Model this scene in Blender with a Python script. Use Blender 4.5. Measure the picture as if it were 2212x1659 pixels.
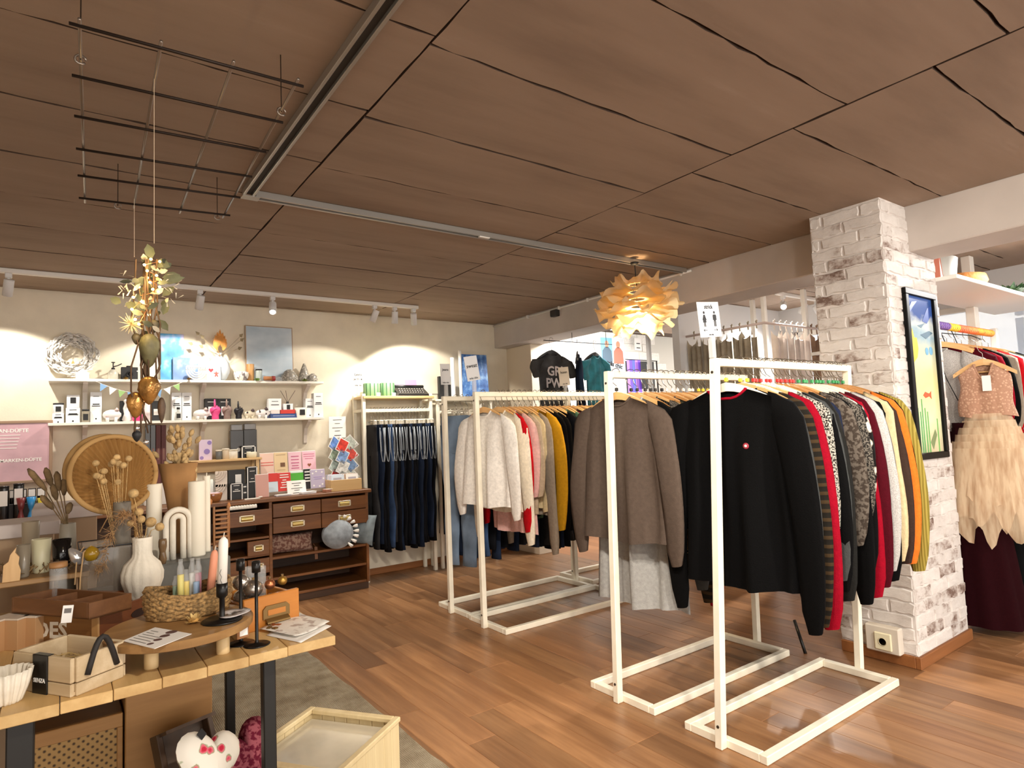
import bpy, math, random
from mathutils import Vector, Matrix, Euler
for o in list(bpy.data.objects): bpy.data.objects.remove(o)
SC = bpy.context.scene
COL = SC.collection
random.seed(7)
PI = math.pi
def V(*a): return Vector(a)

# ------------------------------------------------------------------ camera (24 mm phone lens, slight roll, looking a little up)
FPX, CX, CY, CAMH = 1346.0, 1106.0, 829.5, 1.30
_x = V(2975-CX, 850-CY, FPX).normalized()
_y = V(135-CX, 970-CY, FPX); _y = (_y - _x*_y.dot(_x)).normalized()
_z = _x.cross(_y)
if _z.y > 0: _z = -_z
RW = Matrix((_x, _y, _z))                       # world = RW @ camera (x right, y down, z forward)
CAMP = V(0, 0, CAMH)
cam = bpy.data.cameras.new('camera'); cam.sensor_width = 36; cam.lens = 36*FPX/2212; cam.clip_start = .02
camo = bpy.data.objects.new('camera', cam); COL.objects.link(camo)
_r, _d, _f = RW @ V(1,0,0), RW @ V(0,1,0), RW @ V(0,0,1)
camo.matrix_world = Matrix.Translation(CAMP) @ Matrix((_r, -_d, -_f)).transposed().to_4x4()
SC.camera = camo
def at(px, py, X=None, Y=None, Z=None):          # a photograph pixel on a known plane of the room
    d = RW @ V(px-CX, py-CY, FPX)
    if X is not None: k = X/d.x
    elif Y is not None: k = Y/d.y
    else: k = (Z-CAMH)/d.z
    return CAMP + d*k

# ------------------------------------------------------------------ world, exposure
w = bpy.data.worlds.new('world'); SC.world = w; w.use_nodes = True
w.node_tree.nodes['Background'].inputs[0].default_value = (1.0, .95, .88, 1)
w.node_tree.nodes['Background'].inputs[1].default_value = 2.3
SC.view_settings.view_transform = 'Standard'; SC.view_settings.look = 'None'
SC.view_settings.exposure = 0.55; SC.view_settings.gamma = 1; SC.view_settings.use_curve_mapping = False
try:
    SC.cycles.use_denoising = True; SC.cycles.max_bounces = 6; SC.cycles.transparent_max_bounces = 12
    SC.cycles.sample_clamp_indirect = 4; SC.cycles.caustics_reflective = False; SC.cycles.caustics_refractive = False
except Exception: pass

# ------------------------------------------------------------------ room sizes
H, D = 2.465, 5.64            # ceiling height, back wall
BX0, BX1, BZ = 3.86, 4.20, 2.206   # beam
def spot(loc, tgt, watts, ang=70, blend=.6, col=(1,.90,.76), r=.03):
    l = bpy.data.lights.new('spot_light', 'SPOT'); l.energy = watts; l.color = col; l.spot_size = math.radians(ang); l.spot_blend = blend; l.shadow_soft_size = r
    o = bpy.data.objects.new('spot_light', l); COL.objects.link(o); o.location = loc
    o.rotation_euler = (Vector(tgt)-Vector(loc)).to_track_quat('-Z', 'Y').to_euler(); return o
# shop track spots behind and beside the photographer, on the same aluminium track that runs through the picture
LWARM = (1, .90, .77)
for loc, tgt, wt in (((.68,.55,2.36),(2.3,1.75,.6),110), ((.68,-.1,2.36),(.35,2.2,.7),85), ((.68,-.75,2.36),(3.2,1.2,.2),120),
                     ((.68,.95,2.36),(2.3,3.3,.6),90), ((2.4,-.9,2.36),(4.0,1.5,1.1),110), ((2.4,-.3,2.36),(2.2,2.6,0.3),70)):
    spot(loc, tgt, wt, 80, .8, LWARM, .05)

# ------------------------------------------------------------------ materials
def lin(c):
    return tuple((x/255/12.92 if x/255 <= .04045 else ((x/255+.055)/1.055)**2.4) for x in c[:3]) + (1,)
MC = {}
def newmat(name):
    m = bpy.data.materials.new(name); m.use_nodes = True
    nt = m.node_tree; return m, nt, nt.nodes['Principled BSDF']
def N(nt, t, **kw):
    n = nt.nodes.new(t)
    for k, v in kw.items(): setattr(n, k, v)
    return n
def coords(nt, scale=(1,1,1), kind='Object', rot=(0,0,0)):
    tc = N(nt, 'ShaderNodeTexCoord'); mp = N(nt, 'ShaderNodeMapping')
    mp.inputs['Scale'].default_value = scale; mp.inputs['Rotation'].default_value = rot
    nt.links.new(tc.outputs[kind], mp.inputs[0]); return mp.outputs[0]
def ramp(nt, fac, stops):
    r = N(nt, 'ShaderNodeValToRGB'); e = r.color_ramp.elements
    while len(e) < len(stops): e.new(.5)
    for i, (p, c) in enumerate(stops): e[i].position = p; e[i].color = c if len(c) == 4 and max(c) <= 1 else lin(c)
    nt.links.new(fac, r.inputs[0]); return r.outputs[0]
def bump(nt, bs, hgt, strength, dist=.01):
    b = N(nt, 'ShaderNodeBump'); b.inputs['Strength'].default_value = strength; b.inputs['Distance'].default_value = dist
    nt.links.new(hgt, b.inputs['Height']); nt.links.new(b.outputs[0], bs.inputs['Normal'])
def noise(nt, vec, scale, detail=3, rough=.5):
    n = N(nt, 'ShaderNodeTexNoise'); n.inputs['Scale'].default_value = scale; n.inputs['Detail'].default_value = detail; n.inputs['Roughness'].default_value = rough
    nt.links.new(vec, n.inputs['Vector']); return n.outputs['Fac']
def dk(c, f): return tuple(max(0, min(255, x*f)) for x in c)
def M(name, c, r=.6, m=0, v=0, vs=8, b=0, bs=80, stretch=(1,1,1), trans=0, alpha=1, sheen=0, coat=0, spec=None):
    if name in MC: return MC[name]
    mt, nt, p = newmat(name); MC[name] = mt
    p.inputs['Base Color'].default_value = lin(c); p.inputs['Roughness'].default_value = r; p.inputs['Metallic'].default_value = m
    if spec is not None: p.inputs['Specular IOR Level'].default_value = spec
    if trans: p.inputs['Transmission Weight'].default_value = trans
    if alpha < 1: p.inputs['Alpha'].default_value = alpha
    if sheen: p.inputs['Sheen Weight'].default_value = sheen
    if coat: p.inputs['Coat Weight'].default_value = coat
    if v:
        f = noise(nt, coords(nt, stretch), vs, 4)
        nt.links.new(ramp(nt, f, [(.3, dk(c,1-v)), (.7, dk(c,1+v))]), p.inputs['Base Color'])
    if b:
        bump(nt, p, noise(nt, coords(nt, stretch), bs, 3), b, .004)
    return mt
def wood(name, c1, c2, axis='x', scale=6, r=.5, rnd=.0, knots=True):
    if name in MC: return MC[name]
    mt, nt, p = newmat(name); MC[name] = mt
    st = {'x': (.12,1.6,1.6), 'y': (1.6,.12,1.6), 'z': (1.6,1.6,.12)}[axis]
    co = coords(nt, st)
    if rnd:
        oi = N(nt, 'ShaderNodeObjectInfo'); ad = N(nt, 'ShaderNodeVectorMath', operation='MULTIPLY_ADD')
        cb = N(nt, 'ShaderNodeCombineXYZ')
        for i in range(3): nt.links.new(oi.outputs['Random'], cb.inputs[i])
        nt.links.new(cb.outputs[0], ad.inputs[0]); ad.inputs[1].default_value = (7,13,9); nt.links.new(co, ad.inputs[2]); co = ad.outputs[0]
    f = noise(nt, co, scale, 6, .65)
    f2 = noise(nt, co, scale*5, 3, .6)
    mx = N(nt, 'ShaderNodeMix'); mx.inputs[0].default_value = .3; nt.links.new(f, mx.inputs[2]); nt.links.new(f2, mx.inputs[3])
    col = ramp(nt, mx.outputs[0], [(.32, c1), (.5, tuple((a+b)/2 for a, b in zip(c1,c2))), (.66, c2)])
    if rnd:
        hs = N(nt, 'ShaderNodeHueSaturation'); mr = N(nt, 'ShaderNodeMapRange'); mr.inputs[3].default_value = 1-rnd; mr.inputs[4].default_value = 1+rnd*.7
        nt.links.new(oi.outputs['Random'], mr.inputs[0]); nt.links.new(mr.outputs[0], hs.inputs['Value']); nt.links.new(col, hs.inputs['Color']); col = hs.outputs[0]
    nt.links.new(col, p.inputs['Base Color']); p.inputs['Roughness'].default_value = r
    bump(nt, p, mx.outputs[0], .15, .003)
    return mt
def pattern(name, kind, c1, c2, scale=40, axis=2, r=.9, thr=.5, b=.3):
    """stripes / speckle / cells / flowers printed or knitted in two colours"""
    if name in MC: return MC[name]
    mt, nt, p = newmat(name); MC[name] = mt
    co = coords(nt)
    if kind == 'stripes':
        wv = N(nt, 'ShaderNodeTexWave', bands_direction='XYZ'[axis]); wv.inputs['Scale'].default_value = scale; wv.inputs['Distortion'].default_value = .6; wv.inputs['Detail'].default_value = 1
        nt.links.new(co, wv.inputs['Vector']); f = wv.outputs['Fac']; st = [(thr-.06, c1), (thr+.06, c2)]
    elif kind == 'cells':
        vo = N(nt, 'ShaderNodeTexVoronoi'); vo.inputs['Scale'].default_value = scale; nt.links.new(co, vo.inputs['Vector']); f = vo.outputs['Distance']; st = [(thr-.1, c1), (thr+.1, c2)]
    else:
        f = noise(nt, co, scale, 2); st = [(thr-.05, c1), (thr+.05, c2)]
    nt.links.new(ramp(nt, f, st), p.inputs['Base Color']); p.inputs['Roughness'].default_value = r
    if r >= .9: p.inputs['Specular IOR Level'].default_value = .1
    if b: bump(nt, p, f, b, .003)
    return mt
def emit(name, c, s):
    if name in MC: return MC[name]
    mt, nt, p = newmat(name); MC[name] = mt
    p.inputs['Base Color'].default_value = lin(c); p.inputs['Emission Color'].default_value = lin(c); p.inputs['Emission Strength'].default_value = s
    return mt
def glass(name, c=(255,255,255), r=.02, alpha=.25):
    if name in MC: return MC[name]
    mt, nt, p = newmat(name); MC[name] = mt
    p.inputs['Base Color'].default_value = lin(c); p.inputs['Roughness'].default_value = r; p.inputs['Alpha'].default_value = alpha; p.inputs['Specular IOR Level'].default_value = .9
    return mt

# ------------------------------------------------------------------ mesh builder and tagging
class MB:
    def __init__(s): s.v = []; s.f = []; s.mi = []
    def add(s, vs, fs, mi=0):
        o = len(s.v); s.v += [tuple(x) for x in vs]; s.f += [tuple(i+o for i in f) for f in fs]; s.mi += [mi]*len(fs); return s
    def box(s, a, b, mi=0, mat=None):
        x0,y0,z0 = a; x1,y1,z1 = b
        vs = [V(x,y,z) for z in (z0,z1) for y in (y0,y1) for x in (x0,x1)]
        if mat is not None: vs = [mat @ q for q in vs]
        return s.add(vs, [(0,2,3,1),(4,5,7,6),(0,1,5,4),(2,6,7,3),(0,4,6,2),(1,3,7,5)], mi)
    def bev(s, a, b, e=.004, mi=0, mat=None):                       # box with chamfered edges
        (x0,y0,z0),(x1,y1,z1) = a, b; e = min(e, (x1-x0)/2.01, (y1-y0)/2.01, (z1-z0)/2.01)
        def ring(z, i): return [V(x0+i,y0+e,z),V(x0+e,y0+i,z),V(x1-e,y0+i,z),V(x1-i,y0+e,z),V(x1-i,y1-e,z),V(x1-e,y1-i,z),V(x0+e,y1-i,z),V(x0+i,y1-e,z)]
        r = [[V(min(max(q.x,x0+e),x1-e),min(max(q.y,y0+e),y1-e),z0) for q in ring(z0,0)], ring(z0+e,0), ring(z1-e,0), [V(min(max(q.x,x0+e),x1-e),min(max(q.y,y0+e),y1-e),z1) for q in ring(z1,0)]]
        vs = [q for k in r for q in k]
        if mat is not None: vs = [mat @ q for q in vs]
        fs = [(k*8+i, k*8+(i+1)%8, k*8+8+(i+1)%8, k*8+8+i) for k in range(3) for i in range(8)] + [tuple(range(7,-1,-1)), tuple(range(24,32))]
        return s.add(vs, fs, mi)
    def lathe(s, prof, n=20, c=(0,0,0), mi=0, fn=None, mat=None, cap=(True,True)):
        vs = []
        for r, z in prof:
            for i in range(n):
                a = 2*PI*i/n; rr = r*(fn(a, z) if fn else 1)
                q = V(c[0]+rr*math.cos(a), c[1]+rr*math.sin(a), c[2]+z); vs.append(mat @ q if mat is not None else q)
        fs = [(k*n+i, k*n+(i+1)%n, (k+1)*n+(i+1)%n, (k+1)*n+i) for k in range(len(prof)-1) for i in range(n)]
        if cap[0] and prof[0][0] > 1e-5: fs.append(tuple(range(n-1,-1,-1)))
        if cap[1] and prof[-1][0] > 1e-5: fs.append(tuple((len(prof)-1)*n+i for i in range(n)))
        return s.add(vs, fs, mi)
    def tube(s, pts, r, n=8, mi=0, flat=None, ref=None):
        pts = [Vector(p) for p in pts]; k = len(pts); vs = []
        rs = r if isinstance(r, (list,tuple)) else [r]*k
        up = Vector(ref) if ref else None
        for i, p in enumerate(pts):
            t = (pts[min(i+1,k-1)]-pts[max(i-1,0)]).normalized()
            if up is None:
                up = t.orthogonal().normalized()
            a = (up - t*up.dot(t))
            a = a.normalized() if a.length > 1e-6 else t.orthogonal().normalized()
            b = t.cross(a); up = a if not ref else Vector(ref)
            for j in range(n):
                q = 2*PI*j/n; vs.append(p + a*(math.cos(q)*rs[i]*(flat or 1)) + b*(math.sin(q)*rs[i]))
        fs = [(i*n+j, i*n+(j+1)%n, (i+1)*n+(j+1)%n, (i+1)*n+j) for i in range(k-1) for j in range(n)]
        fs += [tuple(range(n-1,-1,-1)), tuple((k-1)*n+j for j in range(n))]
        return s.add(vs, fs, mi)
    def prism(s, poly, h, mat=None, mi=0):                          # polygon in xy, extruded 0..h in z
        n = len(poly); vs = [V(x,y,0) for x,y in poly] + [V(x,y,h) for x,y in poly]
        if mat is not None: vs = [mat @ q for q in vs]
        return s.add(vs, [tuple(range(n-1,-1,-1)), tuple(range(n,2*n))] + [(i,(i+1)%n,n+(i+1)%n,n+i) for i in range(n)], mi)
    def grid(s, fn, nu, nv, mi=0, wrap=False):
        vs = [fn(i/(nu if wrap else nu-1), j/(nv-1)) for j in range(nv) for i in range(nu)]
        m = nu if wrap else nu-1
        return s.add(vs, [(j*nu+i, j*nu+(i+1)%nu, (j+1)*nu+(i+1)%nu, (j+1)*nu+i) for j in range(nv-1) for i in range(m)], mi)
    def mesh(s, name, smooth=False):
        me = bpy.data.meshes.new(name); me.from_pydata(s.v, [], s.f); me.validate(); me.update()
        if any(s.mi): me.polygons.foreach_set('material_index', s.mi[:len(me.polygons)])
        if smooth: me.polygons.foreach_set('use_smooth', [True]*len(me.polygons))
        return me
    def build(s, name, mat, parent=None, smooth=False, loc=None, rot=None):
        return link(name, s.mesh(name, smooth), mat, parent, loc, rot)
def link(name, me, mat, parent=None, loc=None, rot=None):
    o = bpy.data.objects.new(name, me); COL.objects.link(o)
    mats = mat if isinstance(mat, (list,tuple)) else [mat]
    for i, m in enumerate(mats):
        if len(me.materials) <= i: me.materials.append(m)
        if me.materials[i] != m:
            o.material_slots[i].link = 'OBJECT'; o.material_slots[i].material = m
    if parent: o.parent = parent
    if loc is not None: o.location = loc
    if rot is not None: o.rotation_euler = rot
    return o
def tag(o, label, cat, group=None, kind=None):
    o['label'] = label; o['category'] = cat
    if group: o['group'] = group
    if kind: o['kind'] = kind
    return o
def struct(o, label=None):
    o['kind'] = 'structure'
    if label: o['label'] = label
    return o
def thing(name, loc, label, cat, group=None, rz=0):
    o = bpy.data.objects.new(name, None); COL.objects.link(o); o.location = loc; o.rotation_euler = (0,0,rz); o.empty_display_size = .05
    return tag(o, label, cat, group)
def copy_tree(o, parent=None):
    c = o.copy(); COL.objects.link(c); c.parent = parent
    for ch in list(o.children): copy_tree(ch, c)
    return c
def text(s, size, M4, mat, parent=None, name='lettering', align='CENTER', ext=.0004, bold=0):
    cu = bpy.data.curves.new('text', 'FONT'); cu.body = s; cu.size = size; cu.align_x = align; cu.align_y = 'CENTER'; cu.extrude = ext; cu.resolution_u = 2; cu.offset = bold
    t = bpy.data.objects.new('text', cu); COL.objects.link(t)
    dg = bpy.context.evaluated_depsgraph_get(); me = bpy.data.meshes.new_from_object(t.evaluated_get(dg)); bpy.data.objects.remove(t)
    me.materials.clear(); o = link(name, me, mat, parent)
    if parent: o.matrix_parent_inverse = Matrix()
    o.matrix_local = M4; return o
def face_y(x, y, z, rz=0, tilt=0):    # matrix: text plane facing -Y at a point
    return Matrix.Translation((x,y,z)) @ Matrix.Rotation(rz,4,'Z') @ Matrix.Rotation(PI/2-tilt,4,'X')
ORD = ['first','second','third','fourth','fifth','sixth','seventh','eighth','ninth','tenth','eleventh','twelfth','thirteenth','fourteenth','fifteenth','sixteenth','seventeenth','eighteenth','nineteenth','twentieth','twenty-first','twenty-second','twenty-third','twenty-fourth','twenty-fifth','twenty-sixth','twenty-seventh','twenty-eighth','twenty-ninth','thirtieth','thirty-first','thirty-second']
# ================================================================== structure
wall_m = M('wall_plaster', (232,222,202), .9, v=.03, vs=5, b=.12, bs=90)
white_m = M('white_paint', (238,236,230), .55)
mauve_m = M('beam_paint', (196,188,182), .85, v=.04, vs=3, b=.1, bs=60)
def floor_mat(name, rnd):
    return wood(name, (112,74,46), (182,136,94), 'y', 3.2, .36, rnd)
plank_m = floor_mat('floor_plank', .28)
# bare floor under and beyond the separate planks
mt, nt, p = newmat('floor_far'); co = coords(nt, (1,1,1), 'Object', (0,0,PI/2))
bk = N(nt, 'ShaderNodeTexBrick'); bk.inputs['Scale'].default_value = 1; bk.inputs['Brick Width'].default_value = 1.1; bk.inputs['Row Height'].default_value = .135; bk.inputs['Mortar Size'].default_value = .001
bk.inputs['Color1'].default_value = lin((150,98,58)); bk.inputs['Color2'].default_value = lin((172,118,74)); bk.inputs['Mortar'].default_value = lin((80,48,28))
nt.links.new(co, bk.inputs['Vector']); nt.links.new(bk.outputs['Color'], p.inputs['Base Color']); p.inputs['Roughness'].default_value = .4
floor = struct(MB().box((-3,-2.5,-.06),(7.5,7,-.0015)).build('floor', mt), 'warm brown wood-look plank floor')
plank_meshes = {}
def plank_mesh(wd, ln):
    k = (round(wd,3), round(ln,2))
    if k not in plank_meshes: plank_meshes[k] = MB().bev((-wd/2,-ln/2,-.006),(wd/2,ln/2,0), .0012).mesh('plank')
    return plank_meshes[k]
PW, PLEN = .135, 1.1
for i in range(40):
    x = -.1 + i*PW; y = .35 - random.choice([0,.22,.44,.66,.88])
    while y < D:
        y1 = min(y+PLEN, D); vis = y1 > .6
        if x > 4.2 and y1 > 4.2: vis = False
        if x < .75 and y1 < 4.2: vis = False
        if vis and y1-y > .05: link('plank', plank_mesh(PW-.0012, y1-y-.0012), plank_m, floor, (x+PW/2, (y+y1)/2, 0))
        y += PLEN
# ceiling slab with cast panels
ceil_back = M('ceiling_joint', (76,60,49), .95)
mt, nt, p = newmat('ceiling_panel'); ceil_m = mt
co = coords(nt, (.25,1.5,1)); oi = N(nt, 'ShaderNodeObjectInfo'); va = N(nt, 'ShaderNodeVectorMath', operation='ADD'); cb = N(nt, 'ShaderNodeCombineXYZ')
ml = N(nt, 'ShaderNodeMath', operation='MULTIPLY'); ml.inputs[1].default_value = 31; nt.links.new(oi.outputs['Random'], ml.inputs[0]); nt.links.new(ml.outputs[0], cb.inputs[1])
nt.links.new(co, va.inputs[0]); nt.links.new(cb.outputs[0], va.inputs[1])
f = noise(nt, va.outputs[0], 3.5, 6, .6)
nt.links.new(ramp(nt, f, [(.3,(136,117,101)), (.5,(150,130,113)), (.62,(154,134,117)), (.75,(164,145,129))]), p.inputs['Base Color']); p.inputs['Roughness'].default_value = .9
f2 = noise(nt, va.outputs[0], 30, 4); bump(nt, p, f2, .25, .004)
ceiling = struct(MB().box((-3,-2.5,H+.022),(7.5,7,H+.12)).build('ceiling', ceil_back), 'low ceiling of taupe painted concrete panels')
def panel(x0,x1,y0,y1):
    n = 18; e = .0045
    def edge(t): return random.uniform(-.0045,.0045)
    pts = [(x0+e+(x1-x0-2*e)*i/n, y0+e+edge(0)) for i in range(n+1)] + [(x1-e+edge(0)*.6, y0+(y1-y0)*j/5) for j in range(1,5)] + [(x1-e-(x1-x0-2*e)*i/n, y1-e+edge(0)) for i in range(n+1)] + [(x0+e+edge(0)*.6, y1-(y1-y0)*j/5) for j in range(1,5)]
    cx_, cy_ = (x0+x1)/2, (y0+y1)/2
    pm_ = MB().prism([(a-cx_,b-cy_) for a,b in pts], .03); pm_.mi = [0,0]+[1]*(len(pm_.f)-2)
    pm_.build('panel', [ceil_m, ceil_back], ceiling, loc=(cx_, cy_, H+random.uniform(-.0012,.0022)))
cols = [(-2.3,-.614,.6),(-.614,.883,1.53),(.883,2.38,1.074),(2.38,3.86,1.285)]
for x0,x1,y0 in cols:
    y = y0-.5*6
    while y < D:
        if y+.5 > -.6: panel(x0,x1,max(y,-2.4),min(y+.5,D))
        y += .5
for k in range(7): panel(4.2,5.9,.2+k*.7,.2+k*.7+.7)
for k in range(7): panel(5.9,7.4,.4+k*.7,.4+k*.7+.7)
# walls
struct(MB().box((-3,D,0),(BX1,D+.1,H+.03)).build('wall_back', wall_m), 'cream plaster back wall lit by track spots')
struct(MB().box((-2.4,-2.5,0),(-2.3,D,H+.03)).build('wall_left', wall_m))
grey_wall = M('cabin_wall_paint', (226,228,230), .8)
struct(MB().box((4.62,3.72,0),(6.3,3.8,H+.03)).build('wall_middle', grey_wall), 'white wall beyond the beam')
struct(MB().box((BX1,D,0),(7,D+.1,H+.03)).build('wall_far', M('stone_paper', (206,204,196), .9)), 'far wall with pale stone wallpaper')
struct(MB().bev((4.02,5.2,0),(BX1,D,BZ), .004).build('wall_pier', M('pier_paint', (222,208,186), .85)), 'narrow wall pier under the beam')
struct(MB().bev((BX0,-2.2,BZ),(BX1,D,H+.02), .006).build('trim_beam', mauve_m), 'long pale concrete beam under the ceiling')
# right wall of the far room with windows
wr = struct(MB().box((6.3,-1,0),(6.38,3.8,.9)).box((6.3,-1,2.2),(6.38,3.8,H+.03)).box((6.3,-1,.9),(6.38,.4,2.2)).box((6.3,3.55,.9),(6.38,3.8,2.2)).build('wall_right', grey_wall), 'right-hand wall with shop windows')
def window(n, y0, y1):
    wf = MB()
    for a,b in (((6.27,y0,.9),(6.35,y0+.05,2.2)),((6.27,y1-.05,.9),(6.35,y1,2.2)),((6.27,y0,.9),(6.35,y1,.95)),((6.27,y0,2.15),(6.35,y1,2.2)),((6.28,(y0+y1)/2-.02,.95),(6.34,(y0+y1)/2+.02,2.15))): wf.bev(a,b,.004)
    w_ = struct(wf.build('window_%d' % n, white_m), 'white framed window')
    MB().box((6.305,y0+.04,.94),(6.312,y1-.04,2.16)).build('pane', glass('window_glass', (190,205,225), .05, .55), w_)
window(1,.4,1.45); window(2,1.45,2.5); window(3,2.5,3.55)
# skirting
sk_m = wood('skirting_wood', (120,72,36), (160,104,58), 'x', 4, .5)
struct(MB().bev((1.0,D-.014,0),(4.0,D,.06), .004).build('baseboard_back', sk_m), 'brown wood skirting along the back wall')
# ------------------------------------------------------------------ brick-papered pillar
PX0,PX1,PY0,PY1 = 3.55,4.205,1.475,1.86
pil = struct(MB().box((PX0,PY0,0),(PX1,PY1,H+.01)).build('wall_pillar', M('pillar_mortar', (206,200,196), .9, v=.08, vs=12, b=.3, bs=50)), 'square pillar faced with whitewashed brick')
mt, nt, p = newmat('whitewashed_brick'); brick_m = mt
co = coords(nt, (1,1,1.5)); oi = N(nt, 'ShaderNodeObjectInfo'); cb = N(nt, 'ShaderNodeCombineXYZ'); ml = N(nt, 'ShaderNodeMath', operation='MULTIPLY'); ml.inputs[1].default_value = 53
nt.links.new(oi.outputs['Random'], ml.inputs[0])
for i in range(3): nt.links.new(ml.outputs[0], cb.inputs[i])
va = N(nt, 'ShaderNodeVectorMath', operation='ADD'); nt.links.new(co, va.inputs[0]); nt.links.new(cb.outputs[0], va.inputs[1])
f = noise(nt, va.outputs[0], 9, 6, .7); hv = N(nt, 'ShaderNodeMath', operation='MULTIPLY_ADD'); hv.inputs[1].default_value = .34; hv.inputs[2].default_value = -.17
nt.links.new(oi.outputs['Random'], hv.inputs[0]); sm = N(nt, 'ShaderNodeMath', operation='ADD'); nt.links.new(f, sm.inputs[0]); nt.links.new(hv.outputs[0], sm.inputs[1])
nt.links.new(ramp(nt, sm.outputs[0], [(.24,(112,90,80)), (.32,(164,150,143)), (.42,(204,198,194)), (.8,(224,220,217))]), p.inputs['Base Color']); p.inputs['Roughness'].default_value = .85
bump(nt, p, noise(nt, va.outputs[0], 40, 5, .7), .5, .006)
brick_shapes = {}
def brick(L_, Hh, k):
    key = (round(L_,2), k)
    if key not in brick_shapes:
        j = lambda s: random.uniform(-s, s)
        n = 5; out = [(-L_/2+L_*i/n+j(.004), -Hh/2+j(.006)) for i in range(n+1)] + [(L_/2+j(.005), 0)] + [(L_/2-L_*i/n+j(.005), Hh/2+j(.006)) for i in range(n+1)] + [(-L_/2+j(.003), 0)]
        inn = [(x*.955, y*.86) for x,y in out]; m_ = len(out); mb = MB()
        mb.add([V(x,0,y) for x,y in out] + [V(x,-.005-abs(j(.002)),y) for x,y in inn], [(i,(i+1)%m_,m_+(i+1)%m_,m_+i) for i in range(m_)] + [tuple(range(m_,2*m_))])
        brick_shapes[key] = mb.mesh('brick')
    return brick_shapes[key]
CP = .0665
for c in range(37):
    z = .095 + c*CP
    if z > H-.02: break
    off = (c%2)*.11 + random.uniform(-.015,.015)
    for face in (0,1):
        a0, a1 = (PY0, PY1) if face else (PX0, PX1)
        q = a0 - .215 + off
        while q < a1:
            s0, s1 = max(q, a0+.001), min(q+.205, a1-.001)
            if s1-s0 > .03 and not (face == 0 and z > BZ and s0 > BX0-.04):
                Lb = round((s1-s0)/.02)*.02-.004
                me = brick(max(Lb,.03), CP-.009, random.randrange(5)); mid = (s0+s1)/2
                if face: link('brick', me, brick_m, pil, (PX0, mid, z), (0,0,-PI/2))
                else: link('brick', me, brick_m, pil, (mid, PY0, z))
            q += .215
sk = MB().bev((PX0-.016,PY0-.016,0),(PX1+.016,PY0+.01,.06),.003).bev((PX0-.016,PY0+.0101,0),(PX0+.01,PY1,.06),.003)
struct(sk.build('baseboard_pillar', sk_m), 'brown skirting round the brick pillar')
# socket on the pillar
so = thing('wall_socket', (PX0,1.62,.115), 'cream power socket on a white duct low on the brick pillar', 'socket')
MB().bev((-.05,-.08,-.06),(0,.09,.075),.006).build('duct_box', M('duct_white',(214,206,194),.6), so)
pl = MB().bev((-.062,-.045,-.045),(-.05,.04,.045),.005).build('cover_plate', M('socket_cream',(232,226,196),.4), so)
MB().lathe([(.0215,0),(.0215,.002),(.018,.002),(.017,-.006),(0,-.006)], 20, mat=Matrix.Translation((-.062,-.002,0)) @ Matrix.Rotation(-PI/2,4,'Y')).build('socket_well', M('socket_grey',(196,188,160),.4), so, True)
for s in (-1,1): MB().lathe([(.003,0),(.003,.0015)], 8, mat=Matrix.Translation((-.0565,-.002+s*.0095,0)) @ Matrix.Rotation(-PI/2,4,'Y')).build('contact_hole', M('hole_black',(30,26,22),.6), so)
# stones of the far wallpapered wall
stone_m = M('pale_stone', (232,230,224), .9, v=.06, vs=7, b=.3, bs=30)
stone_sh = [MB().bev((-.5,-.004,-.5),(.5,0,.5),.003).mesh('stone') for _ in range(1)]
wf_ = bpy.data.objects['wall_far']; z = 1.1
while z < 2.4:
    hh = random.choice([.1,.12,.14]); x = 4.22 + random.uniform(-.1,.1)
    while x < 6.4:
        wd = random.uniform(.14,.3)
        so_ = link('stone', stone_sh[0], stone_m, wf_, (max(x,4.21)+wd/2, D, z+hh/2)); so_.scale = (wd-.012, 1, hh-.012)
        x += wd
    z += hh
# ------------------------------------------------------------------ ceiling fittings
alu = M('track_aluminium', (176,174,168), .35, .7); dark_slot = M('track_slot', (46,42,38), .6)
def channel(name, a, b, wd, axis, label, m=alu):
    t = thing(name, (0,0,0), label, 'ceiling track')
    z1, z0 = H, H-.032
    if axis == 'y':
        x = a[0]
        MB().bev((x-wd/2,a[1],z0),(x-wd/2+.012,b[1],z1),.002).bev((x+wd/2-.012,a[1],z0),(x+wd/2,b[1],z1),.002).build('side_rail', m, t)
        MB().box((x-wd/2+.012,a[1],z0+.014),(x+wd/2-.012,b[1],z1)).build('slot', dark_slot, t)
    else:
        y = a[1]
        MB().bev((a[0],y-wd/2,z0),(b[0],y-wd/2+.012,z1),.002).bev((a[0],y+wd/2-.012,z0),(b[0],y+wd/2,z1),.002).build('side_rail', m, t)
        MB().box((a[0],y-wd/2+.012,z0+.014),(b[0],y+wd/2-.012,z1)).build('slot', dark_slot, t)
    return t
ta = channel('aluminium_track', (.69,-1.2), (.69,2.985), .052, 'y', 'aluminium ceiling channel running towards the camera above the display table')
MB().bev((.664,2.965,H-.035),(.74,3.017,H-.03),.001).build('corner_plate', alu, ta)
tb = channel('aluminium_track', (.72,2.99), (3.82,2.99), .05, 'x', 'aluminium ceiling channel running across to the paper pendant lamp')
MB().bev((1.96,2.965,H-.036),(2.03,2.985,H-.03),.001).build('joint_plate', white_m, tb)
tw = tag(MB().bev((-2.2,5.02,H-.03),(2.62,5.06,H),.003).build('lighting_track', M('track_white',(228,224,218),.5)), 'long white lighting track along the ceiling before the back wall', 'lighting track')
head_m = M('spot_white',(222,222,222),.45)
lens_on = emit('spot_lens',(255,246,228),25)
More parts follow.
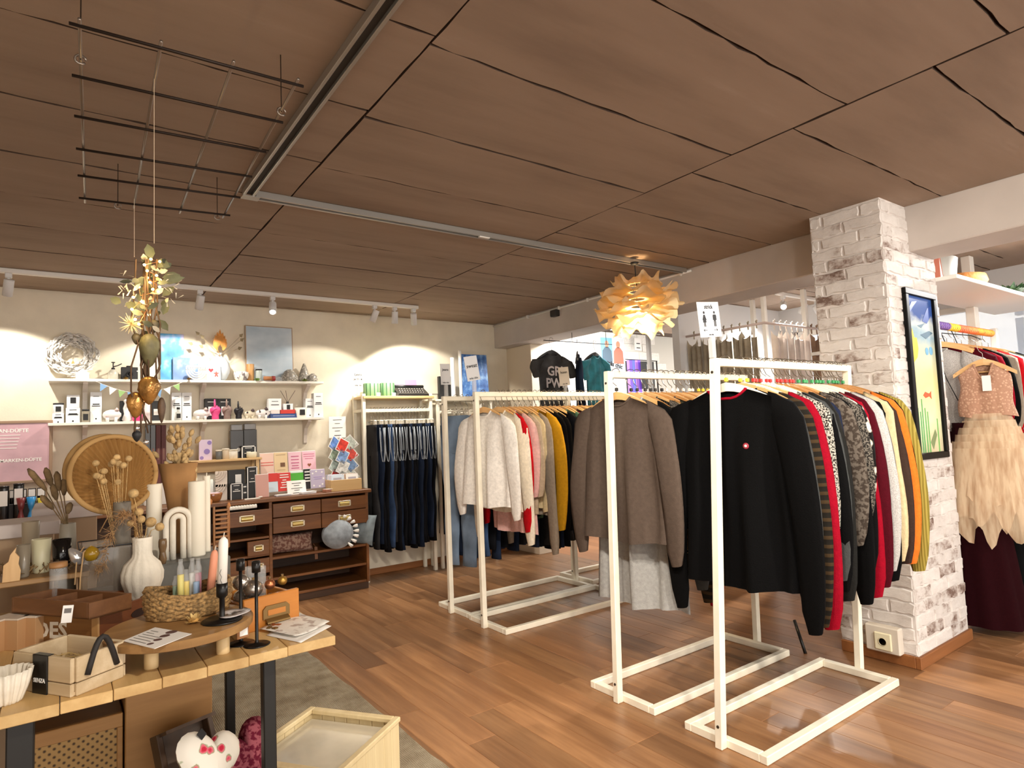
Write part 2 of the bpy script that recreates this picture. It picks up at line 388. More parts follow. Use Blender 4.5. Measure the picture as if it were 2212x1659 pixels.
SPOTS = [(-.29,(-.45,5.62,1.05),'leftmost white spotlight on the long wall track',70), (.82,(.72,5.6,1.1),'white spotlight over the blue canvases, tilted to the left',58),
         (1.34,(1.05,4.0,.9),'glaring spotlight above the framed picture',28), (2.2,(1.75,5.55,.9),'white spotlight tilted left, first of the three over the jeans',30),
         (2.39,(2.5,5.45,.3),'middle white spotlight of the three over the jeans',35), (2.575,(2.9,5.62,1.1),'glaring spotlight at the right end of the wall track',75)]
for x, tg, lb, pw in SPOTS:
    c = V(x,5.04,H-.105); d = (Vector(tg)-c).normalized()
    t = thing('track_spotlight', (x,5.04,H-.03), lb, 'spotlight', 'spotlights on the wall track')
    MB().bev((-.018,-.018,-.03),(.018,.018,.0),.003).build('adapter', head_m, t)
    MB().lathe([(.007,-.07),(.007,-.02)], 10).build('stem', head_m, t)
    rm = Matrix.Translation((0,0,-.085)) @ d.to_track_quat('Z','Y').to_matrix().to_4x4()
    MB().lathe([(.0,-.045),(.026,-.045),(.028,-.04),(.028,.062),(.024,.062),(.022,.05)], 20, mat=rm, cap=(False,False)).build('lamp_barrel', head_m, t, True)
    MB().lathe([(.0225,.05),(.0,.052)], 16, mat=rm).build('lens', lens_on, t, True)
    p_ = V(x,5.04,H-.115) + d*.07
    spot(p_, tg, pw*.46, 110, .2, (1,.92,.80), .02)
# conduit and junction box along the beam
cd = MB().tube([(BX0-.012,D-.02,H-.02),(BX0-.012,2.95,H-.02)], .009, 8).build('cable_conduit', white_m, None, True); tag(cd, 'white cable conduit clipped along the top of the beam', 'conduit')
for y in (5.0,4.5,4.1,3.7,3.35,3.05): MB().bev((BX0-.026,y-.008,H-.035),(BX0,y+.008,H-.003),.002).build('clip', white_m, cd)
jb = thing('junction_box', (BX0,4.55,H-.06), 'small black junction box at the end of the beam conduit', 'junction box')
MB().bev((-.05,-.045,-.035),(0,.045,.03),.005).build('box_body', M('black_plastic',(40,36,34),.5), jb)
MB().bev((-.056,-.038,-.028),(-.05,.038,.023),.002).build('lid', M('black_plastic',(40,36,34),.5), jb)
# wire grid under the ceiling
iron = M('black_iron', (44,34,28), .5, .6)
gz = 2.286; g = thing('ceiling_grid', (0,0,gz), 'rusty black wire grid hung flat below the ceiling', 'wire grid')
A_,B_,C_,D_ = V(.023,1.70,0),V(.52,1.685,0),V(.567,2.898,0),V(.065,2.969,0)
for i in range(6):
    k = i/5*.965; MB().tube([A_.lerp(D_,k)-V(.02,0,0), B_.lerp(C_,k)+V(.02,0,0)], .0042, 6).build('cross_wire', iron, g, True)
for i in range(4):
    k = i/3; MB().tube([A_.lerp(B_,k)-V(0,.02,-.006), D_.lerp(C_,k)+V(0,.02,.006)], .0042, 6).build('long_wire', M('bright_wire',(150,140,130),.3,.8), g, True)
for q in (A_.lerp(D_,.12),B_.lerp(C_,.14),D_.lerp(C_,.22),C_.lerp(D_,.05)):
    MB().tube([q+V(0,0,0),q+V(0,0,H-gz)], .0015, 5).build('hanging_wire', iron, g)
    MB().tube([q+V(.012*math.cos(a*PI/5),0,.012*math.sin(a*PI/5)) for a in range(10)], .003, 6).build('hook_ring', M('bright_wire',(150,140,130),.3,.8), g, True)
# ------------------------------------------------------------------ wall shelves
board_m = M('shelf_white', (240,236,226), .5)
bracket_m = M('bracket_white', (216,206,196), .55)
def wall_shelf(zt, label):
    t = thing('wall_shelf', (0,D,zt), label, 'shelf', 'white wall shelves')
    MB().bev((-.085,-.2,-.02),(1.875,0,0),.002).build('board', board_m, t)
    prof = [(0,0),(-.16,0),(-.16,-.015),(-.13,-.03),(-.06,-.07),(-.035,-.13),(-.028,-.2),(0,-.215)]
    for px in (178,430,652):
        x = at(px, 850, Y=D).x
        MB().prism([(a,b) for a,b in prof], .03, Matrix.Translation((x,0,-.02)) @ Matrix(((0,0,1,0),(1,0,0,0),(0,1,0,0),(0,0,0,1)))).build('bracket', bracket_m, t)
    return t
wall_shelf(1.80, 'upper white wall shelf carrying the picture frame and wreath')
wall_shelf(1.485, 'lower white wall shelf carrying candles and white boxes')
# ================================================================== garments and racks
rackm = M('rack_lacquer', (244,238,220), .42, v=.03, vs=10)
boltm = M('bolt_steel', (90,84,76), .4, .8)
RH = 1.57
def rack(x0,x1,y0,y1,lean,label,z=RH,px=None):
    t = thing('clothes_rack', (0,0,0), label, 'clothes rack', 'white clothes racks')
    b = .034; yc = (y0+y1)/2
    MB().bev((x0,y0,0),(x1,y0+b,b),.003).build('base_bar', rackm, t); MB().bev((x0,y1-b,0),(x1,y1,b),.003).build('base_bar', rackm, t)
    MB().bev((x0,y0+b,0),(x0+b,y1-b,b),.003).build('base_bar', rackm, t); MB().bev((x1-b,y0+b,0),(x1,y1-b,b),.003).build('base_bar', rackm, t)
    for s, xp in ((-1, x0-b), (1, x1)):
        sh = Matrix.Identity(4); sh[0][2] = lean/z
        po = MB().bev((xp,yc-b/2,0),(xp+b,yc+b/2,z),.003,mat=sh).build('post', rackm, t)
        for zz in (.085, z-.06):
            xx = xp + (0 if s<0 else b) + lean*zz/z
            MB().lathe([(.006,0),(.006,.003),(0,.004)], 10, mat=Matrix.Translation((xx,yc,zz)) @ Matrix.Rotation(s*PI/2,4,'Y')).build('bolt', boltm, po)
    MB().bev((x0+lean-.002,yc-b/2,z-b),(x1+lean+.002,yc+b/2,z),.003).build('top_rail', rackm, t)
    return t
# --- hanger (local: rail centre line at z=0, shoulders in the y direction)
def hanger_meshes():
    arc = []
    for i in range(13):
        u = -1+i/6; arc.append((u*.205, -.105-.075*abs(u)**1.5, .011+.008*(1-abs(u))))
    mb = MB(); n = len(arc)
    vs = []
    for y,z,hh in arc:
        for x,zz in ((-.007,z-hh),(.007,z-hh),(.007,z+hh),(-.007,z+hh)): vs.append(V(x+.012*abs(y)/.2,y,zz))
    mb.add(vs, [(i*4+j, i*4+(j+1)%4, i*4+4+(j+1)%4, i*4+4+j) for i in range(n-1) for j in range(4)] + [(3,2,1,0),tuple((n-1)*4+j for j in range(4))])
    wood_ = mb.mesh('hanger')
    pts = [(0,0,-.09),(0,0,-.05),(0,.012,-.036)] + [(0,.026*math.sin(a),.006-.03*math.cos(a)*1.0) for a in [0.6+k*.5 for k in range(9)]]
    hook = MB().tube([(0,0,-.09),(0,0,-.055),(0,.02,-.04),(0,.03,-.018),(0,.03,.008),(0,.018,.027),(0,0,.031),(0,-.018,.027),(0,-.027,.012)], .0022, 5).mesh('hook', True)
    cube = MB().bev((-.007,-.007,-.082),(.007,.007,-.066),.002).mesh('size_cube')
    clipbar = MB().tube([(0,-.17,-.1),(0,-.1,-.095),(0,0,-.088),(0,.1,-.095),(0,.17,-.1)], .0035, 6).mesh('clip_hanger', True)
    clip = MB().bev((-.012,-.012,-.135),(.012,.012,-.09),.003).mesh('clip')
    return wood_, hook, cube, clipbar, clip
HW, HK, HC, HB, HCL = hanger_meshes()
hook_m = M('hook_steel', (170,165,155), .25, .9)
hw_pale = wood('hanger_beech', (206,160,100), (226,184,128), 'y', 5, .45)
hw_mid = wood('hanger_oak', (176,120,62), (204,150,92), 'y', 5, .45)
hw_white = M('hanger_white', (236,230,214), .4)
clip_m = M('clip_white', (232,226,210), .4)
cubes = {'yellow': M('cube_yellow',(240,214,60),.5), 'red': M('cube_red',(214,52,50),.5), 'green': M('cube_green',(60,150,90),.5), 'black': M('cube_black',(40,38,38),.5), 'white': M('cube_white',(236,232,226),.5)}
def hanger(x, y, z, rz, mat, cube, label, group):
    o = link('hanger', HW, mat, None, (x,y,z), (0,0,rz)); tag(o, label, 'hanger', group)
    link('hook', HK, hook_m, o)
    if cube: link('size_cube', HC, cubes[cube], o)
    return o
def clip_hanger(x, y, z, rz, label, group):
    o = link('clip_hanger', HB, clip_m, None, (x,y,z), (0,0,rz)); tag(o, label, 'hanger', group)
    link('hook', HK, hook_m, o)
    for s in (-.14,.14): link('clip', HCL, clip_m, o, (0,s,0))
    return o
# --- knit top (local: z=0 at hanger neck; front faces -x; shoulders along y)
GM = {}
def top_meshes(L_, S_, seed, W=.215, t=.022, neck=.06, flare=.03, fold=1.0):
    k = (L_, S_, seed, W, t, neck, flare, fold)
    if k in GM: return GM[k]
    rg = random.Random(seed*17+3); ph = [rg.uniform(0,6.28) for _ in range(6)]
    nu, nv = 27, 15
    def fold_x(u, v): return fold*(.014*math.sin(5.5*u+ph[0]+1.2*v) + .009*math.sin(11*u+ph[1]-2*v) + .004*math.sin(21*u+ph[5]+v))*min(1, v*1.6)
    def surf(u, v, side):
        s = abs(u)
        zs = -.006-.088*s**1.25
        if s < .36: zs -= (neck if side < 0 else .012)*(1-(s/.36)**2)
        hw = W*(1-.05*math.sin(PI*min(1,v*1.15)))+flare*v
        zz = zs*(1-v) + v*(-L_) + .008*math.sin(4*u+ph[2])*v
        th = t*(1-s**3)**.5*(.45+.55*min(1, v*3.5))
        return V(side*th + fold_x(u,v) + .012*s*(1-v), u*hw + .006*math.sin(7*v+ph[3])*s, zz)
    mb = MB(); vs = []; 
    for j in range(nv):
        v = j/(nv-1)
        for i in range(nu): vs.append(surf(-1+2*i/(nu-1), v, -1))
        for i in range(nu-2,0,-1): vs.append(surf(-1+2*i/(nu-1), v, 1))
    n = 2*nu-2
    mb.add(vs, [(j*n+i, j*n+(i+1)%n, (j+1)*n+(i+1)%n, (j+1)*n+i) for j in range(nv-1) for i in range(n)])
    # close the shoulders beside the neck
    fs = []
    for i in list(range(0,8)) + list(range(nu-9,nu-1)):
        a, b = i, i+1; c = 2*nu-2-b if b not in (0,nu-1) else b; d = 2*nu-2-a if a not in (0,nu-1) else a
        f = [a,b] + ([c] if c != b else []) + ([d] if d != a else [])
        if len(set(f)) >= 3: fs.append(tuple(f))
    mb.f += fs; mb.mi += [0]*len(fs)
    body = mb.mesh('knit_top', True); sl = []
    if S_ > 0:
        for s in (-1,1):
            m2 = MB(); nr, nn = 12, 12; vs = []
            out = rg.uniform(.0,.03); fx = rg.uniform(-.012,.010)
            for j in range(nr):
                q = j/(nr-1)
                cy_ = s*(W*.93 + (.045+out)*math.sin(min(1,q*1.1)*PI*.62)); cz = -.075-S_*q; cx_ = fx*math.sin(q*PI*.6) + .008*math.sin(6*q+ph[4])
                ry = (.072-.03*q)*(1-.35*(q>.93)); rx = (.027-.006*q)*(.55+.45*min(1,q*5))*(1-.2*(q>.93))
                if j == 0: ry *= .7
                for i in range(nn):
                    a = 2*PI*i/nn; wob = 1+.13*math.sin(3*a+ph[5]+5*q)
                    vs.append(V(cx_+rx*math.cos(a)*wob, cy_+ry*math.sin(a)*wob, cz - (.03*s*math.sin(a)*ry/.07 if j == 0 else 0) + .006*math.sin(9*q+a)))
            m2.add(vs, [(j*nn+i,(j*nn+(i+1)%nn),((j+1)*nn+(i+1)%nn),((j+1)*nn+i)) for j in range(nr-1) for i in range(nn)] + [tuple(range(nn-1,-1,-1))])
            sl.append(m2.mesh('sleeve', True))
    band = MB()
    ring = [surf(-.36+.72*i/8, 0, -1) for i in range(9)] + [surf(.36-.72*i/8, 0, 1) for i in range(1,8)]
    band.tube(ring+[ring[0]], .006, 6); nb = band.mesh('neckband', True)
    GM[k] = (body, sl, nb); return GM[k]
def top(name, x, y, z, rz, mat, label, cat, group, L_=.66, S_=.6, seed=1, neckm=None, sleevem=None, **kw):
    b, sl, nb = top_meshes(L_, S_, seed, **kw)
    o = link(name, b, mat, None, (x,y,z), (0,0,rz)); tag(o, label, cat, group)
    for s in sl: link('sleeve', s, sleevem or mat, o)
    link('neckband', nb, neckm or mat, o)
    return o
# --- trousers (local: z=0 waist, width along y)
JM = {}
def jeans_meshes(L_, seed, W=.185):
    k = (L_, seed, W)
    if k in JM: return JM[k]
    rg = random.Random(seed*5+1); ph = [rg.uniform(0,6.28) for _ in range(4)]
    mb = MB(); nn = 16; rows = []
    for j in range(6):
        q = j/5; rows.append((W*(.92+.08*q), .02+.006*q, -.28*q))
    vs = [V(rx*math.cos(a)*1.0+.004*math.sin(3*a+ph[0]), ry*math.sin(a), z) for ry,rx,z in rows for a in [2*PI*i/nn for i in range(nn)]]
    mb.add(vs, [(j*nn+i,j*nn+(i+1)%nn,(j+1)*nn+(i+1)%nn,(j+1)*nn+i) for j in range(5) for i in range(nn)])
    body = mb.mesh('jeans', True); legs = []
    for s in (-1,1):
        m2 = MB(); vs = []; nr = 12; tp = rg.uniform(.62,.82)
        for j in range(nr):
            q = j/(nr-1); z = -.24-(L_-.24)*q; ry = (W*.5)*(1-(1-tp)*q); rx = .027-.007*q
            cy_ = s*(W*.5-.01*q) ; cx_ = .012*math.sin(5*q+ph[1]+s)*q
            for i in range(12):
                a = 2*PI*i/12; wb = 1+.1*math.sin(2*a+ph[2]+6*q); vs.append(V(cx_+rx*math.cos(a)*wb+.006*math.sin(14*q+a), cy_+ry*math.sin(a)*wb, z))
        m2.add(vs, [(j*12+i,j*12+(i+1)%12,(j+1)*12+(i+1)%12,(j+1)*12+i) for j in range(nr-1) for i in range(12)] + [tuple((nr-1)*12+i for i in range(12))])
        legs.append(m2.mesh('leg', True))
    wb = MB().lathe([(W*.93,-.035),(W*.94,-.03),(W*.92,.0),(W*.9,.0)], nn, mat=Matrix.Diagonal((.125,1,1,1)), cap=(False,False)).mesh('waistband', True)
    st = MB()
    st.tube([(-.016,-W*.88,-.03),(-.022,-W*.92,-.12),(-.02,-W*.96,-.24),(-.008,-W*.985,-.33),(.004,-W*.985,-.335),(.016,-W*.96,-.25),(.018,-W*.93,-.14),(.012,-W*.9,-.03)], .003, 5)
    JM[k] = (body, legs, wb, st.mesh('seam_stitching', True)); return JM[k]
stitch_m = M('stitch_pale', (176,184,192), .8)
def jeans(x, y, z, rz, mat, label, group, L_=1.02, seed=1, stitch=True, cat='trousers'):
    b, lg, wb, st = jeans_meshes(L_, seed)
    o = link('trousers', b, mat, None, (x,y,z), (0,0,rz)); tag(o, label, cat, group)
    for l in lg: link('leg', l, mat, o)
    link('waistband', wb, mat, o)
    if stitch: link('seam_stitching', st, stitch_m, o)
    return o
def fab(name, c, b=.5, bs=220, v=.05): return M('fabric_'+name, c, .92, v=v, vs=60, b=b, bs=bs, spec=.08)
F = dict(black=fab('black',(9,9,10)), ink=fab('ink',(12,13,18)), char=fab('charcoal',(30,30,29)), grey=fab('grey',(92,92,92)), dgrey=fab('dark grey',(66,68,68)), lgrey=fab('light grey',(158,158,156)),
  red=fab('red',(140,10,32)), brightred=fab('bright red',(182,18,28)), burg=fab('burgundy',(70,10,22)), wine=fab('wine',(34,5,10)), cream=fab('cream',(198,180,142)), ivory=fab('ivory',(232,222,204)), white=fab('white',(238,234,228)),
  orange=fab('orange',(222,112,40)), olive=pattern('fabric_olive_rib','stripes',(126,112,48),(158,142,70),26,1,.9), brown=fab('brown',(84,72,64)), dbrown=fab('dark brown',(58,44,38)), mustard=fab('mustard',(190,140,30)),
  green=fab('green',(84,118,98)), beige=fab('beige',(184,166,142)), taupe=fab('taupe',(146,134,120)), pink=fab('pink',(222,178,172)), navy=fab('navy',(30,36,56)), dolive=fab('dark olive',(64,62,48)),
  boucle=pattern('fabric_boucle','speckle',(36,34,32),(176,172,162),150,2,.95,.49,.6), zebra=pattern('fabric_zebra','speckle',(22,20,20),(214,206,190),22,2,.9,.53,.1), tweed=pattern('fabric_tweed','speckle',(40,38,36),(112,106,98),150,2,.95,.52,.5),
  stripe=pattern('fabric_stripe','stripes',(20,18,20),(222,212,192),20,2,.9,.5,.1), rstripe=pattern('fabric_rust_stripe','stripes',(30,27,23),(62,48,32),9,2,.95,.66,.4), fur=pattern('fabric_fur','speckle',(58,50,44),(96,88,80),60,2,.95,.5,.8),
  palegrey=pattern('fabric_palegrey','speckle',(186,184,182),(160,158,156),260,2,.95,.5,.2))
DN = dict(light=M('denim_light',(112,130,152),.9,spec=.08,v=.18,vs=5,b=.3,bs=300), mid=M('denim_mid',(62,84,120),.9,spec=.08,v=.2,vs=5,b=.3,bs=300), dark=M('denim_dark',(34,44,64),.9,spec=.08,v=.2,vs=5,b=.3,bs=300), black=M('denim_black',(22,23,27),.9,spec=.08,v=.12,vs=6,b=.3,bs=300), charcoal=M('denim_charcoal',(52,52,54),.9,spec=.08,v=.15,vs=6,b=.3,bs=300))
def fill(rk, x0, x1, y, items, rname, hz=RH-.017, wood_cycle=(hw_pale,), cube_of=None):
    n = len(items); seen = {}
    for i, it in enumerate(items):
        col, L_, S_ = it[0], it[1], it[2]; opt = it[3] if len(it) > 3 else {}
        k = (i+.5)/n; x = x0+.035+(x1-x0-.035)*k if i else x0-.018; rz = opt.get('rz', random.uniform(-.10,.10)); yy = y+random.uniform(-.008,.008)
        hm = wood_cycle[i % len(wood_cycle)] if 'h' not in opt else opt['h']
        hn = {hw_pale:'pale wooden', hw_mid:'brown wooden', hw_white:'white wooden'}[hm]
        cu = cube_of(i) if cube_of else None
        hanger(x, yy, hz, rz, hm, cu, '%s hanger, %s from the left on the %s' % (hn, ORD[i], rname), 'hangers on the '+rname)
        nm = opt.get('n','sweater'); ds = opt.get('d', col)
        top(nm, x, yy, hz-.09, rz, F[col], '%s, %s garment from the left on the %s' % (ds, ORD[i], rname), opt.get('c','sweater'), 'knitwear on the '+rname,
            L_*opt.get('k',1.08), S_*opt.get('k',1.08), opt.get('s', i%5), F.get(opt.get('nk','')), F.get(opt.get('sl','')), W=opt.get('W',.205+.005*(i%4)), t=opt.get('t',.02), neck=opt.get('neck',.06), flare=opt.get('fl',.02), fold=opt.get('fo',1))
RA = 'front knitwear rack'; RB = 'rear knitwear rack'; RC = 'sweatshirt rack'; RD = 'trouser rack'
rack(2.16,3.265,1.452,1.84,.125,'white wooden clothes rack nearest the camera, leaning right')
rack(2.155,3.25,2.0,2.42,.05,'white clothes rack with the brown jumper, second from the camera')
rack(2.30,3.5,3.36,3.81,0.0,'white clothes rack with the white sweatshirt in front')
rack(2.31,3.48,3.815,4.26,0.0,'white trouser rack behind the sweatshirt rack')
rack(3.56,4.7,3.9,4.33,0.0,'white clothes rack mostly hidden behind the grey dress')
itA = [('black',.80,.86,dict(d='large black crew-neck sweater, red inside',nk='red',W=.25,t=.03,rz=.10,h=hw_white,s=1,fl=.0,fo=1.7)), ('char',.78,.80,dict(d='charcoal sweater with grey sleeve',s=2,sl='dgrey',h=hw_pale)), ('rstripe',.74,.86,dict(d='dark knit sweater with rust stripes',h=hw_white,W=.22)),
  ('red',.8,.88,dict(d='bright red long sweater',W=.225,h=hw_pale,s=3)), ('burg',.66,.62,dict(d='dark maroon sweater',h=hw_pale)), ('boucle',.62,.56,dict(d='black and white boucle jumper',W=.24,h=hw_white,s=4)), ('black',.8,.76,dict(d='black cardigan',n='cardigan',c='cardigan',h=hw_white)),
  ('dgrey',.7,.72,dict(d='grey-green plain sweater',W=.225,h=hw_pale)), ('char',.8,.8,dict(d='charcoal wool sweater',W=.225,h=hw_mid)), ('navy',.72,.62,dict(d='navy jumper with pink flower',h=hw_mid)), ('fur',.7,.6,dict(d='brown-grey fluffy jumper',W=.235,h=hw_mid,s=2)),
  ('black',.86,.84,dict(d='long black sweater',h=hw_pale)), ('tweed',.7,.5,dict(d='dark wide-sleeved tweed jumper',W=.245,h=hw_white,s=1)), ('zebra',.64,.45,dict(d='black-white zebra print top',n='top',c='top',W=.235,h=hw_white)), ('black',.82,.72,dict(d='plain black jumper',h=hw_white)),
  ('red',.82,.84,dict(d='crimson sweater',W=.23,h=hw_white)), ('burg',.8,.8,dict(d='burgundy sweater',W=.235,h=hw_white,s=3)), ('palegrey',.72,.74,dict(d='pale grey knit sweater',W=.235,h=hw_white)), ('grey',.7,.7,dict(d='mid grey sweater',W=.23,h=hw_white)), ('black',.8,.8,dict(d='black knit dress',n='knit_dress',c='dress',h=hw_mid)),
  ('cream',.7,.72,dict(d='cream chunky sweater',W=.24,h=hw_mid)), ('dbrown',.78,.74,dict(d='dark brown sweater',h=hw_mid)), ('orange',.7,.74,dict(d='orange sweater',W=.238,h=hw_mid)), ('black',.72,.7,dict(d='black ribbed jumper',W=.24,h=hw_mid)), ('olive',.7,.78,dict(d='olive green ribbed sweater',W=.25,h=hw_mid,s=2))]
fill(None, 2.36, 3.37, 1.646, itA, RA, cube_of=lambda i: 'yellow' if i < 3 else 'red' if i < 13 else 'green')
fsw = next(o for o in COL.objects if o.get('label','').startswith('large black crew-neck'))
vx_ = min((v.co for v in fsw.data.vertices), key=lambda c: abs(c.y+.085)+abs(c.z+.27)+(1 if c.x > 0.005 else 0))
MB().lathe([(.013,0),(.013,.003),(.009,.004)],16,mat=Matrix.Translation((vx_.x-.001,vx_.y,vx_.z)) @ Matrix.Rotation(-PI/2,4,'Y')).build('badge', M('badge_red',(150,40,56),.6), fsw, True)
MB().lathe([(.006,.0035),(.0055,.006),(0,.006)],12,mat=Matrix.Translation((vx_.x-.001,vx_.y,vx_.z)) @ Matrix.Rotation(-PI/2,4,'Y')).build('badge_centre', M('badge_white',(226,220,220),.6), fsw, True)
itB = [('brown',.67,.68,dict(d='plain brown jumper',W=.24,t=.028,rz=.07,fo=1.5,h=hw_pale,s=1,fl=.02)), ('lgrey',.98,0,dict(d='long light grey sleeveless wool dress',n='wool_dress',c='dress',W=.19,fl=.07,neck=.1,t=.034,rz=.1,fo=2.4,s=2)), ('black',.66,.3,dict(d='black short-sleeved top',n='top',c='top')), ('tweed',.62,.5,dict(d='dark marled jumper',W=.235)),
  ('cream',.72,.3,dict(d='cream tunic',n='tunic',c='tunic')), ('dolive',.68,.66,dict(d='dark olive sweater',W=.24)), ('navy',.66,.6,dict(d='navy jumper with dark sleeves',W=.23)), ('stripe',.78,.3,dict(d='black and cream striped top',n='top',c='top',W=.235)),
  ('ivory',.6,.4,dict(d='ivory lace blouse',n='blouse',c='blouse',W=.23)), ('dolive',.86,.6,dict(d='long dark cardigan',n='cardigan',c='cardigan')), ('black',.7,.66,dict(d='plain black sweater')), ('beige',.92,.5,dict(d='long beige knit dress',n='knit_dress',c='dress')), ('char',.7,.64,dict(d='charcoal jumper')),
  ('grey',.7,.6,dict(d='grey sweater')), ('dbrown',.7,.6,dict(d='dark brown jumper')), ('black',.72,.66,dict(d='black knit top',n='top',c='top')), ('navy',.98,.5,dict(d='long navy knit dress',n='knit_dress',c='dress')), ('grey',.66,.6,dict(d='marl grey cardigan',n='cardigan',c='cardigan')), ('black',.7,.64,dict(d='black cardigan',n='cardigan',c='cardigan')),
  ('dgrey',1.0,.6,dict(d='long slate grey dress',n='knit_dress',c='dress')), ('char',.7,.6,dict(d='dark charcoal sweater')), ('taupe',.7,.6,dict(d='taupe sweater'))]
fill(None, 2.25, 3.26, 2.21, itB, RB, wood_cycle=(hw_mid,hw_pale), cube_of=lambda i: 'black' if i < 7 else 'yellow' if i > 12 else 'white')
itC = [('white',.62,.62,dict(d='white sweatshirt',n='sweatshirt',c='sweatshirt',W=.235,t=.03,rz=.1,s=1,fo=1.4)), ('ivory',.66,.78,dict(d='ivory cardigan with fringed cuff',n='cardigan',c='cardigan',W=.235)), ('brightred',.64,.7,dict(d='bright red sweatshirt',n='sweatshirt',c='sweatshirt',W=.235)), ('pink',.8,.5,dict(d='pale pink long shirt',n='shirt',c='shirt')),
  ('beige',.68,.5,dict(d='beige jumper with dark print',W=.24)), ('cream',.64,.6,dict(d='cream sweatshirt',n='sweatshirt',c='sweatshirt')), ('taupe',.7,.86,dict(d='grey-beige long-sleeved jumper',W=.238)), ('mustard',.66,.72,dict(d='mustard yellow sweatshirt',n='sweatshirt',c='sweatshirt',W=.243)),
  ('char',.68,.7,dict(d='charcoal sweatshirt',n='sweatshirt',c='sweatshirt')), ('black',.7,.72,dict(d='black hooded sweatshirt',n='sweatshirt',c='sweatshirt',W=.245)), ('black',.72,.74,dict(d='black sweatshirt',n='sweatshirt',c='sweatshirt')), ('ink',.7,.72,dict(d='ink black sweatshirt',n='sweatshirt',c='sweatshirt',W=.245)),
  ('black',.7,.7,dict(d='plain black sweatshirt',n='sweatshirt',c='sweatshirt')), ('green',.66,.72,dict(d='sage green sweatshirt',n='sweatshirt',c='sweatshirt',W=.25)), ('red',.66,.6,dict(d='red hooded sweatshirt',n='sweatshirt',c='sweatshirt',W=.25)), ('dbrown',.7,.66,dict(d='dark brown sweatshirt',n='sweatshirt',c='sweatshirt',W=.25)),
  ('black',.72,.72,dict(d='black cotton sweatshirt',n='sweatshirt',c='sweatshirt')), ('ink',.72,.72,dict(d='dark ink sweatshirt',n='sweatshirt',c='sweatshirt',W=.25)), ('dgrey',.66,.6,dict(d='slate grey sweatshirt',n='sweatshirt',c='sweatshirt',W=.25)), ('black',.9,.5,dict(d='long black coat',n='coat',c='coat')), ('navy',.7,.7,dict(d='navy sweatshirt',n='sweatshirt',c='sweatshirt')),
  ('stripe',.62,.4,dict(d='navy and white striped top',n='top',c='top')), ('char',.7,.6,dict(d='dark charcoal sweatshirt',n='sweatshirt',c='sweatshirt'))]
fill(None, 2.36, 3.46, 3.585, itC, RC, wood_cycle=(hw_pale,))
cols = ['light','dark','dark','mid','black','dark','black','black','dark','black','charcoal','black','dark','black','charcoal','black','black','dark','black','charcoal','black']
cn = dict(light='light blue denim jeans', mid='mid blue denim jeans', dark='dark blue denim trousers', black='black trousers', charcoal='charcoal grey trousers')
for i, c in enumerate(cols):
    x = 2.37+1.07*(i+.5)/len(cols); rz = random.uniform(-.06,.06) + (.25 if i == 0 else 0)
    clip_hanger(x, 4.04, RH-.017, rz, 'white clip hanger, %s from the left on the %s' % (ORD[i], RD), 'clip hangers on the '+RD)
    jeans(x, 4.04, RH-.145, rz, DN[c], '%s, %s pair from the left on the %s' % (cn[c], ORD[i], RD), 'trousers on the '+RD, random.choice([1.0,1.04,1.08]) if i else 1.1, i%4, False)
for i, c in enumerate(['black','ink','navy','char','black','dbrown','black','grey']):
    x = 3.68+.9*(i+.5)/8
    hanger(x, 4.11, RH-.017, 0, hw_pale, None, 'pale wooden hanger, %s from the left on the hidden rear rack' % ORD[i], 'hangers on the hidden rear rack')
    top('sweater', x, 4.11, RH-.107, random.uniform(-.1,.1), F[c], '%s sweater, %s garment on the hidden rear rack' % (c.replace('ink','dark blue-black').replace('char','charcoal').replace('dbrown','dark brown'), ORD[i]), 'sweater', 'knitwear on the hidden rear rack', .72, .66, i%5)
# --- wall jeans unit
wu = thing('jeans_rack', (0,0,0), 'white wall rack with wooden top shelf carrying jeans', 'clothes rack')
WX0, WX1, WY = 2.215, 2.9, 5.38
for x in (WX0, WX1):
    for y in (WY, WY+.21): MB().bev((x-.016,y-.016,0),(x+.016,y+.016,1.685),.003).build('post', rackm, wu)
for y in (WY,WY+.21): MB().bev((WX0+.016,y-.012,1.515),(WX1-.016,y+.012,1.545),.002).build('rail', rackm, wu)
for x in (WX0,WX1): MB().bev((x-.012,WY+.016,1.52),(x+.012,WY+.194,1.545),.002).build('side_bar', rackm, wu)
MB().bev((WX0-.01,WY-.03,1.64),(WX1+.03,WY+.25,1.665),.003).build('shelf_board', wood('shelf_pine',(206,170,112),(232,202,150),'x',4,.5), wu)
wu2 = thing('jeans_rack', (0,0,0), 'low white rail unit between the wall jeans and the trouser rack', 'clothes rack')
for x in (2.98,3.6): 
    for y in (5.38,5.58): MB().bev((x-.015,y-.015,0),(x+.015,y+.015,1.62),.003).build('post', rackm, wu2)
MB().bev((2.995,5.368,1.49),(3.585,5.392,1.52),.002).build('rail', rackm, wu2)
MB().bev((2.95,5.34,1.61),(3.63,5.61,1.63),.002).build('shelf_board', rackm, wu2)
seq = ['charcoal','dark','black','black','mid','charcoal','black','dark','black','black','dark','black','black','dark','black','black','dark','black']
wn = dict(mid='mid blue jeans', dark='dark blue jeans', black='black jeans', charcoal='charcoal jeans')
for i, c in enumerate(seq):
    x = 2.27+.58*(i+.5)/len(seq); rz = random.uniform(-.16,.05)
    clip_hanger(x, WY, 1.53, rz, 'white clip hanger, %s from the left on the wall jeans rail' % ORD[i], 'clip hangers on the wall jeans rail')
    jeans(x, WY, 1.40, rz, DN[c], '%s, %s pair from the left on the wall jeans rail' % (wn[c], ORD[i]), 'jeans on the wall rail', random.choice([1.06,1.1,1.14]), i%4, i>0)
